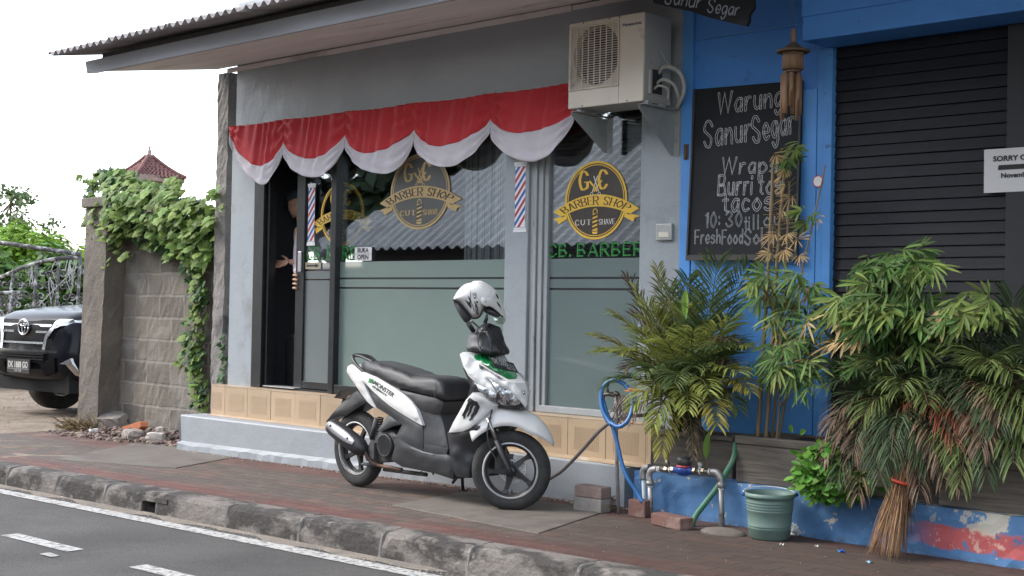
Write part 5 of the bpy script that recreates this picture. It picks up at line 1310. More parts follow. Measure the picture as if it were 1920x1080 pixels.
# ================================================================== across the street (seen in the shop windows)
m_old = mat('grey_roof_tile', (.34, .33, .31), .8, c2=(.22, .215, .205), scale=2.2, detail=8, stretch=(3, .6, 1), bump=.4, bscale=12)
nh = thing('street_house', 'low house with a grey tiled hip roof across the street', 'house', (-9, -12, 0))
b = MB(); hx0, hx1, hy0, hy1, hz, hr = -17.6, -2.0, -9.8, -17.8, 2.42, 5.3; ym = (hy0 + hy1) / 2
def wav(u, v): 
    x = hx0 + (hx1 - hx0) * u; l = max(0, 1 - (x - hx0) / 4.0); r_ = max(0, 1 - (hx1 - x) / 4.0); vmax = 1 - max(l, r_); vv = v * vmax
    return (x, hy0 + (ym - hy0) * vv, hz + (hr - hz) * vv + .035 * math.sin(x * 2 * math.pi / .27))
b.grid(wav, 460, 4)
b.add([(hx0, hy0, hz), (hx0, hy1, hz), (hx0 + 4, ym, hr)], [(0, 1, 2)]); b.add([(hx1, hy0, hz), (hx1, hy1, hz), (hx1 - 4, ym, hr)], [(0, 1, 2)]); b.add([(hx0, hy1, hz), (hx1, hy1, hz), (hx1 - 4, ym, hr), (hx0 + 4, ym, hr)], [(0, 1, 2, 3)])
b.build('roof', m_old, nh)
b = MB(); b.box(hx0 + .8, hx1 - .8, hy1 + .8, hy0 - 1.2, -.4, hz + .1); b.build('wall', mat('house_wall_dark', (.07, .06, .058), .8, c2=(.05, .045, .045), scale=2), nh)
m_dk = leafmat('street_tree_leaf', (.045, .065, .035), .3, tr=.1)
for k, (x, y, hh, rad) in enumerate(((-26, -19, 10.5, 4.6), (-19, -21, 12, 5), (-12.5, -21.5, 12.5, 5), (-6, -21, 11.5, 4.6), (1, -20, 11, 4.6), (-33, -15, 10.5, 4.8))):
    tree('street_tree', ['dark tree left of the house across the street', 'dark tree behind the left end of the house across the street', 'tallest dark tree behind the house across the street', 'dark tree behind the right half of the house across the street', 'dark tree right of the house across the street', 'dark tree far along the street on the other side'][k], (x, y, -.4), hh, (x, y, hh * .58), (rad, rad * .8, hh * .42), 15000, .75, m_dk, 70 + k, trunk_r=.3)

b = MB(); b.box(-70, 30, -24.2, -24, -1.2, 2.6); b.box(-70, 30, -24.26, -23.94, 2.6, 2.68); tag(b.build('filler_wall', mat('dark_wall', (.08, .075, .07), .9, c2=(.055, .05, .048), scale=1.5)), 'long dark filler wall added behind the trees across the street', 'wall')  # added wall, fills bright gaps in the window reflections
# ================================================================== low painted wall, planters
def YB(x): return .555 - .085 * (x - .7)
def base_mat():
    m = mat('peeling_blue_paint', (.085, .205, .40), .7, c2=(.062, .155, .32), scale=6, detail=10, dirt=(.46, .42, .36), dscale=13, dlo=.64, dhi=.655, bump=.4, bscale=18, bdist=.01)
    t = m.node_tree; L = t.links.new; b = t.nodes['Principled BSDF']; src = b.inputs['Base Color'].links[0].from_socket
    co = _n(t, 'ShaderNodeTexCoord').outputs['Object']; sx = _n(t, 'ShaderNodeSeparateXYZ'); L(co, sx.inputs[0])
    def nz(s, d=8):
        n = _n(t, 'ShaderNodeTexNoise'); n.inputs['Scale'].default_value = s; n.inputs['Detail'].default_value = d; n.inputs['Roughness'].default_value = .65; L(co, n.inputs['Vector']); return n.outputs['Fac']
    def mr(v, a, c):
        r = _n(t, 'ShaderNodeMapRange'); r.inputs['From Min'].default_value = a; r.inputs['From Max'].default_value = c; L(v, r.inputs['Value']); return r.outputs[0]
    def ml(a, c):
        x = _n(t, 'ShaderNodeMath', operation='MULTIPLY'); L(a, x.inputs[0]); L(c, x.inputs[1]); return x.outputs[0]
    def mix(f, a, c):
        x = _n(t, 'ShaderNodeMix', data_type='RGBA'); L(f, x.inputs['Factor']); L(a, x.inputs[6]); x.inputs[7].default_value = (*c, 1); return x.outputs[2]
    X, Z = sx.outputs['X'], sx.outputs['Z']; n1 = nz(5); n2 = nz(16)
    za = _n(t, 'ShaderNodeMath', operation='MULTIPLY_ADD'); L(n1, za.inputs[0]); za.inputs[1].default_value = .12; L(Z, za.inputs[2]); z_ = za.outputs[0]
    # an old painted red stroke low along the wall, right of the bucket
    band = ml(ml(mr(z_, .135, .15), mr(z_, .265, .25)), mr(X, 1.95, 2.15)); band = ml(band, mr(n2, .36, .44))
    c = mix(band, src, (.46, .10, .10)); c = mix(ml(band, mr(n2, .57, .62)), c, (.58, .34, .29))
    c = mix(ml(ml(mr(X, 1.7, 2.6), mr(z_, .235, .25)), mr(nz(8), .52, .54)), c, (.55, .50, .39))
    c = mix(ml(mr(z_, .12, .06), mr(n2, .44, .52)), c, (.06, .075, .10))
    L(c, b.inputs['Base Color']); return m
m_base = base_mat()
m_coping = mat('cement_coping', (.22, .21, .20), .9, c2=(.14, .135, .13), scale=8, detail=9, grain=.2, gscale=80)
xb0, xb1 = aty(1187, 920, YB(.55)).x, 6.0
zb0, zb1 = aty(1224, 887, YB(.7)).z, aty(1919, 971, YB(3.14)).z
def zB(x): return zb0 + (zb1 - zb0) * (x - .70) / (3.14 - .70)
lw = thing('low_wall', 'low wall with peeling blue and red paint carrying the planters', 'low wall', (xb0, YB(xb0), 0))
b = MB(); rl = random.Random(12)
def lwf(u, v):
    x = xb0 + (xb1 - xb0) * u; k = int(round(v * 8)); z = -.08 + (zB(x) + .08) * min(1, k / 7); y = YB(x) + rl.uniform(-.004, .004) - (.02 if k == 0 else 0) + (.012 if k == 7 else 0)
    return (x, y if k < 8 else YW + .01, z)
b.grid(lwf, 90, 8, smooth=False); b.poly([(xb0, YB(xb0), -.08), (xb0, YW, -.08), (xb0, YW, zB(xb0)), (xb0, YB(xb0), zB(xb0))]); b.build('wall', m_base, lw)
m_plank = mat('weathered_planter', (.165, .14, .115), .85, c2=(.09, .078, .066), scale=5, detail=10, stretch=(.5, .5, 7), bump=.7, bscale=9, bdist=.008, dirt=(.20, .185, .16), dscale=4, dlo=.58, dhi=.7)
m_soil = mat('soil', (.05, .035, .025), 1, c2=(.03, .022, .017), scale=20, bump=.8, bscale=30)
pots = []
def planter(x0, x1, yf, z0, z1, label, rim=.05):
    t = thing('planter', label, 'planter', ((x0 + x1) / 2, yf, z0), 'timber planters along the low wall'); yb = YW - .03; th = .035; pots.append(t)
    b = MB(); b.box(x0, x1, yf + .012, yf + th, z0, z1 - rim, .006); b.box(x0, x1, yb - th, yb, z0, z1 - rim, .004); b.box(x0, x0 + th, yf + th + .001, yb - th - .001, z0, z1 - rim, .004); b.box(x1 - th, x1, yf + th + .001, yb - th - .001, z0, z1 - rim, .004); b.build('side', m_plank, t)
    b = MB(); b.box(x0 - .006, x1 + .006, yf, yf + th + .012, z1 - rim + .001, z1, .008); b.box(x0 - .006, x1 + .006, yb - th, yb + .003, z1 - rim + .001, z1, .006); b.box(x0 - .004, x0 + th + .01, yf + th + .013, yb - th - .001, z1 - rim + .001, z1 - .001, .006); b.box(x1 - th - .01, x1 + .004, yf + th + .013, yb - th - .001, z1 - rim + .001, z1 - .001, .006); b.build('rim', m_plank, t)
    b = MB(); b.grid(lambda u, v: (x0 + th + (x1 - x0 - 2 * th) * u, yf + th + (yb - yf - 2 * th) * v, z1 - .03 + .02 * math.sin(u * 9 + v * 4)), 10, 5); b.build('soil', m_soil, t); return t
yp1 = .64; q0, q1 = aty(1223, 830, yp1).x, aty(1372, 830, yp1).x
planter(q0, q1, yp1, zB(q0) - .02, aty(1223, 806, yp1).z, 'dark wooden planter holding the palm, behind the water meter', .03)
x = aty(1378, 860, YB(1.2) + .02).x; yp = YB(x) + .03; xe = aty(1560, 870, yp).x
z2 = aty(1380, 816, yp).z
planter(x, xe, yp, zB(x) + .003, z2, 'grey wooden planter with a pale rim holding the tall bare bamboo')
x3 = xe + .03; yp3 = YB(x3) + .05; x4 = aty(1768, 900, yp3).x
planter(x3, x4 - .012, yp3, zB(x3) + .004, aty(1700, 850, yp3).z, 'dark wooden planter half hidden by the broom and dry fronds')
yp4 = YB(x4) + .04
planter(x4, x4 + .95, yp4, zB(x4) + .004, aty(1800, 855, yp4).z, 'rightmost wooden planter under the drooping palm')
# ================================================================== plants in the planters
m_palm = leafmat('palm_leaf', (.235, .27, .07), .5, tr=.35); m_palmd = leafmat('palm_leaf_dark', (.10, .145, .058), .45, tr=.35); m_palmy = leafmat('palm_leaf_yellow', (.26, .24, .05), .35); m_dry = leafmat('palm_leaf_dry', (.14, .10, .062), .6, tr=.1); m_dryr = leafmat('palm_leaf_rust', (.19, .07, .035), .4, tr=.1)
m_bleaf = leafmat('bamboo_leaf', (.06, .125, .03), .55); m_bleafp = leafmat('bamboo_leaf_pale', (.14, .20, .05), .45); m_straw = leafmat('bamboo_leaf_straw', (.36, .26, .12), .35, tr=.15); m_culm = mat('bamboo_culm', (.20, .15, .085), .55, c2=(.15, .12, .06), scale=6, stretch=(2, 2, .5), dirt=(.30, .18, .09), dscale=5, dlo=.5, dhi=.65)
def frond(b, P0, P1, arch, ll, n, r, droop=.5, wd=.014, t0=.22, bs=None, spread=1.0, side=None):
    """pinnate palm leaf along an arched rib from P0 to P1"""
    P0, P1 = V(P0), V(P1); M = (P0 + P1) / 2 + V((0, 0, arch)); pt = lambda t: P0 * (1 - t) ** 2 + M * 2 * t * (1 - t) + P1 * t * t
    path = [pt(i / 14) for i in range(15)]; (bs or b).tube(path, [.006 * (1 - .8 * i / 14) + .001 for i in range(15)], 5)
    for i in range(n):
        t = t0 + (1 - t0) * (i + r.random() * .6) / n; p = pt(t); tg = (pt(min(1, t + .03)) - pt(max(0, t - .03))).normalized()
        sd = tg.cross(V((0, 0, 1))); sd = sd.normalized() if sd.length > .15 else V((rgt.x, rgt.y, 0))
        if side: sd = (sd + V(side)).normalized()
        L = ll * (math.sin(math.pi * (.18 + .74 * (t - t0) / (1 - t0))) ** .6) * r.uniform(.8, 1.1)
        up = sd.cross(tg)
        for s_ in (-1, 1):
            d = (tg * (.55 + .5 * t) + sd * s_ * spread * (1.05 - .5 * t) + up * r.uniform(.0, .35) + rdir(r) * .1).normalized()
            blade(b, p, d, up + rdir(r) * .25, L, wd * r.uniform(.8, 1.2), droop * r.uniform(.6, 1.4))
def px(x, y, Y): return aty(x, y, Y)
rp = random.Random(5)
palm = thing('palm_plant', 'bushy potted palm with arching green, yellow and dry fronds left of the chalkboard', 'palm', tuple(px(1285, 800, .8)))
G1, G2, GY, GD, ST = MB(), MB(), MB(), MB(), MB()
B0 = px(1288, 806, .80)
def base(): return B0 + V((rp.uniform(-.09, .09), rp.uniform(-.06, .06), rp.uniform(-.02, .04)))
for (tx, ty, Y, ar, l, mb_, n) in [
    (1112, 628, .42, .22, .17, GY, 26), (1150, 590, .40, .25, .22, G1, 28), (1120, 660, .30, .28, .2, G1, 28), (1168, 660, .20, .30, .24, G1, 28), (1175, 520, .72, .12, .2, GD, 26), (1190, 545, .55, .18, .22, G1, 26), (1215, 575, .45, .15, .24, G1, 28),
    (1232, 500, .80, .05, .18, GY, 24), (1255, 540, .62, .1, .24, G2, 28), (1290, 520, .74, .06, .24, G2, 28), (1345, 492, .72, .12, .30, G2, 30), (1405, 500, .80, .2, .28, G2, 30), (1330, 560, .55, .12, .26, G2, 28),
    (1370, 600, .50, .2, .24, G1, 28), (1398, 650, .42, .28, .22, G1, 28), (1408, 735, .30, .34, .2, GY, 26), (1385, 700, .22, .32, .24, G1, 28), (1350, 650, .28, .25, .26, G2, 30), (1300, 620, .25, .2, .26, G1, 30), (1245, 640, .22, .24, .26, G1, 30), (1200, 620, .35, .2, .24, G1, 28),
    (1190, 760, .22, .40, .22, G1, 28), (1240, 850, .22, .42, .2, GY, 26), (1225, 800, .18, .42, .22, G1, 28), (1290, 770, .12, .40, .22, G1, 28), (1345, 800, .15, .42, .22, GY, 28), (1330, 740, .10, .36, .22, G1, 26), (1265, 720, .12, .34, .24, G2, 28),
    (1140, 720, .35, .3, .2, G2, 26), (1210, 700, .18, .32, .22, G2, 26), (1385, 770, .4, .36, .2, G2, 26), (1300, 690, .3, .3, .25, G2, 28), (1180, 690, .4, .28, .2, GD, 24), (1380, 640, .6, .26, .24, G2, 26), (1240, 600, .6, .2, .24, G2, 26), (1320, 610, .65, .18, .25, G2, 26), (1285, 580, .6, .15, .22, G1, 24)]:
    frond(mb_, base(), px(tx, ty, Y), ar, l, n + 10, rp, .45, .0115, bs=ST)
for (tx, ty, Y, l) in ((1315, 880, .45, .12), (1180, 790, .3, .18), (1300, 860, .3, .12), (1370, 640, .4, .2), (1375, 690, .5, .16)): frond(GD, base(), px(tx, ty, Y), .38, l, 22, rp, .8, .01, bs=ST)
frond(GD, B0, px(1195, 600, .6), .25, .3, 26, rp, .2, .012, bs=ST)
for (tx, ty) in ((1228, 582), (1240, 566), (1252, 556)): blade(GD, px(tx + 20, ty + 50, .6), px(tx, ty, .6) - px(tx + 20, ty + 50, .6), (0, -1, .2), .22, .02, .05)
for k in range(9): ST.tube(cat_rom([tuple(base()), tuple(base() + V((rp.uniform(-.05, .05), rp.uniform(-.05, .05), .2))), tuple(base() + V((rp.uniform(-.1, .1), -.05, .36)))], 4), .012, 6)
G1.build('green_frond', m_palm, palm, fix=False); G2.build('dark_frond', m_palmd, palm, fix=False); GY.build('yellowing_frond', m_palmy, palm, fix=False); GD.build('dry_frond', m_dry, palm, fix=False); ST.build('stem', m_palmd, palm)
b = MB(); blade(b, px(1286, 600, .5), (0, 0, 1), (0, -1, .1), .19, .055, .02); blade(b, px(1330, 808, .5), (-.05, -.1, -1), (0, -1, .1), .17, .05, .0); b.build('broad_leaf', leafmat('broad_leaf', (.16, .27, .05), .15), palm, fix=False)
def cluster(b, p, r, n, L, down=.35, w_=.022, dirn=None):
    """a spray of bamboo leaves fanning flat from a twig end"""
    a0 = (dirn or V((r.uniform(-1, 1), r.uniform(-1, .1), r.uniform(-.5, .5) - down))).normalized()
    nn = (V((r.uniform(-.5, .5), -.8, .55 + r.uniform(-.3, .3))) ).normalized(); a0 = (a0 - nn * a0.dot(nn) * .8).normalized(); sd = nn.cross(a0)
    n = max(4, n + r.randint(-4, 2)); L *= r.uniform(.65, 1.15); w_ *= r.uniform(.8, 1.1)
    for i in range(n):
        t = (i + .5) / n * 2 - 1 + r.uniform(-.12, .12); an = t * 1.25
        d = (a0 * math.cos(an) + sd * math.sin(an) + nn * r.uniform(-.25, .25)).normalized(); q = V(p) - a0 * abs(t) * L * .35 * r.random()
        blade(b, q, d, nn + rdir(r) * .35, L * (1.1 - .35 * abs(t)) * r.uniform(.8, 1.15), w_ * r.uniform(.75, 1.2), .22 * r.uniform(.4, 1.6), fold=.12)
def culm(b, pts, r0, r1=None, m=None):
    c = cat_rom([tuple(q) for q in pts], 10); n = len(c); r1 = r1 or r0 * .6; rs = []
    for i in range(n): rs.append((r0 + (r1 - r0) * i / (n - 1)) * (1.14 if i % 5 == 0 else 1))
    b.tube(c, rs, 9); return c
bam = thing('bamboo', 'tall bamboo with bare tan canes rising in front of the chalkboard', 'bamboo', tuple(px(1430, 820, .6)))
C, LF, LP, LS, TW = MB(), MB(), MB(), MB(), MB(); rb_ = random.Random(17); yq = .66
c1 = culm(C, [px(1421, 822, yq), px(1432, 640, yq), px(1442, 480, yq), px(1450, 300, yq)], .014, .009)
c2 = culm(C, [px(1436, 824, yq - .03), px(1448, 650, yq), px(1458, 480, yq), px(1470, 330, yq + .03)], .014, .009)
c3 = culm(C, [px(1448, 822, yq + .05), px(1462, 660, yq + .05), px(1474, 500, yq + .02), px(1480, 340, yq)], .009, .006)
c4 = culm(C, [px(1460, 826, yq), px(1480, 700, yq), px(1500, 530, yq), px(1524, 420, yq), px(1548, 310, yq)], .008, .004)
c5 = culm(C, [px(1456, 826, yq - .06), px(1462, 760, yq - .05), px(1470, 690, yq - .03)], .007, .004)
for (x, y, n, kind) in [(1455, 292, 10, 's'), (1470, 318, 12, 's'), (1490, 282, 14, 'p'), (1496, 268, 8, 'p'), (1478, 300, 10, 'g'), (1470, 350, 12, 's'), (1480, 370, 10, 's'), (1500, 395, 12, 'p'), (1520, 405, 10, 'g'), (1508, 420, 12, 'p'), (1466, 400, 8, 's'), (1450, 440, 14, 's'), (1475, 440, 14, 's'), (1495, 450, 12, 's'), (1440, 475, 14, 's'), (1470, 470, 14, 's'), (1500, 480, 12, 's'), (1465, 330, 8, 's'), (1535, 410, 7, 's')]:
    p = px(x, y, yq - rb_.uniform(.02, .1)); TW.tube([px(1462 - (y - 300) * .05, y + 12, yq), p], .0018, 4)
    cluster({'s': LS, 'p': LP, 'g': LF}[kind], p, rb_, n, {'s': .11, 'p': .13, 'g': .13}[kind], .3, .008 if kind == 's' else .015)
for k in range(110):   # hair-fine twigs at the nodes
    y = rb_.uniform(300, 520); x = 1472 - (y - 300) * .1 + rb_.uniform(-10, 14); p = px(x, y, yq); TW.tube([p, p + V((rb_.uniform(-.08, .1), rb_.uniform(-.06, .02), rb_.uniform(-.03, .07)))], .0011, 3)
def mass(poly_, n, mats, Y0, Y1, root_px, r, L=.15, nl=9, w_=.0165, down=.4):
    k = 0; xs_ = [p[0] for p in poly_]; ys_ = [p[1] for p in poly_]
    while k < n:
        x, y = r.uniform(min(xs_), max(xs_)), r.uniform(min(ys_), max(ys_))
        if not inpoly(x, y, poly_): continue
        Y = r.uniform(Y0, Y1); p = px(x, y, Y); rx_ = root_px[0] + (root_px[2] - root_px[0]) * max(0, min(1, (root_px[1] - y) / (root_px[1] - root_px[3] + 1e-6)))
        q = px(rx_ + (x - rx_) * .25, y + 40, (Y + yq) / 2); TW.tube([q, (p + q) / 2 + V((0, 0, .03)), p], [.0035, .0026, .0016], 5)
        t_ = r.random(); a = 0
        for m_, pr in mats:
            a += pr
            if t_ <= a: cluster(m_, p, r, nl, L, down, w_); break
        k += 1
mass([(1410, 540), (1425, 515), (1470, 510), (1515, 505), (1545, 530), (1545, 620), (1538, 700), (1490, 690), (1460, 650), (1440, 600), (1420, 570)], 56, [(LF, .7), (LP, .22), (LS, .08)], .32, .74, (1440, 800, 1470, 480), rb_, .17, 8)
mass([(1415, 655), (1450, 640), (1500, 660), (1530, 700), (1520, 730), (1460, 700), (1430, 715), (1410, 700)], 24, [(LF, .75), (LP, .25)], .30, .6, (1440, 800, 1460, 600), rb_, .17, 8)
mass([(1398, 530), (1410, 512), (1440, 512), (1445, 540)], 7, [(LP, .7), (LF, .3)], .32, .5, (1440, 800, 1460, 480), rb_, .15, 8)
C.build('cane', m_culm, bam); LF.build('green_leaves', m_bleaf, bam, fix=False); LP.build('pale_leaves', m_bleafp, bam, fix=False); LS.build('straw_leaves', m_straw, bam, fix=False); TW.build('twig', m_straw, bam, fix=False)
bam2 = thing('bamboo', 'leafy dark green bamboo before the black shutter', 'bamboo', tuple(px(1660, 850, .6)))
C, LF, LP, LS, TW = MB(), MB(), MB(), MB(), MB(); yq = .60
for k in range(7): x = 1600 + k * 28; culm(C, [px(x + 10, 850, yq), px(x + rb_.uniform(-20, 20), 700, yq), px(1655 + (x - 1680) * .8, 560, yq - .05), px(1690 + (x - 1680) * .5, 480, yq - .05)], .008, .003)
mass([(1690, 462), (1740, 466), (1756, 500), (1748, 560), (1700, 590), (1640, 560), (1592, 520), (1610, 492), (1650, 470)], 66, [(LF, .93), (LP, .07)], .25, .62, (1680, 800, 1700, 480), rb_, .17, 10)
mass([(1560, 560), (1610, 545), (1680, 555), (1735, 590), (1730, 620), (1640, 615), (1560, 610)], 34, [(LF, .45), (LP, .5), (LS, .05)], .18, .5, (1670, 800, 1690, 520), rb_, .17, 9, .02)
mass([(1740, 600), (1770, 560), (1810, 548), (1870, 552), (1885, 590), (1800, 612), (1770, 640)], 24, [(LP, .75), (LF, .25)], .15, .45, (1740, 800, 1770, 560), rb_, .15, 8, .02)
mass([(1560, 600), (1740, 620), (1740, 700), (1560, 690)], 44, [(LF, .85), (LP, .1), (LS, .05)], .3, .75, (1660, 800, 1690, 520), rb_, .16, 8)
for x, y in ((1598, 610), (1612, 630), (1585, 600), (1770, 590)): cluster(LS, px(x, y, .3), rb_, 4, .16, 1.0, .03)
C.build('cane', m_culm, bam2); LF.build('green_leaves', m_bleaf, bam2, fix=False); LP.build('pale_leaves', m_bleafp, bam2, fix=False); LS.build('straw_leaves', m_straw, bam2, fix=False); TW.build('twig', m_culm, bam2, fix=False)
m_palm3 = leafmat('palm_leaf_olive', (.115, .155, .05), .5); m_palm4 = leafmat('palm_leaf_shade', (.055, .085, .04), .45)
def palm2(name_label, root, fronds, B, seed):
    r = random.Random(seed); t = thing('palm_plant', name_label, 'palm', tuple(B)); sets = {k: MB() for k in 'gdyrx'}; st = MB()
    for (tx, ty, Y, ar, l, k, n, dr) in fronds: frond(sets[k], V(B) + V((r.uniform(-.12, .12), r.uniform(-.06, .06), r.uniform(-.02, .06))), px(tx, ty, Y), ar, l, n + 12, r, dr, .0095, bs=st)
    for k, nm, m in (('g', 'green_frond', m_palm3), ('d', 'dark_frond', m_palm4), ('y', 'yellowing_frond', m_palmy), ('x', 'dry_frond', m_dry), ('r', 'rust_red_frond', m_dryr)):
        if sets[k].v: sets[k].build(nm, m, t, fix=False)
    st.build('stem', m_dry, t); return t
palm2('drooping palm with dry brown and rust red fronds behind the broom', 0, [
    (1560, 720, .30, .3, .24, 'd', 26, .6), (1540, 690, .40, .3, .24, 'd', 26, .5), (1580, 650, .45, .2, .26, 'd', 26, .5), (1620, 600, .5, .15, .28, 'd', 26, .4), (1700, 600, .45, .12, .28, 'd', 26, .4), (1760, 640, .4, .2, .28, 'd', 26, .5), (1640, 680, .22, .3, .26, 'g', 26, .6), (1690, 730, .12, .38, .26, 'g', 26, .8), (1660, 690, .2, .3, .25, 'd', 26, .6),
    (1545, 860, .20, .46, .24, 'x', 26, .9), (1570, 900, .15, .50, .24, 'd', 26, 1), (1610, 930, .16, .5, .24, 'x', 28, 1.2), (1650, 900, .1, .5, .25, 'd', 28, 1.2), (1600, 850, .18, .46, .25, 'x', 28, .9), (1555, 800, .25, .40, .24, 'x', 26, .8), (1670, 860, .08, .45, .26, 'd', 28, 1.1),
    (1790, 830, .14, .45, .22, 'r', 24, .8), (1800, 800, .16, .42, .2, 'r', 22, .6), (1770, 900, .12, .48, .24, 'x', 26, 1.1), (1740, 880, .12, .48, .25, 'd', 26, 1.1), (1725, 920, .14, .5, .24, 'x', 26, 1.2), (1800, 920, .14, .5, .22, 'x', 24, 1.1),
    (1620, 780, .2, .38, .24, 'g', 24, .7), (1740, 760, .1, .38, .22, 'g', 24, .7), (1590, 760, .3, .34, .24, 'd', 24, .6), (1800, 700, .3, .3, .24, 'd', 26, .6)], px(1680, 850, .62), 51)
palm2('palm with splayed green and greyish dry fronds at the right edge', 0, [
    (1790, 660, .3, .3, .28, 'g', 28, .5), (1830, 620, .35, .25, .30, 'd', 28, .4), (1900, 560, .5, .12, .3, 'd', 28, .3), (1950, 600, .4, .15, .3, 'd', 28, .4), (1760, 720, .25, .36, .26, 'd', 26, .6), (1850, 680, .15, .32, .28, 'g', 28, .6), (1900, 700, .12, .34, .28, 'g', 28, .7), (1960, 680, .2, .3, .28, 'd', 28, .6),
    (1780, 860, .16, .45, .24, 'g', 26, .9), (1800, 910, .10, .48, .24, 'g', 26, 1), (1840, 840, .08, .46, .25, 'x', 28, 1), (1870, 800, .06, .44, .28, 'd', 28, 1), (1900, 870, .08, .46, .26, 'g', 28, .9), (1880, 780, .1, .4, .26, 'x', 26, .9), (1925, 800, .06, .42, .26, 'g', 26, .9), (1820, 760, .12, .38, .26, 'd', 26, .7), (1850, 900, .1, .48, .24, 'd', 26, 1), (1950, 900, .1, .48, .24, 'g', 26, 1), (1940, 760, .1, .36, .26, 'g', 26, .8), (1810, 800, .2, .42, .26, 'x', 26, .9)], px(1868, 850, .56), 52)
# small shrub hanging over the low wall
m_shrub = leafmat('shrub_leaf_bright', (.10, .24, .04), .4)
shb = thing('shrub', 'small bright green round-leaved shrub hanging over the planter edge by the bucket', 'shrub', tuple(px(1560, 900, .35)))
b, st = MB(), MB(); rs_ = random.Random(77); B0 = px(1560, 850, .42)
spoly = [(1498, 862), (1520, 838), (1550, 842), (1590, 860), (1606, 880), (1640, 900), (1640, 918), (1600, 930), (1570, 940), (1530, 938), (1494, 915)]
k = 0
while k < 170:
    x, y = rs_.uniform(1490, 1642), rs_.uniform(836, 942)
    if not inpoly(x, y, spoly): continue
    p = px(x, y, rs_.uniform(.20, .40)); k += 1
    if k % 3 == 0: st.tube([B0 + V((rs_.uniform(-.1, .1), 0, rs_.uniform(-.1, .02))), (B0 + p) / 2 + V((0, -.04, .04)), p], .0028, 4)
    for j in range(3):
        blade(b, p + rdir(rs_) * .02, V((rs_.uniform(-1, 1), rs_.uniform(-.8, .1), rs_.uniform(-.5, .6))), V((0, -.7, .8)) + rdir(rs_) * .3, rs_.uniform(.045, .085), rs_.uniform(.028, .042), .15, fold=.12)
for (x, y) in ((1530, 835), (1500, 815), (1485, 812)): blade(b, px(x, y, .4), (rs_.uniform(-1, 1), -.3, .6), (0, -1, .4), .06, .035, .1)
b.build('foliage', m_shrub, shb, fix=False); st.build('stem', m_twig, shb)
# ================================================================== broom
m_stick = mat('palm_rib', (.32, .19, .095), .7, c2=(.22, .125, .06), scale=30, island=.35)
br = thing('broom', 'palm-rib besom broom with a red binding leaning on the planter', 'broom', tuple(atz(1665, 1045)))
b = MB(); rbr = random.Random(9); Yt, Yb = .34, .10
top = px(1703, 800, Yt); band = px(1692, 905, .24)
foot = [(1628, 1046), (1640, 1040), (1655, 1050), (1672, 1054), (1690, 1045), (1702, 1030), (1712, 1015)]
for k in range(210):
    t = rbr.random() ** .9; i = t * (len(foot) - 1); j = min(len(foot) - 2, int(i)); f = i - j
    fx, fy = foot[j][0] + (foot[j + 1][0] - foot[j][0]) * f, foot[j][1] + (foot[j + 1][1] - foot[j][1]) * f
    g = atz(fx + rbr.uniform(-6, 6), fy + rbr.uniform(-10, 6)); g = g + (V((0, 0, rbr.uniform(0, .05))))
    off = V(((t - .5) * .09 + rbr.gauss(0, .006), rbr.uniform(-.03, .03), rbr.uniform(-.02, .02))); bd = band + off
    tp = top + off * .55 + V((0, 0, rbr.uniform(-.12, .12)))
    b.tube(cat_rom([tuple(tp), tuple(bd), tuple((bd + g) / 2 + V((rbr.uniform(-.012, .012), -.01, 0))), tuple(g)], 3), [.0028, .0028, .0027, .0026, .0025, .0023, .002, .0017, .0014, .001][:10], 4)
for (x, y) in ((1618, 1042), (1738, 1048), (1728, 1020)):
    b.tube([band + V((.03 if x > 1700 else -.03, 0, 0)), atz(x, y)], .0013, 4)
b.build('bristle', m_stick, br)
b = MB(); ring = [(band.x + .062 * math.cos(t) + .004, band.y + .045 * math.sin(t), band.z + .006 - .012 * math.cos(t)) for t in [q * math.pi / 10 for q in range(21)]]; b.tube(ring, .009, 6); b.build('binding', mat('red_tie', (.55, .06, .03), .6), br)
b = MB(); b.tube([top + V((0, 0, -.06)), top + V((.02, .05, .24))], [.028, .02], 10); b.build('handle', mat('broom_handle', (.035, .03, .026), .7, c2=(.06, .045, .035), scale=12), br)
# ================================================================== bucket
bc = atz(1436, 1011); kb_ = F / (bc - CAM).dot(fwd); yu = .55; g0 = 1 / kb_
m_buck = mat('green_bucket_plastic', (.12, .185, .16), .5, c2=(.10, .16, .138), scale=5, dirt=(.14, .17, .14), dscale=9, dlo=.6, dhi=.75)
bucket = thing('bucket', 'grey-green plastic bucket with a wire handle on the pavement', 'bucket', (bc.x, bc.y, gz(bc.x) + .002))
r0, r1, hb_ = 38 * g0, 47.5 * g0, 86 * g0; O = V((bc.x, bc.y + r0 * .3, gz(bc.x) + .003))
def rr_(z): return r0 + (r1 - .006 - r0) * z / hb_
prof = [(0, 0), (r0 * .93, 0), (r0 * .94, .006), (r0, .012)]
for zz in (.22, .27, .60, .66, .72, .78): prof += [(rr_(hb_ * zz), hb_ * zz), (rr_(hb_ * zz) + .0035, hb_ * zz + .004), (rr_(hb_ * zz), hb_ * zz + .009)]
prof += [(rr_(hb_ * .9), hb_ * .9), (r1, hb_ * .905), (r1 + .003, hb_ * .93), (r1 + .001, hb_), (r1 - .010, hb_), (rr_(hb_ * .86) - .008, hb_ * .86), (r0 - .006, .012), (0, .01)]
b = MB(); b.lathe(prof, O, n=56); b.build('body', m_buck, bucket)
b = MB(); hp = []
for k in range(13):
    a = math.pi * k / 12; hp.append(O + V((rgt.x, rgt.y, 0)) * (-math.cos(a) * (r1 + .006)) + V((-fwd.x, -fwd.y, 0)) * (-math.sin(a) * (r1 + .004)) * .96 + V((0, 0, hb_ * .93 + .02 * math.sin(a) + .012)))
b.tube(hp, .0035, 8); bh_ = b.build('handle', mat('handle_white', (.6, .62, .66), .4), bucket)
b = MB()
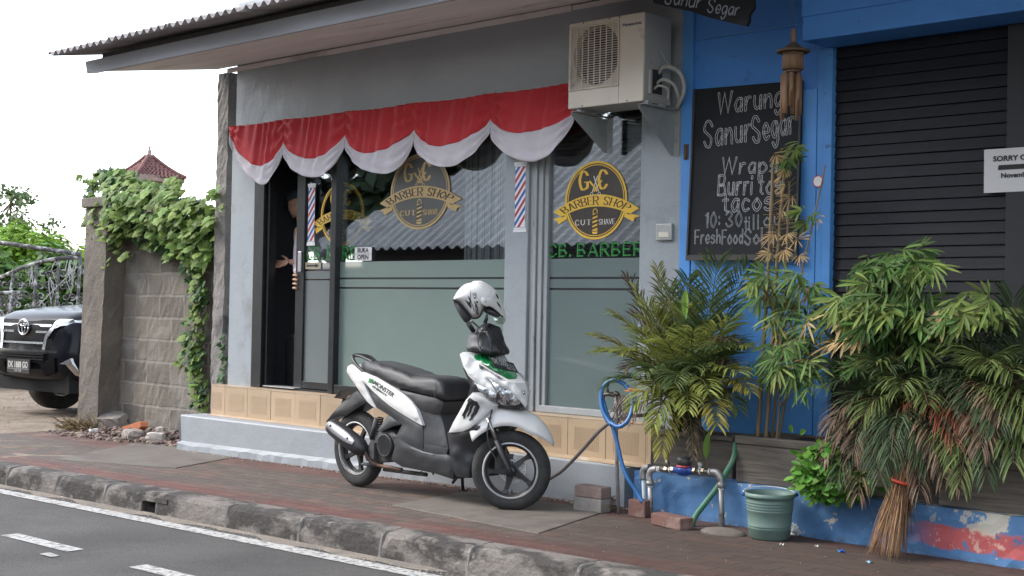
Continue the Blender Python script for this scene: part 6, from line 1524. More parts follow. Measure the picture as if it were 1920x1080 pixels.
for k in (0, 12): b = MB(); b.ball(hp[k] + V((0, 0, -.006)), .013, 10); b.build('handle_lug', mat('lug_blue', (.02, .07, .25), .5), bh_)
# ================================================================== crumpled bag and litter
m_bag = mat('plastic_bag', (.52, .55, .57), .35, c2=(.38, .42, .44), scale=30)
bgp = atz(1494, 1003); bm = bmesh.new(); bmesh.ops.create_icosphere(bm, subdivisions=4, radius=1); rk2 = random.Random(8)
for v in bm.verts:
    n = v.co.copy(); k = .72 + .22 * math.sin(n.x * 5 + n.y * 7) * math.sin(n.z * 6 + n.x * 4) + .13 * math.sin(n.x * 19 + n.z * 14) * math.sin(n.y * 17) + .05 * math.sin(n.x * 37 + n.y * 31 + n.z * 29)
    v.co = V((n.x * .05 * k - .02 * max(0, n.z), n.y * .045 * k, max(-.008, n.z * .05 * k + .03) + .025 * max(0, -n.x) * n.z)) + bgp
b = MB(); b.bm(bm, smooth=False); tag(b.build('plastic_bag', m_bag, loc=tuple(bgp)), 'crumpled white plastic bag lying right of the bucket', 'bag')
def scrap(px_, py_, lab, m, L=.04, seed=0, nm='wrapper'):
    r = random.Random(seed); c = atz(px_, py_); a = r.uniform(-.6, .6); b = MB(); dx, dy = V((math.cos(a), math.sin(a), 0)), V((-math.sin(a), math.cos(a), 0))
    b.grid(lambda u, v: c + dx * (u - .5) * L + dy * (v - .5) * L * .5 + V((0, 0, .007 + .006 * math.sin(u * 7 + seed) * math.cos(v * 4))), 6, 4); tag(b.build(nm, m, loc=tuple(c), solid=.001), lab, 'litter')
m_lb, m_lw = mat('wrapper_blue', (.02, .14, .5), .4), mat('wrapper_white', (.7, .7, .68), .6)
scrap(1577, 1035, 'dark blue sweet wrapper on the pavement near the broom', m_lb, .05, 1); scrap(1630, 1056, 'tiny pale blue wrapper in front of the broom', mat('wrapper_pale_blue', (.3, .5, .62), .5), .035, 2)
for i, (x, y, lab) in enumerate(((1466, 1023, 'small white scrap in front of the bucket'), (1531, 1026, 'tiny pale scrap between bucket and broom'))): scrap(x, y, lab, m_lw, .022, 5 + i, 'scrap')
def rdscrap(px_, py_, lab, L, m, nm, seed):
    c = rd(px_, py_); b = MB(); r = random.Random(seed); b.tube([c + V((-L / 2, 0, .006)), c + V((L / 2, r.uniform(-.01, .01), .006))], .0045, 7); tag(b.build(nm, m, loc=tuple(c)), lab, 'litter')
rdscrap(116, 933, 'white cigarette end at the kerb foot on the left', .04, m_lw, 'cigarette_end', 1); rdscrap(484, 1000, 'white cigarette end lying below the kerb in the middle', .03, m_lw, 'cigarette_end', 2)
c = rd(94, 1042); b = MB(); b.grid(lambda u, v: c + V(((u - .5) * .12, (v - .5) * .06, .006 + .006 * math.sin(u * 6) * math.sin(v * 3))), 6, 4); tag(b.build('flattened_carton', mat('carton_grey', (.34, .33, .31), .8), loc=tuple(c), solid=.0015), 'flattened grey scrap lying on the road under a lane dash', 'litter')
c = rd(795, 1062); b = MB(); blade(b, c + V((0, 0, .012)), (1, .1, .05), (0, 0, 1), .09, .03, .1); tag(b.build('fallen_leaf', m_straw, loc=tuple(c), fix=False), 'dry leaf in the gutter under the kerb', 'leaf')
# ================================================================== bricks
m_brk_ = mat('paver_brick', (.30, .215, .185), .9, c2=(.23, .165, .14), scale=12, bump=.4, bscale=40, grain=.2, gscale=100); m_brkg = mat('paver_brick_grey', (.30, .275, .245), .9, c2=(.23, .21, .19), scale=12, bump=.4, bscale=40, grain=.2, gscale=100); m_brkd = mat('brick_damp', (.17, .085, .07), .9, c2=(.12, .065, .055), scale=10, bump=.5, bscale=35, dirt=(.26, .18, .15), dscale=9)
def brick(lab, p, L, W_, H, rot, m, grp='loose paving bricks', z=0):
    b = MB(); c = V((p.x, p.y, gz(p.x) + z + H / 2)); a = R(rot); b.obox(c, (math.cos(a), math.sin(a), 0), (-math.sin(a), math.cos(a), 0), (0, 0, 1), L, W_, H)
    return tag(b.build('brick', m, loc=(p.x, p.y, gz(p.x) + z), bevel=.006), lab, 'brick', grp)
p = atz(1078, 957) + V((.09, .06, 0))
brick('grey paving brick under a reddish one beside the front wheel', p, .215, .11, .085, 4, m_brkg); brick('reddish paving brick stacked on the grey one by the front wheel', p + V((.0, .005, 0)), .215, .105, .072, 1, m_brk_, z=.087)
p = atz(1183, 970) + V((.02, .06, 0)); brick('brown brick stood on end beside the white pipe', p, .125, .07, .105, 3, m_brkd)
p = atz(1250, 990) + V((0, .05, 0)); brick('long damp red brick lying at the water pipe foot', p, .27, .10, .07, -14, m_brkd)
p = atz(1264, 968) + V((.03, .07, 0)); brick('tilted red brick behind the long damp one', p, .24, .09, .09, -10, m_brkd)
c = atz(1345, 1003) + V((0, .06, 0)); b = MB(); b.ball((c.x, c.y, gz(c.x) + .0), (.15, .09, .035), 14); tag(b.build('mortar_lump', m_slab, loc=(c.x, c.y, gz(c.x))), 'rough mortar lump holding the right water pipe', 'mortar')
# ================================================================== standpipe, water meter, hoses
m_galv = mat('galvanised_pipe', (.36, .355, .35), .5, metal=.5, c2=(.24, .235, .23), scale=14, detail=9, dirt=(.13, .10, .08), dscale=10, dlo=.56, dhi=.66); m_pvc = mat('white_pvc', (.52, .58, .62), .4, c2=(.42, .47, .5), scale=14); m_brass = mat('dull_brass', (.26, .23, .18), .4, metal=.8, c2=(.17, .15, .12), scale=20); m_ptfe = mat('thread_tape', (.7, .7, .7), .7)
YPp = .42
meter = thing('water_meter', 'water meter with blue body on galvanised pipes before the low wall', 'water meter', tuple(atz(1285, 980)))
A = [px(1221, 963, YPp), px(1219, 905, YPp), px(1217, 892, YPp), px(1222, 881, YPp), px(1232, 879.5, YPp)]
b = MB(); b.tube([A[0] + V((0, 0, -.08)), A[1]], .0165, 12); b.build('riser_pipe', m_galv, meter)
b = MB(); b.tube(cat_rom([tuple(q) for q in A[1:]], 5), .020, 12); b.tube([A[1] + V((0, 0, .01)), A[1] + V((0, 0, -.016))], .024, 12); b.build('elbow', m_galv, meter)
B = [px(1354, 1000, YPp), px(1352, 908, YPp), px(1350, 894, YPp), px(1344, 886, YPp), px(1334, 884.5, YPp)]
b = MB(); b.tube([B[0] + V((0, 0, -.05)), B[1]], .0165, 12); b.build('riser_pipe', m_galv, meter)
b = MB(); b.tube(cat_rom([tuple(q) for q in B[1:]], 5), .020, 12); b.tube([B[1] + V((0, 0, .012)), B[1] + V((0, 0, -.02))], .024, 12); b.build('elbow', m_galv, meter)
hL, hR = A[-1], B[-1]; hz = lambda t: hL + (hR - hL) * t
for a_, c_, nuts in ((hL, hz(.33), (.18, .3)), (hz(.68), hR, (.7, .86))):
    b = MB(); b.tube([a_, c_], .0145, 12)
    for t in nuts: b.tube([hz(t - .025), hz(t + .025)], .021, 6, smooth=False)
    b.build('cross_pipe', m_brass, meter)
b = MB()
for t in (.02, .05, .25, .80, .97): b.tube([hz(t - .008), hz(t + .008)], .0185, 12)
b.tube([B[1] + V((0, 0, -.022)), B[1] + V((0, 0, -.032))], .018, 12); b.tube([A[1] + V((0, 0, -.018)), A[1] + V((0, 0, -.026))], .018, 12); b.build('thread_tape', m_ptfe, meter)
b = MB(); c = hz(.19); b.lathe([(.012, 0), (.014, .03), (.018, .034), (.014, .05), (.009, .055), (.007, .08), (.011, .082), (.004, .10), (0, .10)], c, n=12); b.build('valve', m_brass, meter)
b = MB(); c = hz(.50) + V((0, 0, -.002)); b.lathe([(0, -.03), (.03, -.026), (.048, -.01), (.05, .012), (.046, .02), (0, .02)], c, n=24); b.tube([hz(.33), hz(.40), hz(.60), hz(.68)], [.02, .026, .026, .02], 12); b.build('meter_body', mat('meter_blue', (.015, .06, .30), .4, c2=(.02, .05, .22), scale=10), meter)
b = MB(); b.lathe([(0, .02), (.046, .02), (.046, .034), (0, .034)], c, n=24); b.build('meter_ring', mat('meter_red', (.4, .05, .07), .4), meter)
b = MB(); b.lathe([(0, .034), (.043, .034), (.045, .05), (.044, .075), (.04, .08), (0, .08)], c, n=24); b.build('meter_cap', mat('meter_black', (.03, .03, .033), .4, c2=(.05, .05, .05), scale=8), meter)
b = MB(); c = hz(.80); b.tube([c, c + V((0, 0, .03))], .014, 10); b.lathe([(.016, .03), (.017, .05), (.014, .052), (0, .052)], c, n=12); b.build('plug', m_galv, meter)
wp = thing('pvc_pipe', 'white plastic pipe with a grey elbow standing beside the meter riser', 'pipe', tuple(atz(1209, 968)))
b = MB(); yv = YPp + .03; b.tube([px(1210, 975, yv), px(1207, 898, yv)], .0145, 12); b.build('pipe', m_pvc, wp)
b = MB(); b.tube(cat_rom([tuple(px(1207, 899, yv)), tuple(px(1206, 885, yv)), tuple(px(1210, 878, yv)), tuple(px(1218, 876, yv))], 5), .021, 12); b.build('elbow', m_galv, wp)
# standpipe with tap
YSp = .38
tap = thing('standpipe', 'thin galvanised standpipe with a garden tap in front of the plinth', 'tap', tuple(atz(1160, 968)))
b = MB(); b.tube([px(1160, 972, YSp), px(1156, 840, YSp), px(1155, 745, YSp)], .0115, 10); b.build('pipe', m_galv, tap)
b = MB(); b.tube([px(1155, 742, YSp), px(1147, 739, YSp), px(1136, 739, YSp)], [.013, .016, .012], 10); b.tube([px(1140, 738, YSp), px(1139, 727, YSp), px(1139, 722, YSp)], [.009, .007, .006], 8); b.tube(cat_rom([tuple(px(1136, 739, YSp)), tuple(px(1132, 742, YSp)), tuple(px(1131, 750, YSp))], 4), .011, 8)
b.tube([px(1155, 741, YSp), px(1157, 735, YSp)], .018, 10); b.build('spout', m_brass, tap)
b = MB(); c = px(1139, 722, YSp); b.obox(c + V((0, 0, .012)), (1, 0, 0), (0, 1, 0), (0, 0, 1), .012, .022, .035); b.build('handle', m_brass, tap)
m_hose = mat('blue_hose', (.035, .15, .38), .35, c2=(.03, .125, .32), scale=14, dirt=(.12, .22, .38), dscale=12, dlo=.62, dhi=.7)
hs_pts = [(1205, 942, .36), (1192, 920, .36), (1176, 895, .34), (1165, 865, .34), (1157, 830, .34), (1149, 800, .34), (1138, 775, .34), (1132, 755, .34), (1130, 748, .36)]
hs2 = [(1131, 752, .36), (1134, 780, .33), (1145, 792, .30), (1160, 800, .28), (1176, 790, .30), (1185, 768, .34), (1184, 742, .37), (1172, 722, .38), (1152, 713, .36), (1134, 722, .34), (1127, 742, .33), (1129, 766, .31), (1138, 785, .30), (1147, 797, .29)]
b = MB(); b.tube(cat_rom([tuple(px(x, y, Y)) for x, y, Y in hs_pts], 6), .0135, 10); b.tube(cat_rom([tuple(px(x, y, Y)) for x, y, Y in hs2], 6), .0135, 10); tag(b.build('garden_hose', m_hose, loc=tuple(px(1160, 960, .38))), 'blue garden hose looped over the tap and hanging down', 'hose')
m_old_h = mat('faded_hose', (.22, .19, .18), .7, c2=(.16, .12, .12), scale=6, dirt=(.30, .28, .25), dscale=5)
b = MB(); b.tube(cat_rom([tuple(px(x, y, Y)) for x, y, Y in ((1030, 898, .50), (1052, 884, .50), (1075, 862, .48), (1100, 835, .46), (1122, 810, .44), (1143, 793, .43), (1165, 785, .42), (1190, 780, .46), (1215, 778, .55))], 6), .0115, 10); tag(b.build('old_hose', m_old_h, loc=tuple(px(1030, 898, .5))), 'faded purple-grey hose running from behind the wheel up to the tap', 'hose')
m_gh = mat('green_hose', (.04, .17, .095), .45, c2=(.032, .14, .08), scale=10, dirt=(.10, .16, .11), dscale=12)
b = MB(); b.tube(cat_rom([tuple(px(x, y, Y)) for x, y, Y in ((1297, 988, .30), (1304, 968, .33), (1325, 940, .37), (1346, 912, .42), (1362, 885, .48), (1376, 858, .52), (1380, 830, .58))], 6), [.017] * 37, 12); tag(b.build('green_pipe', m_gh, loc=tuple(px(1297, 988, .3))), 'thick green flexible pipe rising from the pavement behind the meter', 'pipe')
b = MB(); r = random.Random(3)
for k in range(40):
    a = px(1155 + r.uniform(-4, 30), 740 + r.uniform(-4, 12), YSp + r.uniform(-.03, .03)); e = px(1150 + r.uniform(-8, 40), 770 + r.uniform(0, 30), YSp + r.uniform(-.04, .04)); b.tube(cat_rom([tuple(a), tuple((a + e) / 2 + rdir(r) * .04), tuple(e)], 4), .0032, 4)
tag(b.build('twine', mat('twine', (.27, .22, .19), .9, c2=(.18, .14, .12), scale=30), loc=tuple(px(1160, 745, YSp))), 'bundle of frayed twine tied round the tap', 'twine')
b = MB(); b.tube([px(1172, 733, .36), px(1206, 733, .40)], .007, 6); b.tube([px(1178, 729, .36), px(1212, 736, .42)], .006, 6); tag(b.build('orange_tie', mat('orange_tie', (.6, .19, .03), .6), loc=tuple(px(1190, 733, .38))), 'orange tie among the palm leaves above the tap', 'tie')
b = MB()
for k in range(46):
    a = atz(1108 + r.uniform(0, 10), 958 + r.uniform(-4, 4)); e = atz(1148 + r.uniform(-6, 10), 950 + r.uniform(-8, 12)); b.tube([a + V((0, 0, .008)), (a + e) / 2 + V((0, 0, .03 + r.uniform(0, .04))), e + V((0, 0, r.uniform(.01, .07)))], .0022, 4)
tag(b.build('twig_bundle', m_stick, loc=tuple(atz(1125, 955))), 'handful of dry twigs between the bricks and the standpipe', 'twigs')
# ================================================================== scooter
F0 = atz(957, 957); R0 = atz(672, 912)
hd = (R0 - F0); hd.z = 0; hd = -hd.normalized(); nR = V((hd.y, -hd.x, 0))          # heading; nR points to the scooter's right, the side we see
PF = [F0, nR]                      # the middle plane that side views are traced on
def S(px_, py_, off=0): return atp(px_, py_, PF[0] + PF[1] * off, PF[1])
m_pw = mat('scooter_white', (.62, .615, .60), .4, c2=(.57, .565, .55), scale=7, coat=.3, dirt=(.48, .46, .43), dscale=9, dlo=.66, dhi=.8)
m_pg = mat('scooter_green', (.01, .19, .055), .3, coat=.5, c2=(.008, .16, .045), scale=6)
m_pd = mat('scooter_grey_plastic', (.036, .038, .042), .5, c2=(.028, .03, .033), scale=6, dirt=(.055, .054, .053), dscale=11, dlo=.56, dhi=.72, bump=.08, bscale=120)
m_pb = mat('scooter_black_plastic', (.018, .018, .02), .45, c2=(.026, .026, .028), scale=9, dirt=(.05, .048, .045), dscale=10, dlo=.6, dhi=.75)
m_seat = mat('seat_vinyl', (.016, .016, .018), .5, c2=(.022, .022, .025), scale=10, bump=.15, bscale=150)
m_tyre = mat('tyre_rubber', (.018, .018, .018), .85, c2=(.035, .034, .033), scale=14, dirt=(.07, .065, .06), dscale=6, dlo=.58, dhi=.75, bump=.3, bscale=90)
m_rimk = mat('rim_black', (.016, .016, .018), .4, c2=(.028, .028, .03), scale=15); m_rimw = mat('rim_white_stripe', (.52, .52, .52), .4)
m_steel = mat('steel_worn', (.38, .37, .36), .35, metal=.9, c2=(.25, .24, .23), scale=20); m_engine = mat('engine_alloy', (.085, .085, .087), .6, metal=.3, c2=(.05, .05, .052), scale=14, dirt=(.13, .11, .09), dscale=12)
m_rust = mat('rusty_pipe', (.20, .11, .07), .7, metal=.3, c2=(.10, .07, .06), scale=14); m_chrome = mat('chrome', (.75, .75, .77), .12, metal=1)
m_shield = mat('heat_shield', (.66, .66, .67), .35, metal=.5)
sct = thing('scooter', 'white, grey and green motor scooter parked on the pavement before the shop', 'scooter', tuple((F0 + R0) / 2))
class Panel:
    def __init__(s, pts, bulge=.015, step=7, rad=None, curve=0):
        if curve: pts = cat_rom(pts, curve, True)
        s.pts = pts; s.b = bulge; s.rad = rad; s.o = [p[2] for p in pts]; s.step = step
        s.v2, s.f, s.d = tri_fill([p[:2] for p in pts], step); s.R = rad or max(s.d) or 1
    def dist(s, x, y):
        b_ = 1e9; n = len(s.pts)
        for i in range(n):
            (x1, y1), (x2, y2) = s.pts[i][:2], s.pts[i - 1][:2]; dx, dy = x2 - x1, y2 - y1; l2 = dx * dx + dy * dy or 1e-12
            t = max(0, min(1, ((x - x1) * dx + (y - y1) * dy) / l2)); b_ = min(b_, math.hypot(x - x1 - t * dx, y - y1 - t * dy))
        return b_
    def off(s, x, y, d=None):
        d = s.dist(x, y) if d is None else d; k = min(1, d / s.R)
        return idw((x, y), s.pts, s.o) + s.b * math.sqrt(max(0, 1 - (1 - k) ** 2))
    def solid(s, name, m, parent, both=True, depth=.012, sub=0):
        b = MB(); rv_ = [S(v[0], v[1], s.off(v[0], v[1], d)) for v, d in zip(s.v2, s.d)]
        def mir(p): return p - PF[1] * 2 * (p - PF[0]).dot(PF[1])
        lv = [mir(p) for p in rv_] if both else [p - PF[1] * depth for p in rv_]
        b.add(rv_, s.f, True); b.add(lv, [f[::-1] for f in s.f], True)
        ed = {}
        for f in s.f:
            for i in range(len(f)):
                e = (f[i], f[(i + 1) % len(f)]); ed[e] = 1
        for (i, j) in list(ed):
            if (j, i) not in ed: b.add([rv_[i], rv_[j], lv[j], lv[i]], [(0, 1, 2, 3)])
        s.obj = b.build(name, m, parent); return s
    def decal(s, mb, polys, lift=.0025):
        for q in polys: mb.poly([S(x, y, s.off(x, y) + lift) for x, y in q])
    def text(s, mb, txt, p0, p1, h, bold=.02, slant=0, lift=.0025):
        ps, wd = sans(txt, 1, bold); dx, dy = p1[0] - p0[0], p1[1] - p0[1]; L_ = math.hypot(dx, dy); ux, uy = dx / L_, dy / L_
        s.decal(mb, [[(p0[0] + ux * (x / wd * L_ + slant * y) + uy * y * h, p0[1] + uy * (x / wd * L_ + slant * y) - ux * y * h) for x, y in q] for q in ps], lift)
def K(ox, oy, sc_, pts): return [(ox + p[0] / sc_, oy + p[1] / sc_) + tuple(p[2:]) for p in pts]
c2 = lambda p: K(600, 640, 4.154, p)
c3 = lambda p: K(800, 680, 3.6, p)
c5 = lambda p: K(600, 500, 2.25, p)
c8 = lambda p: K(820, 500, 4.909, p)
# wheels -----------------------------------------------------------
def wheel(name, O, ax, r, wd, label=None, spokes=5, a0=.3, disc=False):
    """tyre, rim with a white stripe, five black spokes; ax points to the right side"""
    ax = V(ax).normalized(); rr = r * .685
    t = MB(); prof = []
    for k in range(17):
        a = -math.pi * .5 + math.pi * k / 16; prof.append((r - wd * .62 + wd * .62 * math.cos(a), wd * .5 * math.sin(a)))
    prof = [(rr, -wd * .36), (rr + .012, -wd * .44)] + prof[2:-2] + [(rr + .012, wd * .44), (rr, wd * .36)]
    t.lathe(prof, O, ax, 72); w_ = t.build(name, m_tyre, sct)
    g = MB(); g.lathe([(rr - .004, -.036), (rr + .002, -.038), (rr - .012, -.028), (rr - .022, -.022), (rr - .022, .022), (rr - .012, .028), (rr + .002, .038), (rr - .004, .036)], O, ax, 64)
    a = ax.orthogonal().normalized(); b_ = ax.cross(a)
    for k in range(spokes):
        an = a0 + 2 * math.pi * k / spokes; d = a * math.cos(an) + b_ * math.sin(an); e = ax.cross(d)
        vs = []
        for (q, w2, th) in ((.03, .024, .018), (.09, .014, .012), (rr - .05, .013, .011), (rr - .018, .022, .016)):
            c = O + d * q + e * .012 * math.sin(q * 15); vs += [c + e * w2 + ax * th, c - e * w2 + ax * th, c - e * w2 - ax * th, c + e * w2 - ax * th]
        g.add(vs, [(4 * i + j, 4 * i + (j + 1) % 4, 4 * i + 4 + (j + 1) % 4, 4 * i + 4 + j) for i in range(3) for j in range(4)])
    g.lathe([(0, -.05), (.035, -.05), (.038, -.02), (.038, .02), (.032, .045), (.018, .05), (0, .05)], O, ax, 28); g.build('rim', m_rimk, w_)
    s_ = MB()
    for q in (-1, 1): s_.lathe([(rr - .002, q * .0395), (rr + .006, q * .0385), (rr - .007, q * .034), (rr - .007, q * .033)], O, ax, 64)
    s_.build('rim_stripe', m_rimw, w_)
    v = MB(); v.tube([O + b_ * (rr - .02) * .8 + a * (rr - .02) * .6, O + b_ * (rr - .05) * .8 + a * (rr - .05) * .6], .004, 6); v.build('valve_stem', m_pb, w_)
    return w_
Rr, Rf = .272, .2525
Oc = R0 + V((0, 0, Rr)); wheel('rear_wheel', Oc, nR, Rr, .092, a0=.9)
st_ = R(37); hf = Matrix.Rotation(st_, 3, 'Z') @ hd; nf = V((hf.y, -hf.x, 0)); Of = F0 + V((0, 0, Rf)) + nR * 0
fw = wheel('front_wheel', Of, nf, Rf, .086, a0=.55)
b = MB(); b.lathe([(.052, -.046), (.088, -.046), (.088, -.050), (.052, -.050)], Of, nf, 48, smooth=False, close=True)
dsk = b.build('brake_disc', mat('disc_steel', (.62, .62, .62), .4, metal=.25), fw)
b = MB(); e1 = nf.orthogonal().normalized(); e2 = nf.cross(e1)
for k in range(30):
    a = 2 * math.pi * k / 30; b.lathe([(0, -.0455), (.0035, -.0455)], Of + (e1 * math.cos(a) + e2 * math.sin(a)) * (.062 + .008 * (k % 3)), nf, 6)
b.build('disc_hole', m_pb, fw)
# fork and front mudguard ------------------------------------------
upf = V((0, 0, 1)); stv = (upf * math.cos(R(24)) - hf * math.sin(R(24)))
for s_, nm in ((1, 'r'), (-1, 'l')):
    b = MB(); A = Of + nf * s_ * .066; b.tube([A - stv * .03, A + stv * .02, A + stv * .21], [.016, .019, .019], 12); b.lathe([(0, -.014), (.014, -.014), (.016, .01), (.010, .014), (0, .014)], A, nf * s_, 14); b.build('fork_leg', m_pb, sct)
    b = MB(); b.tube([A + stv * .2, A + stv * .36], .0125, 12); b.build('fork_tube', m_steel, sct)
b = MB(); A = Of - nf * .055 - hf * .075 + V((0, 0, .03)); b.obox(A, hf, nf, upf, .07, .05, .09); b.obox(A + V((0, 0, .05)) + hf * .03, hf, nf, upf, .1, .03, .03); b.build('brake_caliper', m_engine, sct)
b = MB()
def mg(u, v):
    th = R(33) + R(104) * u; a = (v - .5) * 2
    r_ = .322 + .078 * math.sin(math.pi * .5 * min(1, u / .62)) - .03 * max(0, u - .62) / .38; hw_ = .072 * min(1, .12 + (u * 3.2) ** .7)
    dr = .115 * abs(a) ** 2.4 * min(1, .1 + u * 2.6) * (1 if u < .6 else 1 - .35 * (u - .6) / .4)
    return Of + hf * math.cos(th) * (r_ - dr * .6) + upf * (math.sin(th) * r_ - dr) + nf * a * hw_
b.grid(mg, 36, 16); fen = b.build('front_mudguard', m_pw, sct, solid=.004)
b = MB(); b.tube(cat_rom([tuple(Of + nf * .075 + stv * .03 - hf * .03), tuple(Of + nf * .09 - hf * .11 + upf * .12), tuple(Of + nf * .09 - hf * .14 + upf * .24), tuple(Of + nf * .05 - hf * .12 + upf * .38)], 6), .005, 7); b.build('brake_hose', m_pb, sct)
# rear end -----------------------------------------------------------
P = Panel(c2([(45, 628, .05), (110, 545, .06), (180, 470, .06), (232, 425, .06), (292, 385, .07), (372, 465, .075), (290, 520, .075), (205, 578, .065), (140, 588, .055), (80, 605, .05)]), .012, 6).solid('rear_mudguard', m_pb, sct)
b = MB(); q = [S(*p) for p in c2([(108, 440, .10), (160, 374, .10), (252, 386, -.10), (195, 452, -.10)])]; b.prism(q, hd * .006); b.build('number_plate', m_pb, sct)
b = MB(); b.tube([S(*c2([(190, 450, .0)])[0]), S(*c2([(178, 480, .0)])[0])], .012, 8); b.build('plate_bracket', m_pb, sct)
core = Panel(c2([(330, 300, .09), (600, 400, .105), (900, 450, .115), (960, 480, .115), (938, 560, .115), (965, 660, .12), (985, 760, .13), (1000, 830, .14), (990, 878, .14), (880, 872, .135), (808, 850, .14), (690, 795, .14), (590, 742, .13), (640, 650, .12), (540, 575, .11), (440, 512, .095), (380, 410, .09)]), .02, 7, 30).solid('body_core', m_pd, sct)
sidec = Panel(c2([(335, 312, .118), (480, 450, .137), (600, 540, .147), (700, 602, .15), (797, 657, .153), (803, 752, .155), (803, 850, .155), (700, 806, .152), (592, 742, .14), (638, 650, .138), (540, 578, .13), (440, 516, .122), (378, 405, .118)]), .012, 7, 16).solid('side_cover', m_pd, sct)
bt_ = Panel(c2([(806, 850, .158), (812, 800, .158), (905, 812, .155), (995, 838, .15), (985, 880, .15), (880, 873, .155)]), .004, 7).solid('battery_cover', m_pd, sct)
us = Panel(c2([(565, 362, .125), (760, 412, .135), (900, 442, .138), (962, 476, .13), (936, 566, .13), (880, 560, .14), (800, 540, .145), (745, 512, .145), (690, 452, .14)]), .008, 7).solid('seat_base', m_pb, sct)
tail = Panel(c2([(208, 236, .05), (216, 196, .05), (244, 180, .055), (300, 214, .09), (355, 247, .12), (430, 276, .135), (500, 316, .142), (580, 366, .15), (660, 424, .157), (715, 476, .16), (750, 526, .162), (775, 590, .164), (798, 656, .166), (740, 626, .168), (670, 584, .166), (600, 541, .163), (540, 500, .16), (480, 451, .155), (405, 382, .148), (334, 310, .138), (356, 366, .136), (392, 438, .134), (436, 521, .132), (408, 506, .128), (370, 474, .12), (320, 408, .105), (272, 334, .085), (238, 284, .062)]), .010, 6, 9).solid('tail_panel', m_pw, sct)
b = MB(); tl_p = Panel(c2([(212, 232, .058), (222, 220, .066), (240, 246, .078), (262, 300, .092), (270, 326, .096), (240, 284, .074)]), .004, 4); tl_p.solid('tail_lamp', mat('lamp_clear', (.72, .70, .68), .15, metal=.2, coat=.8), sct)
seat = Panel(c2([(322, 184, .06), (338, 160, .08), (400, 154, .085), (500, 178, .09), (600, 206, .09), (690, 242, .09), (745, 262, .09), (820, 268, .095), (885, 276, .10), (942, 288, .09), (975, 318, .09), (993, 356, .085), (1001, 430, .085), (964, 470, .10), (900, 442, .12), (830, 424, .125), (700, 388, .125), (560, 346, .125), (430, 276, .115), (346, 242, .095), (326, 208, .06)]), .045, 7, 14, 2).solid('seat', m_seat, sct)
b = MB(); b.tube([S(*p) for p in cat_rom(c2([(890, 290, .142), (900, 340, .15), (897, 390, .152), (892, 436, .152)]), 6)], .0018, 5); b.build('seat_seam', mat('seam_grey', (.10, .10, .105), .6), seat.obj)
b = MB(); rail = c2([(345, 240, .10), (305, 205, .10), (268, 160, .095), (256, 128, .08), (262, 112, .05), (280, 105, 0)]); pr_ = [S(*p) for p in cat_rom(rail, 6)]; b.tube(pr_, .012, 10); b.tube([p - nR * 2 * (p - F0).dot(nR) for p in pr_], .012, 10)
for (x0, y0, x1, y1) in ((275, 106, 415, 160),): b.tube([S(*p) for p in cat_rom(c2([(275, 112, .045), (320, 118, .05), (415, 162, .07)]), 5)], .011, 8)
b.build('grab_rail', m_pb, sct)
# engine, exhaust
eng = Panel(c2([(400, 760, .085), (470, 690, .09), (560, 690, .10), (600, 740, .11), (580, 860, .11), (555, 930, .10), (450, 950, .09), (360, 930, .08), (345, 880, .08)]), .015, 7).solid('engine_case', m_engine, sct)
b = MB(); cc_ = c2([(500, 812)])[0]; Of2 = S(cc_[0], cc_[1], .135); b.lathe([(0, 0), (.064, 0), (.072, .006), (.078, .004), (.08, -.03), (0, -.03)], Of2, nR, 36); cov = b.build('cooling_cover', m_pd, sct)
b = MB(); ez_ = V((0, 0, 1)); dg = (hd * .82 - ez_ * .57).normalized(); pg_ = nR.cross(dg)
for k in range(-5, 6):
    q = k * .0118; L_ = math.sqrt(.062 ** 2 - q * q); b.obox(Of2 + pg_ * q + nR * .002, dg, pg_, nR, L_ * 2, .0052, .008)
b.build('cover_slat', m_pb, cov)
ab = Panel(c2([(448, 692, .12), (500, 620, .125), (540, 562, .12), (585, 590, .125), (632, 646, .125), (560, 664, .135), (480, 702, .13)]), .01, 6).solid('air_duct', m_pd, sct)
mf0, mf1 = S(*c2([(95, 662, .185)])[0]), S(*c2([(345, 850, .155)])[0]); dM = (mf1 - mf0).normalized(); LM = (mf1 - mf0).length
b = MB(); b.lathe([(0, -.034), (.034, -.03), (.052, -.012), (.060, .02), (.066, LM * .45), (.063, LM * .86), (.046, LM * .97), (.02, LM * 1.04), (0, LM * 1.04)], mf0, dM, 28); ex = b.build('exhaust', m_pb, sct)
b = MB(); u0 = (nR * .85 + V((0, 0, 1)) * .5); u0 = (u0 - dM * u0.dot(dM)).normalized(); w0 = dM.cross(u0)
hs_out = lambda t: .50 * math.sin(math.pi * min(1, max(0, t)) ** .9) ** .35
def hsp(u, v):
    t = u; a = (v - .5) * 2 * hs_out(.03 + .94 * u) * 1.0; r_ = .0705; return mf0 + dM * (.01 + (LM * .80) * t) + (u0 * math.cos(a) + w0 * math.sin(a)) * r_
b.grid(hsp, 24, 10); hsh = b.build('heat_shield', m_shield, ex, solid=.002)
b = MB()
for i in range(26):
    for j in range(9):
        u, v = (i + .5 + .5 * (j % 2)) / 27, (j + .8) / 9.6; p = hsp(u, v); nn = (p - (mf0 + dM * (p - mf0).dot(dM))).normalized(); tt = dM; b.obox(p + nn * .0012, (tt + nn.cross(tt) * (.8 if j % 2 else -.8)), nn, nn.cross(tt), .008, .002, .0034)
b.build('perforation', m_pb, hsh)
b = MB()
for t in (.12, .78): b.lathe([(0, .0), (.008, .0), (.008, .005), (0, .006)], hsp(t, .5), u0, 10)
b.build('shield_bolt', m_pb, hsh)
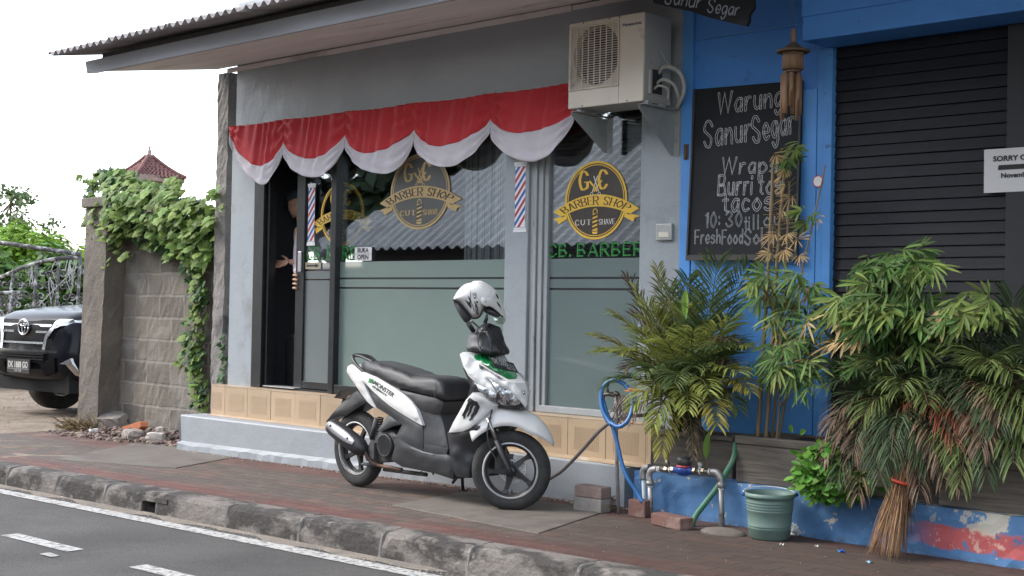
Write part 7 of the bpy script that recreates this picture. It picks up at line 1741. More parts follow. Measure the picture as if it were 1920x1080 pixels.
b = MB(); b.tube(cat_rom([tuple(mf1 + dM * .0), tuple(S(*c2([(380, 920, .13)])[0])), tuple(S(*c2([(450, 962, .1)])[0])), tuple(S(*c2([(560, 985, .08)])[0])), tuple(S(*c2([(640, 1000, .05)])[0]))], 6), .013, 10); b.build('exhaust_pipe', m_rust, ex)
b = MB(); b.tube([S(*c2([(400, 760, .10)])[0]), S(*c2([(440, 600, .10)])[0])], .016, 10); b.tube([S(*c2([(395, 880, .10)])[0]), Oc + nR * .07], .02, 10); b.tube([S(*c2([(330, 955, .09)])[0]), S(*c2([(440, 965, .09)])[0])], .012, 8)
b.obox(S(*c2([(420, 850, .12)])[0]), hd, nR, ez_, .05, .04, .11); b.build('swing_arm', m_engine, sct)
b = MB()
for k in range(9): 
    t = k / 8; p = S(*c2([(470 - 25 * t, 600 + 150 * t, .075)])[0]); b.lathe([(.022, -.005), (.026, 0), (.022, .005)], p, S(*c2([(445, 750, .075)])[0]) - S(*c2([(470, 600, .075)])[0]), 14)
b.build('shock_spring', m_pb, sct)
# floor, leg shield, apron
fl = Panel(c2([(592, 745, .15), (690, 808, .165), (806, 858, .17), (900, 880, .17), (985, 884, .17), (1030, 905, .17), (1050, 985, .16), (1035, 1075, .14), (900, 1030, .14), (760, 1000, .13), (640, 978, .12), (555, 925, .12), (566, 880, .13), (580, 830, .14)]), .012, 7, 12).solid('floorboard', m_pd, sct)
b = MB(); fl.decal(b, [c2([(680, 815), (710, 822), (800, 858), (880, 880), (880, 886), (800, 866), (700, 830)])], .003); b.build('floor_strip', m_pb, fl.obj)
ls = Panel(c5([(536, 698, .20), (600, 690, .205), (650, 672, .18), (710, 640, .12), (740, 600, .05), (750, 660, .03), (720, 720, .05), (660, 790, .10), (632, 850, .13), (628, 892, .13), (575, 886, .15), (560, 850, .17), (548, 790, .19)]), .012, 7, 14).solid('leg_shield', m_pd, sct)
inn = Panel(c5([(640, 480, .16), (690, 470, .1), (745, 560, .06), (750, 620, .03), (700, 650, .06), (600, 640, .17), (620, 560, .17)]), .0, 9).solid('inner_shield', m_pb, sct)
ap = Panel(c3([(310, 202, .20), (352, 222, .185), (410, 255, .15), (472, 290, .10), (455, 303, .105), (420, 330, .13), (375, 372, .155), (330, 412, .18), (290, 442, .197), (245, 464, .207), (195, 470, .213), (148, 471, .215), (180, 402, .213), (222, 328, .21), (266, 250, .207)]), .012, 6, 10).solid('front_apron', m_pw, sct)
b = MB(); S1 = [(288, 236), (306, 244), (299, 262), (305, 272), (288, 300), (284, 320), (264, 350), (256, 378), (249, 382), (246, 362), (236, 356), (250, 332), (262, 310), (268, 288), (278, 270), (274, 256)]
S2 = [(304, 246), (322, 258), (318, 276), (320, 286), (306, 312), (302, 332), (282, 362), (270, 368), (276, 350), (288, 322), (292, 300), (302, 278), (298, 262)]
S3 = [(322, 258), (340, 262), (352, 284), (360, 300), (350, 318), (340, 342), (322, 362), (312, 382), (292, 394), (283, 388), (296, 372), (300, 352), (314, 332), (318, 312), (328, 298), (318, 282)]
ap.decal(b, [c3(S1), c3(S2), c3(S3)], .003); b.build('claw_emblem', m_pb, ap.obj)
# front cowl
cow = Panel([(862, 664, .185), (868, 660, .17), (878, 661, .145), (893, 674, .125), (917, 692, .10), (945, 708, .075), (964, 718, .05), (974, 730, .03), (984, 748, .005), (988, 758, .0), (985, 765, .0), (975, 752, .03), (960, 738, .065), (940, 724, .095), (920, 714, .12), (912, 710, .135), (922, 722, .13), (931, 738, .115), (930, 742, .115), (915, 733, .14), (900, 722, .16), (888, 714, .175), (878, 704, .185), (868, 685, .19)], .010, 5, 9).solid('front_cowl', m_pw, sct)
back = Panel([(868, 690, .165), (890, 690, .15), (935, 715, .08), (975, 740, .02), (986, 765, -.001), (975, 770, .02), (935, 765, .08), (905, 745, .13), (884, 728, .165)], .0, 6).solid('cowl_core', m_pb, sct)
lens = mat('headlamp_glass', (.62, .64, .66), .08, metal=.75, c2=(.20, .21, .22), scale=30, lo=.44, hi=.56, detail=2, bump=.6, bscale=40, coat=1)
hl = Panel(c3([(418, 104, .133), (470, 130, .11), (540, 168, .08), (604, 205, .045), (622, 250, .028), (612, 286, .03), (560, 292, .06), (510, 286, .085), (478, 268, .105), (480, 205, .118), (450, 150, .128)]), .010, 5, 10).solid('headlight', lens, sct)
sl_ = Panel(c3([(318, 130, .183), (350, 150, .172), (420, 180, .145), (470, 210, .122), (468, 258, .115), (445, 262, .13), (400, 232, .155), (350, 185, .175)]), .006, 5, 8).solid('indicator_lamp', lens, sct)
b = MB(); hl.decal(b, [c3([(520, 180), (536, 176), (560, 260), (552, 285), (538, 286), (540, 240)]), c3([(478, 200), (500, 190), (494, 230), (482, 262)])], .003); b.build('reflector_edge', m_pb, hl.obj)
ns_ = Panel(c3([(608, 206, .035), (632, 204, .02), (650, 190, .008), (672, 228, -.02), (680, 255, -.03), (664, 285, -.02), (632, 300, .005), (612, 288, .025), (628, 250, .028)]), .008, 5, 8).solid('nose_trim', m_chrome, sct)
ub = Panel(c3([(472, 290, .09), (560, 295, .06), (615, 292, .03), (665, 285, .0), (655, 318, .0), (620, 322, .02), (560, 312, .06), (500, 302, .08)]), .004, 5).solid('lower_trim', m_pb, sct)
gr_ = Panel([(876, 662, .142), (888, 663, .10), (903, 664.5, .04), (918, 668, .0), (940, 681, -.03), (957, 695, -.04), (963, 702, -.035), (967, 718, .0), (958, 714, .045), (948, 708, .07), (930, 696, .095), (915, 687, .11), (901, 680, .122), (888, 671, .134)], .012, 5, 14).solid('green_panel', m_pg, sct, both=False, depth=.03)
b = MB(); q = [S(*p) for p in c8([(475, 824, .115), (700, 888, -.105), (748, 978, -.105), (532, 925, .115)])]; nn = (q[1] - q[0]).cross(q[3] - q[0]).normalized(); nn = -nn if nn.dot(CAM - q[0]) < 0 else nn
b.prism(q, -nn * .004); npl = b.build('number_plate', mat('plate_black', (.018, .018, .02), .45), sct, bevel=.0)
b = MB(); Dp = Decal(q[3], (q[2] - q[3]), (q[0] - q[3]), nn); ps, wd = sans('DK 5555 YT', 1, .02); Dp.quads(b, [[(.05 + x / wd * .9, .42 + y * .47) for x, y in f_] for f_ in ps], .0018); ps, wd = sans('06-18', 1, .0); Dp.quads(b, [[(.55 + x / wd * .36, .1 + y * .2) for x, y in f_] for f_ in ps], .0018)
Dp.quads(b, [((.03, .33), (.97, .33), (.97, .345), (.03, .345))], .0016); b.build('lettering', m_whitev, npl)
# lettering on the bodywork
m_dkink = mat('sticker_black', (.03, .032, .03), .5); m_ginkk = mat('sticker_green', (.01, .16, .04), .5)
b = MB(); tail.text(b, 'MONSTER', c2([(412, 330)])[0], c2([(566, 436)])[0], 7.6, .02); tail.text(b, 'ENERGY', c2([(404, 352)])[0], c2([(520, 432)])[0], 3.4, .05); b.build('sticker_lettering', m_dkink, tail.obj)
b = MB()
for k in range(3): tail.decal(b, [c2([(384 + 12 * k, 286 + 5 * k), (394 + 12 * k, 290 + 5 * k), (386 + 12 * k, 322 + 5 * k), (376 + 12 * k, 318 + 5 * k)])])
tail.decal(b, [c2([(384, 286), (418, 298), (416, 305), (382, 292)])]); b.build('small_claw', m_ginkk, tail.obj)
b = MB(); cow.text(b, 'MONSTER ENERGY', (903, 690), (946, 715.5), 4.0, .02, lift=.003)
for k in range(3): cow.decal(b, [[(898 + 2.4 * k, 683 + 1.4 * k), (900 + 2.4 * k, 684 + 1.4 * k), (901 + 2.0 * k, 692 + .8 * k), (899.4 + 2 * k, 691 + .8 * k)]], .003)
b.build('sticker_lettering', m_dkink, cow.obj)
# handlebar
hbp = Panel(c8([(258, 700, .06), (275, 650, .06), (300, 605, .05), (350, 585, .05), (400, 540, .03), (440, 520, .02), (500, 580, .0), (560, 680, -.02), (618, 780, -.03), (612, 818, -.02), (560, 826, .0), (470, 822, .05), (390, 800, .08), (285, 792, .10), (262, 745, .09)]), .05, 5, 12).solid('handlebar_cover', m_pb, sct)
b = MB(); b.tube([S(*p) for p in cat_rom(c8([(330, 590, .09), (300, 545, .16), (288, 525, .24)]), 5)], .016, 10); b.build('handle_grip', m_pb, sct)
b = MB(); b.tube([S(*p) for p in cat_rom(c8([(380, 560, .10), (340, 520, .20), (305, 500, .26)]), 5)], .006, 7); b.ball(S(*c8([(412, 578, .10)])[0]), .011, 8); b.tube([S(*p) for p in c8([(395, 600, .1), (460, 600, .08)])], .008, 7); b.build('brake_lever', m_steel, sct)
b = MB()
for pts in ([(375, 610, .11), (365, 650, .12), (385, 740, .12), (400, 775, .12)], [(440, 600, .09), (470, 640, .10), (490, 720, .09), (492, 782, .08)], [(420, 560, .08), (380, 640, .12), (378, 690, .12)]): b.tube([S(*p) for p in cat_rom(c8(pts), 6)], .0045, 6)
b.build('cable', mat('cable_grey', (.10, .10, .105), .5), sct)
b = MB(); b.tube([S(*p) for p in cat_rom(c8([(455, 440, .02), (452, 480, .02), (440, 520, .02), (462, 560, .02)]), 5)], [.007] * 4 + [.012] * 8 + [.016] * 4, 8); b.build('mirror_stalk', m_pb, sct)
b = MB(); a_ = S(*c5([(600, 890, -.1)])[0]); g_ = S(868, 919, -.17); b.tube([a_, g_], .011, 8); b.obox(g_, hd, nR, ez_, .05, .04, .012); b.tube([S(858, 893, -.05), S(849, 905, -.08)], .01, 8); b.build('side_stand', m_pb, sct)
b = MB(); b.tube([S(*p) for p in cat_rom(c5([(690, 655, .11), (665, 700, .13), (660, 745, .12)]), 6)], .005, 6); b.build('cable', m_pb, sct)
b = MB(); 
for X in (790, 810): b.tube([S(X, 884, .1), S(X + 3, 890, .1)], .006, 6)
b.tube([S(720, 880, .05), S(800, 890, .03)], .014, 8); b.build('stand_hinge', m_engine, sct)
# ================================================================== helmet on the handlebar
hm = thing('helmet', 'white open-face helmet with dark visor vents hung on the scooter handlebar', 'helmet', tuple(S(*c8([(390, 480, .03)])[0])))
m_hw = mat('helmet_white', (.66, .655, .645), .4, c2=(.62, .615, .60), scale=6, coat=.25)
hz0 = .0
HO = S(*c8([(390, 330, .0)])[0]); PF[:] = [HO, V((CAM.x - HO.x, CAM.y - HO.y, 0)).normalized()]   # the helmet hangs turned side-on to the street
def ho(pts): return c8([(x, y, hz0) for x, y in pts])
shell = Panel(ho([(146, 306), (152, 282), (175, 240), (205, 200), (245, 165), (300, 140), (345, 130), (395, 129), (440, 146), (490, 176), (525, 204), (552, 240), (566, 270), (560, 300), (530, 320), (500, 352), (470, 364), (440, 374), (415, 412), (395, 448), (372, 468), (340, 474), (318, 472), (300, 446), (270, 408), (235, 366), (195, 330), (165, 314)]), .115, 4.5, 22).solid('shell', m_hw, hm)
pko = lambda x: .118 * max(0, 1 - (max(0, x - 420) / 225) ** 1.3)
peak = Panel(c8([(x, y, hz0 + pko(x)) for x, y in [(395, 300), (410, 284), (440, 276), (480, 262), (520, 220), (540, 212), (560, 242), (580, 290), (600, 340), (618, 400), (632, 450), (634, 478), (622, 484), (606, 466), (575, 430), (545, 402), (510, 376), (478, 362), (450, 366), (425, 352), (402, 330)]]), .014, 4.5, 14).solid('visor_peak', m_hw, hm)
lin = Panel(ho([(150, 312), (195, 334), (235, 370), (270, 412), (300, 450), (316, 476), (300, 500), (274, 521), (252, 512), (225, 480), (200, 440), (170, 380), (152, 340)]), .085, 5, 16).solid('lining', mat('helmet_lining', (.03, .029, .032), .8, c2=(.045, .043, .048), scale=14), hm)
trim = MB(); ed_ = ho([(146, 306), (165, 314), (195, 330), (235, 366), (270, 408), (300, 446), (318, 472), (340, 476), (372, 470), (395, 450), (415, 414), (440, 377), (470, 366), (500, 372), (545, 404), (575, 432), (606, 468)])
for sg in (1, -1): trim.tube([S(x, y, sg * (hz0 + .03)) for x, y, o_ in cat_rom(ed_, 3)], .006, 7)
trim.build('edge_trim', mat('rubber_trim', (.03, .03, .032), .6), hm)
dkv = Panel(ho([(440, 380), (470, 368), (510, 380), (560, 420), (590, 455), (550, 465), (500, 452), (450, 432), (425, 410)]), .04, 5, 10).solid('inner_visor', mat('smoke_visor', (.06, .06, .065), .2), hm)
m_clear = glass_mat('visor_clear', (.8, .82, .8), .12)
b = MB(); vis = Panel(c8([(505, 450, .06), (560, 462, .04), (632, 480, .01), (622, 512, .01), (606, 530, .01), (552, 527, .04), (525, 495, .055)]), .01, 6, 20); vis.solid('clear_visor', m_clear, hm, both=False, depth=.003)
b = MB(); shell.decal(b, [c8([(300, 200), (306, 240), (306, 290), (316, 340), (312, 392), (282, 352), (252, 300), (292, 330), (298, 315), (276, 262), (300, 290)])], .004)
shell.text(b, 'STX', c8([(322, 246)])[0], c8([(338, 302)])[0], 6.2, .02, lift=.004); shell.text(b, 'Setto', c8([(340, 318)])[0], c8([(362, 446)])[0], 6.4, .03, lift=.004)
for q in ([(300, 290), (330, 300), (340, 420), (334, 440), (322, 400)],): shell.decal(b, [c8([(318, 340), (328, 350), (344, 418), (338, 414)])], .004)
shell.decal(b, [c8([(262, 152), (325, 130), (318, 142), (290, 148)])], .004)
b.build('helmet_sticker', m_dkink, shell.obj)
b = MB(); b.lathe([(.0, .0), (.013, .0), (.015, .004), (.010, .008), (.008, .006), (0, .006)], S(*c8([(432, 320)])[0][:2], shell.off(*c8([(432, 320)])[0]) + .014), PF[1], 20); b.build('visor_pivot', m_pb, hm)
b = MB(); peak.decal(b, [c8([(536, 240), (556, 262), (568, 298), (550, 286), (545, 268)]), c8([(543, 322), (556, 326), (578, 352), (588, 386), (566, 362)])], .004); b.build('vent', m_pb, peak.obj)
PF[:] = [F0, nR]
# ================================================================== parked car (front end shows between the fence and the pillar)
E0 = atd(47.7, 609, 16.2); ch = math.radians(-84); cf = V((math.cos(ch), math.sin(ch), 0)); cl = V((-cf.y, cf.x, 0))   # heading, car's left
gzc = gz(E0.x) - .015; c0 = V((E0.x, E0.y, gzc)); kz = (E0.z - gzc) / 1.0
m_cb = mat('car_black', (.005, .006, .009), .22, spec=.14, coat=.1, c2=(.011, .012, .017), scale=3); m_cg = mat('car_grille_black', (.005, .005, .006), .6, spec=.1); m_cc = mat('car_chrome', (.5, .5, .52), .2, metal=1); m_cgl = mat('car_glass', (.02, .025, .03), .05, spec=.8); m_cl = mat('car_headlamp', (.55, .57, .6), .1, metal=.6, c2=(.3, .31, .33), scale=12, coat=1)
car = thing('parked_car', 'black SUV with chrome grille half hidden behind the gate pillar', 'car', tuple(c0))
def CP(f, s, z): return c0 + cf * f + cl * s + V((0, 0, z * kz))
rows = [(-.20, .36, .80), (-.06, .42, .88), (.0, .50, .92), (.03, .62, .93), (.02, .74, .93), (.0, .86, .93), (-.02, .98, .92), (-.07, 1.08, .90), (-.22, 1.145, .86), (-.7, 1.20, .85), (-1.55, 1.25, .84), (-1.65, 1.27, .86), (-2.45, 1.74, .68), (-3.2, 1.80, .66), (-4.3, 1.74, .66)]
def plan(f0, hw, t):   # t 0..1 from rear-right round the nose to rear-left
    a = abs(t - .5) * 2; sg = 1 if t > .5 else -1
    if a < .35: x = a / .35; return f0 - .05 * x * x, sg * hw * .72 * x
    if a < .65: x = (a - .35) / .3; an = x * math.pi / 2; return f0 - .05 - .42 * (1 - math.cos(an)) - .06 * math.sin(an), sg * (hw * .72 + hw * .28 * math.sin(an))
    x = (a - .65) / .35; fe = f0 - .53; return fe + (-4.55 - fe) * x, sg * hw
b = MB(); nU = 60; vs = []
for (f0, z, hw) in rows:
    for i in range(nU + 1): f_, s_ = plan(f0, hw, i / nU); vs.append(CP(f_, s_, z))
fs = []
for r_ in range(len(rows) - 1):
    for i in range(nU):
        fs.append((r_ * (nU + 1) + i, r_ * (nU + 1) + i + 1, (r_ + 1) * (nU + 1) + i + 1, (r_ + 1) * (nU + 1) + i))
b.add(vs, fs, True); e = (len(rows) - 1) * (nU + 1); b.f.append([e + i for i in range(nU + 1)]); b.mi.append(0); b.sm.append(False)
body = b.build('body', m_cb, car)
def cfront(s, z):
    for k in range(len(rows) - 1):
        if rows[k][1] <= z <= rows[k + 1][1]: t = (z - rows[k][1]) / (rows[k + 1][1] - rows[k][1]); f0 = rows[k][0] + (rows[k + 1][0] - rows[k][0]) * t; hw = rows[k][2] + (rows[k + 1][2] - rows[k][2]) * t; break
    x = abs(s) / (hw * .72)
    if x <= 1: return f0 - .05 * x * x
    q = min(1, (abs(s) - hw * .72) / (hw * .28)); return f0 - .05 - .42 * (1 - math.sqrt(max(0, 1 - q * q))) - .06 * q
def cpatch(b, outline, d, th=.02):
    """raised patch on the car's nose: outline of (side, height)"""
    v2, f, ds_ = tri_fill(outline, .06); d += .022; th += .02; P1 = [CP(cfront(s, z) + d, s, z) for s, z in v2]; P2 = [CP(cfront(s, z) + d - th, s, z) for s, z in v2]
    b.add(P1, f, True); b.add(P2, [q[::-1] for q in f]); ed = {(q[i], q[(i + 1) % len(q)]) for q in f for i in range(len(q))}
    for (i, j) in ed:
        if (j, i) not in ed: b.add([P1[i], P1[j], P2[j], P2[i]], [(0, 1, 2, 3)])
def sym(o): return o + [(-s, z) for s, z in o[::-1]]
b = MB(); cpatch(b, [(-.40, .80), (.40, .80), (.44, .86), (.56, 1.06), (-.56, 1.06), (-.44, .86)], .006); gr = b.build('grille', m_cg, car)
for sg in (1, -1):
    b = MB(); cpatch(b, [(sg * s, z) for s, z in ((.41, .74), (.46, .74), (.465, .86), (.58, 1.01), (.76, 1.075), (.60, 1.075), (.54, 1.05), (.425, .90))], .02); b.build('chrome_surround', m_cc, car)
    b = MB(); cpatch(b, [(sg * s, z) for s, z in ((.56, .97), (.64, 1.0), (.86, 1.03), (.885, 1.07), (.80, 1.07), (.64, 1.05))], .014); b.build('headlight', m_cl, car)
    b = MB(); cpatch(b, [(sg * s, z) for s, z in ((.70, .60), (.80, .66), (.815, .60), (.84, .44), (.805, .48), (.785, .55), (.76, .595))], .016); b.build('fog_trim', m_cc, car)
    b = MB(); cpatch(b, [(sg * s, z) for s, z in ((.36, .60), (.62, .66), (.60, .50), (.40, .46))], .012); b.build('bumper_inset', m_cg, car)
b = MB()
for z, w2 in ((1.0, .50), (.93, .46)): cpatch(b, [(-w2, z - .012), (w2, z - .012), (w2, z + .012), (-w2, z + .012)], .024)
cpatch(b, [(-.42, .80), (.42, .80), (.43, .822), (-.43, .822)], .026); b.build('grille_bar', m_cc, gr)
b = MB()
for k in range(4): cpatch(b, [(-.44, .60 + k * .028), (.44, .60 + k * .028), (.44, .613 + k * .028), (-.44, .613 + k * .028)], .018)
b.build('lower_grille', m_cg, car)
b = MB(); O = CP(cfront(0, 1.0) + .055, 0, .975)
def ell(a, c, cz, r=.011): b.tube([O + cl * a * math.cos(t) + V((0, 0, (c * math.sin(t) + cz) * kz)) for t in [k * math.pi / 14 for k in range(29)]], r, 6)
ell(.105, .082, 0, .012); ell(.034, .074, .004, .009); ell(.075, .027, .04, .009); b.build('emblem', m_cc, car)
q = [CP(.085, s, z) for s, z in ((.23, .48), (-.23, .48), (-.23, .63), (.23, .63))]
b = MB(); b.prism(q, -cf * .02); pl_ = b.build('number_plate', mat('plate_black', (.018, .018, .02), .45), car)
ex_ = (q[1] - q[0]); ey_ = q[3] - q[0]; 
if True:
    O2, ex_ = (q[1], q[0] - q[1]) if (q[0] - q[1]).dot(rgt) > 0 else (q[0], q[1] - q[0])
    D2 = Decal(O2, ex_, ey_, cf); b = MB(); ps, wd = sans('DK 1888 GO', 1, .02); D2.quads(b, [[(.06 + x / wd * .88, .40 + y * .44) for x, y in f_] for f_ in ps], .003); ps, wd = sans('10·18', 1, 0); D2.quads(b, [[(.36 + x / wd * .28, .1 + y * .16) for x, y in f_] for f_ in ps], .003); D2.quads(b, [((.03, .30), (.97, .30), (.97, .32), (.03, .32))], .003); b.build('lettering', m_whitev, pl_)
for sg in (1, -1):
    for fpos in (-1.0, -3.7):
        b = MB(); O = CP(fpos, sg * .80, .355); b.lathe([(.22, -.13), (.36, -.13), (.385, -.10), (.385, .10), (.36, .13), (.22, .13)], O, cl, 40); wl_ = b.build('wheel', m_tyre, car)
        b = MB(); b.lathe([(0, .10), (.06, .11), (.2, .09), (.235, .12), (.235, -.12), (.2, -.09), (0, -.1)], O, cl, 32); b.build('rim', m_steel, wl_)
b = MB(); b.box(0, 0, 0, 0, 0, 0) if False else b.obox(CP(-2.2, 0, .42), cf, cl, (0, 0, 1), 4.2, 1.5, .3); b.build('underbody', mat('underbody_black', (.004, .004, .004), .9), car)
b = MB(); b.add([CP(-1.69, .74, 1.31), CP(-1.69, -.74, 1.31), CP(-2.40, -.60, 1.715), CP(-2.40, .60, 1.715)], [(0, 1, 2, 3)])
for v in range(4): b.v[v] = tuple(V(b.v[v]) + cf * .03 + V((0, 0, .03)))
b.build('windscreen', m_cgl, car)
# ================================================================== person in the doorway
m_skin = mat('skin', (.50, .29, .20), .55, c2=(.45, .25, .17), scale=20); m_shirt = mat('striped_shirt', (.58, .50, .60), .8, c2=(.70, .64, .72), scale=3, stretch=(30, 30, .3)); m_trou = mat('dark_trousers', (.02, .02, .025), .8); m_cap = mat('navy_cap', (.018, .022, .035), .75, c2=(.03, .036, .05), scale=12)
fl_z = ZF; YPs = 1.34
def pz(px_, py_, Y): return aty(px_, py_, Y)
hdp = pz(557, 383, YPs)                     # head centre
bx = pz(585, 500, YPs).x                    # body axis
def skinned(vs, es, rs, sub=2):
    me = bpy.data.meshes.new('sk'); me.from_pydata([tuple(v) for v in vs], es, []); o = bpy.data.objects.new('sk', me); col.objects.link(o)
    md = o.modifiers.new('skin', 'SKIN'); sk = me.skin_vertices[0].data
    for i, r_ in enumerate(rs): sk[i].radius = (r_, r_) if not isinstance(r_, tuple) else r_; sk[i].use_root = i == 0
    md.use_smooth_shade = True; s2 = o.modifiers.new('sub', 'SUBSURF'); s2.levels = sub; s2.render_levels = sub
    dg = bpy.context.evaluated_depsgraph_get(); dg.update(); m2 = bpy.data.meshes.new_from_object(o.evaluated_get(dg)); v_ = [tuple(v.co) for v in m2.vertices]; f_ = [list(p.vertices) for p in m2.polygons]
    bpy.data.objects.remove(o); bpy.data.meshes.remove(me); bpy.data.meshes.remove(m2); return v_, f_
per = thing('person', 'person in navy cap and pale shirt leaning in the doorway, hand on the sliding door', 'person', (bx, YPs, fl_z))
Zs = hdp.z - .27                             # shoulder height
pel = V((bx + .06, YPs + .12, fl_z + .88)); ch_ = V((bx + .01, YPs + .06, Zs - .1)); nk = V((bx - .04, YPs + .02, Zs + .05))
shR = V((bx - .03, YPs - .10, Zs)); shL = V((bx + .05, YPs + .22, Zs))
haR = pz(541, 490, 1.14); elR = pz(566, 494, 1.20) ; elR = V((elR.x + .03, elR.y + .04, elR.z - .01))
haG = pz(560, 512, 1.075); elL = V((bx - .0, YPs - .14, Zs - .33))
vs = [pel, (pel + ch_) / 2, ch_, nk, hdp + V((.02, 0, -.09)), V((pel.x - .02, pel.y - .1, pel.z - .06)), V((pel.x - .06, pel.y - .11, fl_z + .47)), V((pel.x - .05, pel.y - .08, fl_z + .08)), V((pel.x - .02, pel.y + .1, pel.z - .06)), V((pel.x + .0, pel.y + .11, fl_z + .47)), V((pel.x + .03, pel.y + .1, fl_z + .08)),
      shL, V((bx + .0, YPs + .12, Zs - .26)), elR, haR, shR, elL, haG, V((pel.x - .20, pel.y - .10, fl_z + .035)), V((pel.x - .12, pel.y + .1, fl_z + .035))]
es = [(0, 1), (1, 2), (2, 3), (3, 4), (0, 5), (5, 6), (6, 7), (0, 8), (8, 9), (9, 10), (2, 11), (11, 12), (12, 13), (13, 14), (2, 15), (15, 16), (16, 17), (7, 18), (10, 19)]
rs = [.13, .125, .135, .055, .06, .085, .06, .042, .085, .06, .042, .065, .048, .038, .027, .065, .045, .027, .035, .035]
v_, f_ = skinned(vs, es, rs)
b = MB(); b.add(v_, f_, True)
# head with brow, nose, lips, chin and ear, face turned to the doorway (left) and bowed
fc = V((-.92, -.25, -.28)).normalized(); fs_ = fc.cross(V((0, 0, 1))).normalized(); fu = fs_.cross(fc).normalized()
def face(t, a):
    """rings from chin to crown"""
    z = -.115 + .235 * t; w_ = .075 * math.sin(math.pi * min(1, .12 + t * .86)) ** .55; dp = .095 * math.sin(math.pi * min(1, .16 + t * .82)) ** .5
    x, y = math.cos(a), math.sin(a); f = dp * x - .005; s = w_ * y
    if x > 0:
        g = math.exp(-(y / .22) ** 2)
        f += g * (.024 * math.exp(-((t - .40) / .055) ** 2) + .008 * math.exp(-((t - .20) / .03) ** 2) + .006 * math.exp(-((t - .25) / .02) ** 2) + .012 * math.exp(-((t - .06) / .05) ** 2) + .007 * math.exp(-((t - .58) / .05) ** 2))
        f -= .010 * math.exp(-((abs(y) - .38) / .16) ** 2) * math.exp(-((t - .50) / .05) ** 2)
    return hdp + fc * f + fs_ * s + fu * z
b.grid(lambda u, v: face(v, 2 * math.pi * u), 40, 34, closeu=True)
for sg in (-1, 1): b.ball(hdp + fs_ * sg * .077 - fc * .008 + fu * .0, (.012, .022, .032), 10, Matrix((fs_, fc, fu)).transposed())
def hand(b, wr, dirp, palm_n, size, curl, spread, thumb_side):
    d, n = V(dirp).normalized(), V(palm_n).normalized(); s = d.cross(n).normalized(); n = s.cross(d).normalized(); k = size / .18
    M = Matrix((d, s, n)).transposed(); b.ball(wr + d * .048 * k, (.056 * k, .041 * k, .016 * k), 14, M)
    for i, (o_, L_) in enumerate(((-.030, .068), (-.010, .078), (.011, .073), (.030, .056))):
        p = wr + d * .088 * k + s * o_ * k; dd = (d + s * spread * (i - 1.5)).normalized(); pts = [p - dd * .02 * k, p]; c = curl * (1 + .12 * i)
        for seg, fr in enumerate((.45, .32, .25)):
            dd = (dd * math.cos(c) - n * math.sin(c)).normalized(); pts.append(pts[-1] + dd * L_ * k * fr)
        b.tube(pts, [.0095 * k, .0095 * k, .0085 * k, .0078 * k, .005 * k], 8); b.ball(pts[-1], .0055 * k, 8)
    p = wr + d * .025 * k + s * thumb_side * .03 * k; dd = (d * .7 + s * thumb_side * .7 - n * .25).normalized(); pts = [p, p + dd * .035 * k]; dd = (dd + d * .45 - n * curl * .6).normalized(); pts += [pts[-1] + dd * .03 * k, pts[-1] + dd * .052 * k]; b.tube(pts, [.0115 * k, .0105 * k, .0095 * k, .006 * k], 8); b.ball(pts[-1], .0065 * k, 8)
hdR = (pz(505, 503, 1.10) - haR); hand(b, haR, hdR, (.25, .85, -.55), .185, .22, .10, -1)
hand(b, pz(559, 516, 1.085), pz(560, 545, 1.05) - pz(558, 516, 1.085), (-.1, 1, .2) , .17, .55, .05, 1) if False else None
# gripping hand: back of the hand inside the door edge, four fingers wrapped round the stile towards the street
gx = wx(556, 600, YD) ; hz_ = [pz(562, y, 1.0).z for y in (515, 523, 531, 539)]
M = Matrix(((0, 1, 0), (0, 0, 1), (1, 0, 0))); b.ball(V((gx - .018, YD + .03, (hz_[0] + hz_[3]) / 2)), (.018, .045, .05), 14)
for i, z in enumerate(hz_):
    L_ = (.05, .056, .052, .042)[i]; b.tube(cat_rom([(gx - .022, YD + .035, z), (gx - .026, YD - .005, z - .002), (gx - .012, YD - .032, z - .004), (gx + L_ * .55, YD - .034, z - .008), (gx + L_ * .8, YD - .030, z - .010)], 4), [.0098] * 12 + [.009, .0085, .008, .0075, .006], 8)
b.tube([(gx - .02, YD + .05, hz_[0] + .005), (gx + .0, YD + .045, hz_[0] + .02), (gx + .02, YD + .04, hz_[0] + .03)], [.012, .0105, .007], 8)
b.tube([haG + V((0, .03, .02)), V((gx - .018, YD + .05, hz_[0] - .01))], [.027, .024], 10)
b.ball(V((pel.x - .20, pel.y - .10, fl_z + .04)), (.09, .045, .035), 12)
b.build('body', m_skin, per)
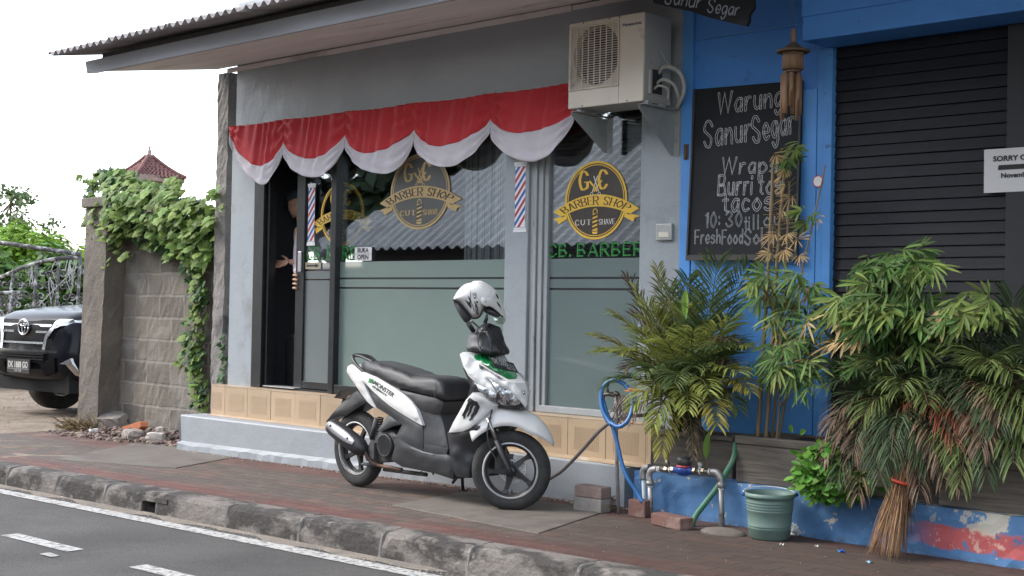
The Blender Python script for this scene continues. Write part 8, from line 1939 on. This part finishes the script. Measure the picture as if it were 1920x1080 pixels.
b = MB(); v_, f_ = skinned([pel + V((0, 0, .05)), (pel + ch_) / 2, ch_, nk + V((0, 0, -.01)), shL, V((bx + .0, YPs + .12, Zs - .26)), shR, elL, elL + (haG - elL) * .75], [(0, 1), (1, 2), (2, 3), (2, 4), (4, 5), (2, 6), (6, 7), (7, 8)], [.150, .145, .150, .066, .078, .062, .078, .060, .046]); b.add(v_, f_, True)
b.build('shirt', m_shirt, per)
b = MB(); v_, f_ = skinned([pel + V((0, 0, .02)), vs[5], vs[6], vs[7] + V((0, 0, .01)), vs[8], vs[9], vs[10] + V((0, 0, .01))], [(0, 1), (1, 2), (2, 3), (0, 4), (4, 5), (5, 6)], [.145, .10, .075, .06, .10, .075, .06]); b.add(v_, f_, True); b.build('trousers', m_trou, per)
b = MB()
def capf(u, v):
    a = 2 * math.pi * u; t = v * math.pi / 2; return hdp + fu * (.035 + .095 * math.sin(t)) + fc * (.108 * math.cos(a) * math.cos(t) - .008) + fs_ * (.088 * math.sin(a) * math.cos(t))
b.grid(capf, 30, 10, closeu=True)
b.grid(lambda u, v: hdp + fu * (.038 - .022 * v - .012 * abs(u - .5) * 2) + fc * (.09 * (1 - .25 * (abs(u - .5) * 2) ** 2) + .075 * v * (1 - (abs(u - .5) * 2) ** 2 * .6)) + fs_ * (u - .5) * .15, 12, 5); b.ball(hdp + fu * .13, .008, 8); b.build('cap', m_cap, per, solid=.004)
b = MB(); b.lathe([(.0265, -.008), (.0285, 0), (.0265, .008)], haG + V((-.004, .0, -.005)), (gx - .018 - haG.x, YD + .05 - haG.y, hz_[0] - haG.z), 16); b.build('bracelet', mat('gold_band', (.7, .45, .15), .3, metal=.9), per)
# small steel bin inside the door
bc_ = pz(544, 715, 1.5); b = MB(); b.lathe([(0, 0), (.11, 0), (.115, .01), (.115, .42), (.12, .43), (.12, .46), (0, .47)], (bc_.x + .03, 1.55, fl_z), n=28); tag(b.build('waste_bin', mat('bin_steel', (.20, .20, .21), .35, metal=.7, c2=(.15, .15, .16), scale=8), loc=(bc_.x + .03, 1.55, fl_z)), 'dull metal bin standing just inside the doorway', 'bin')
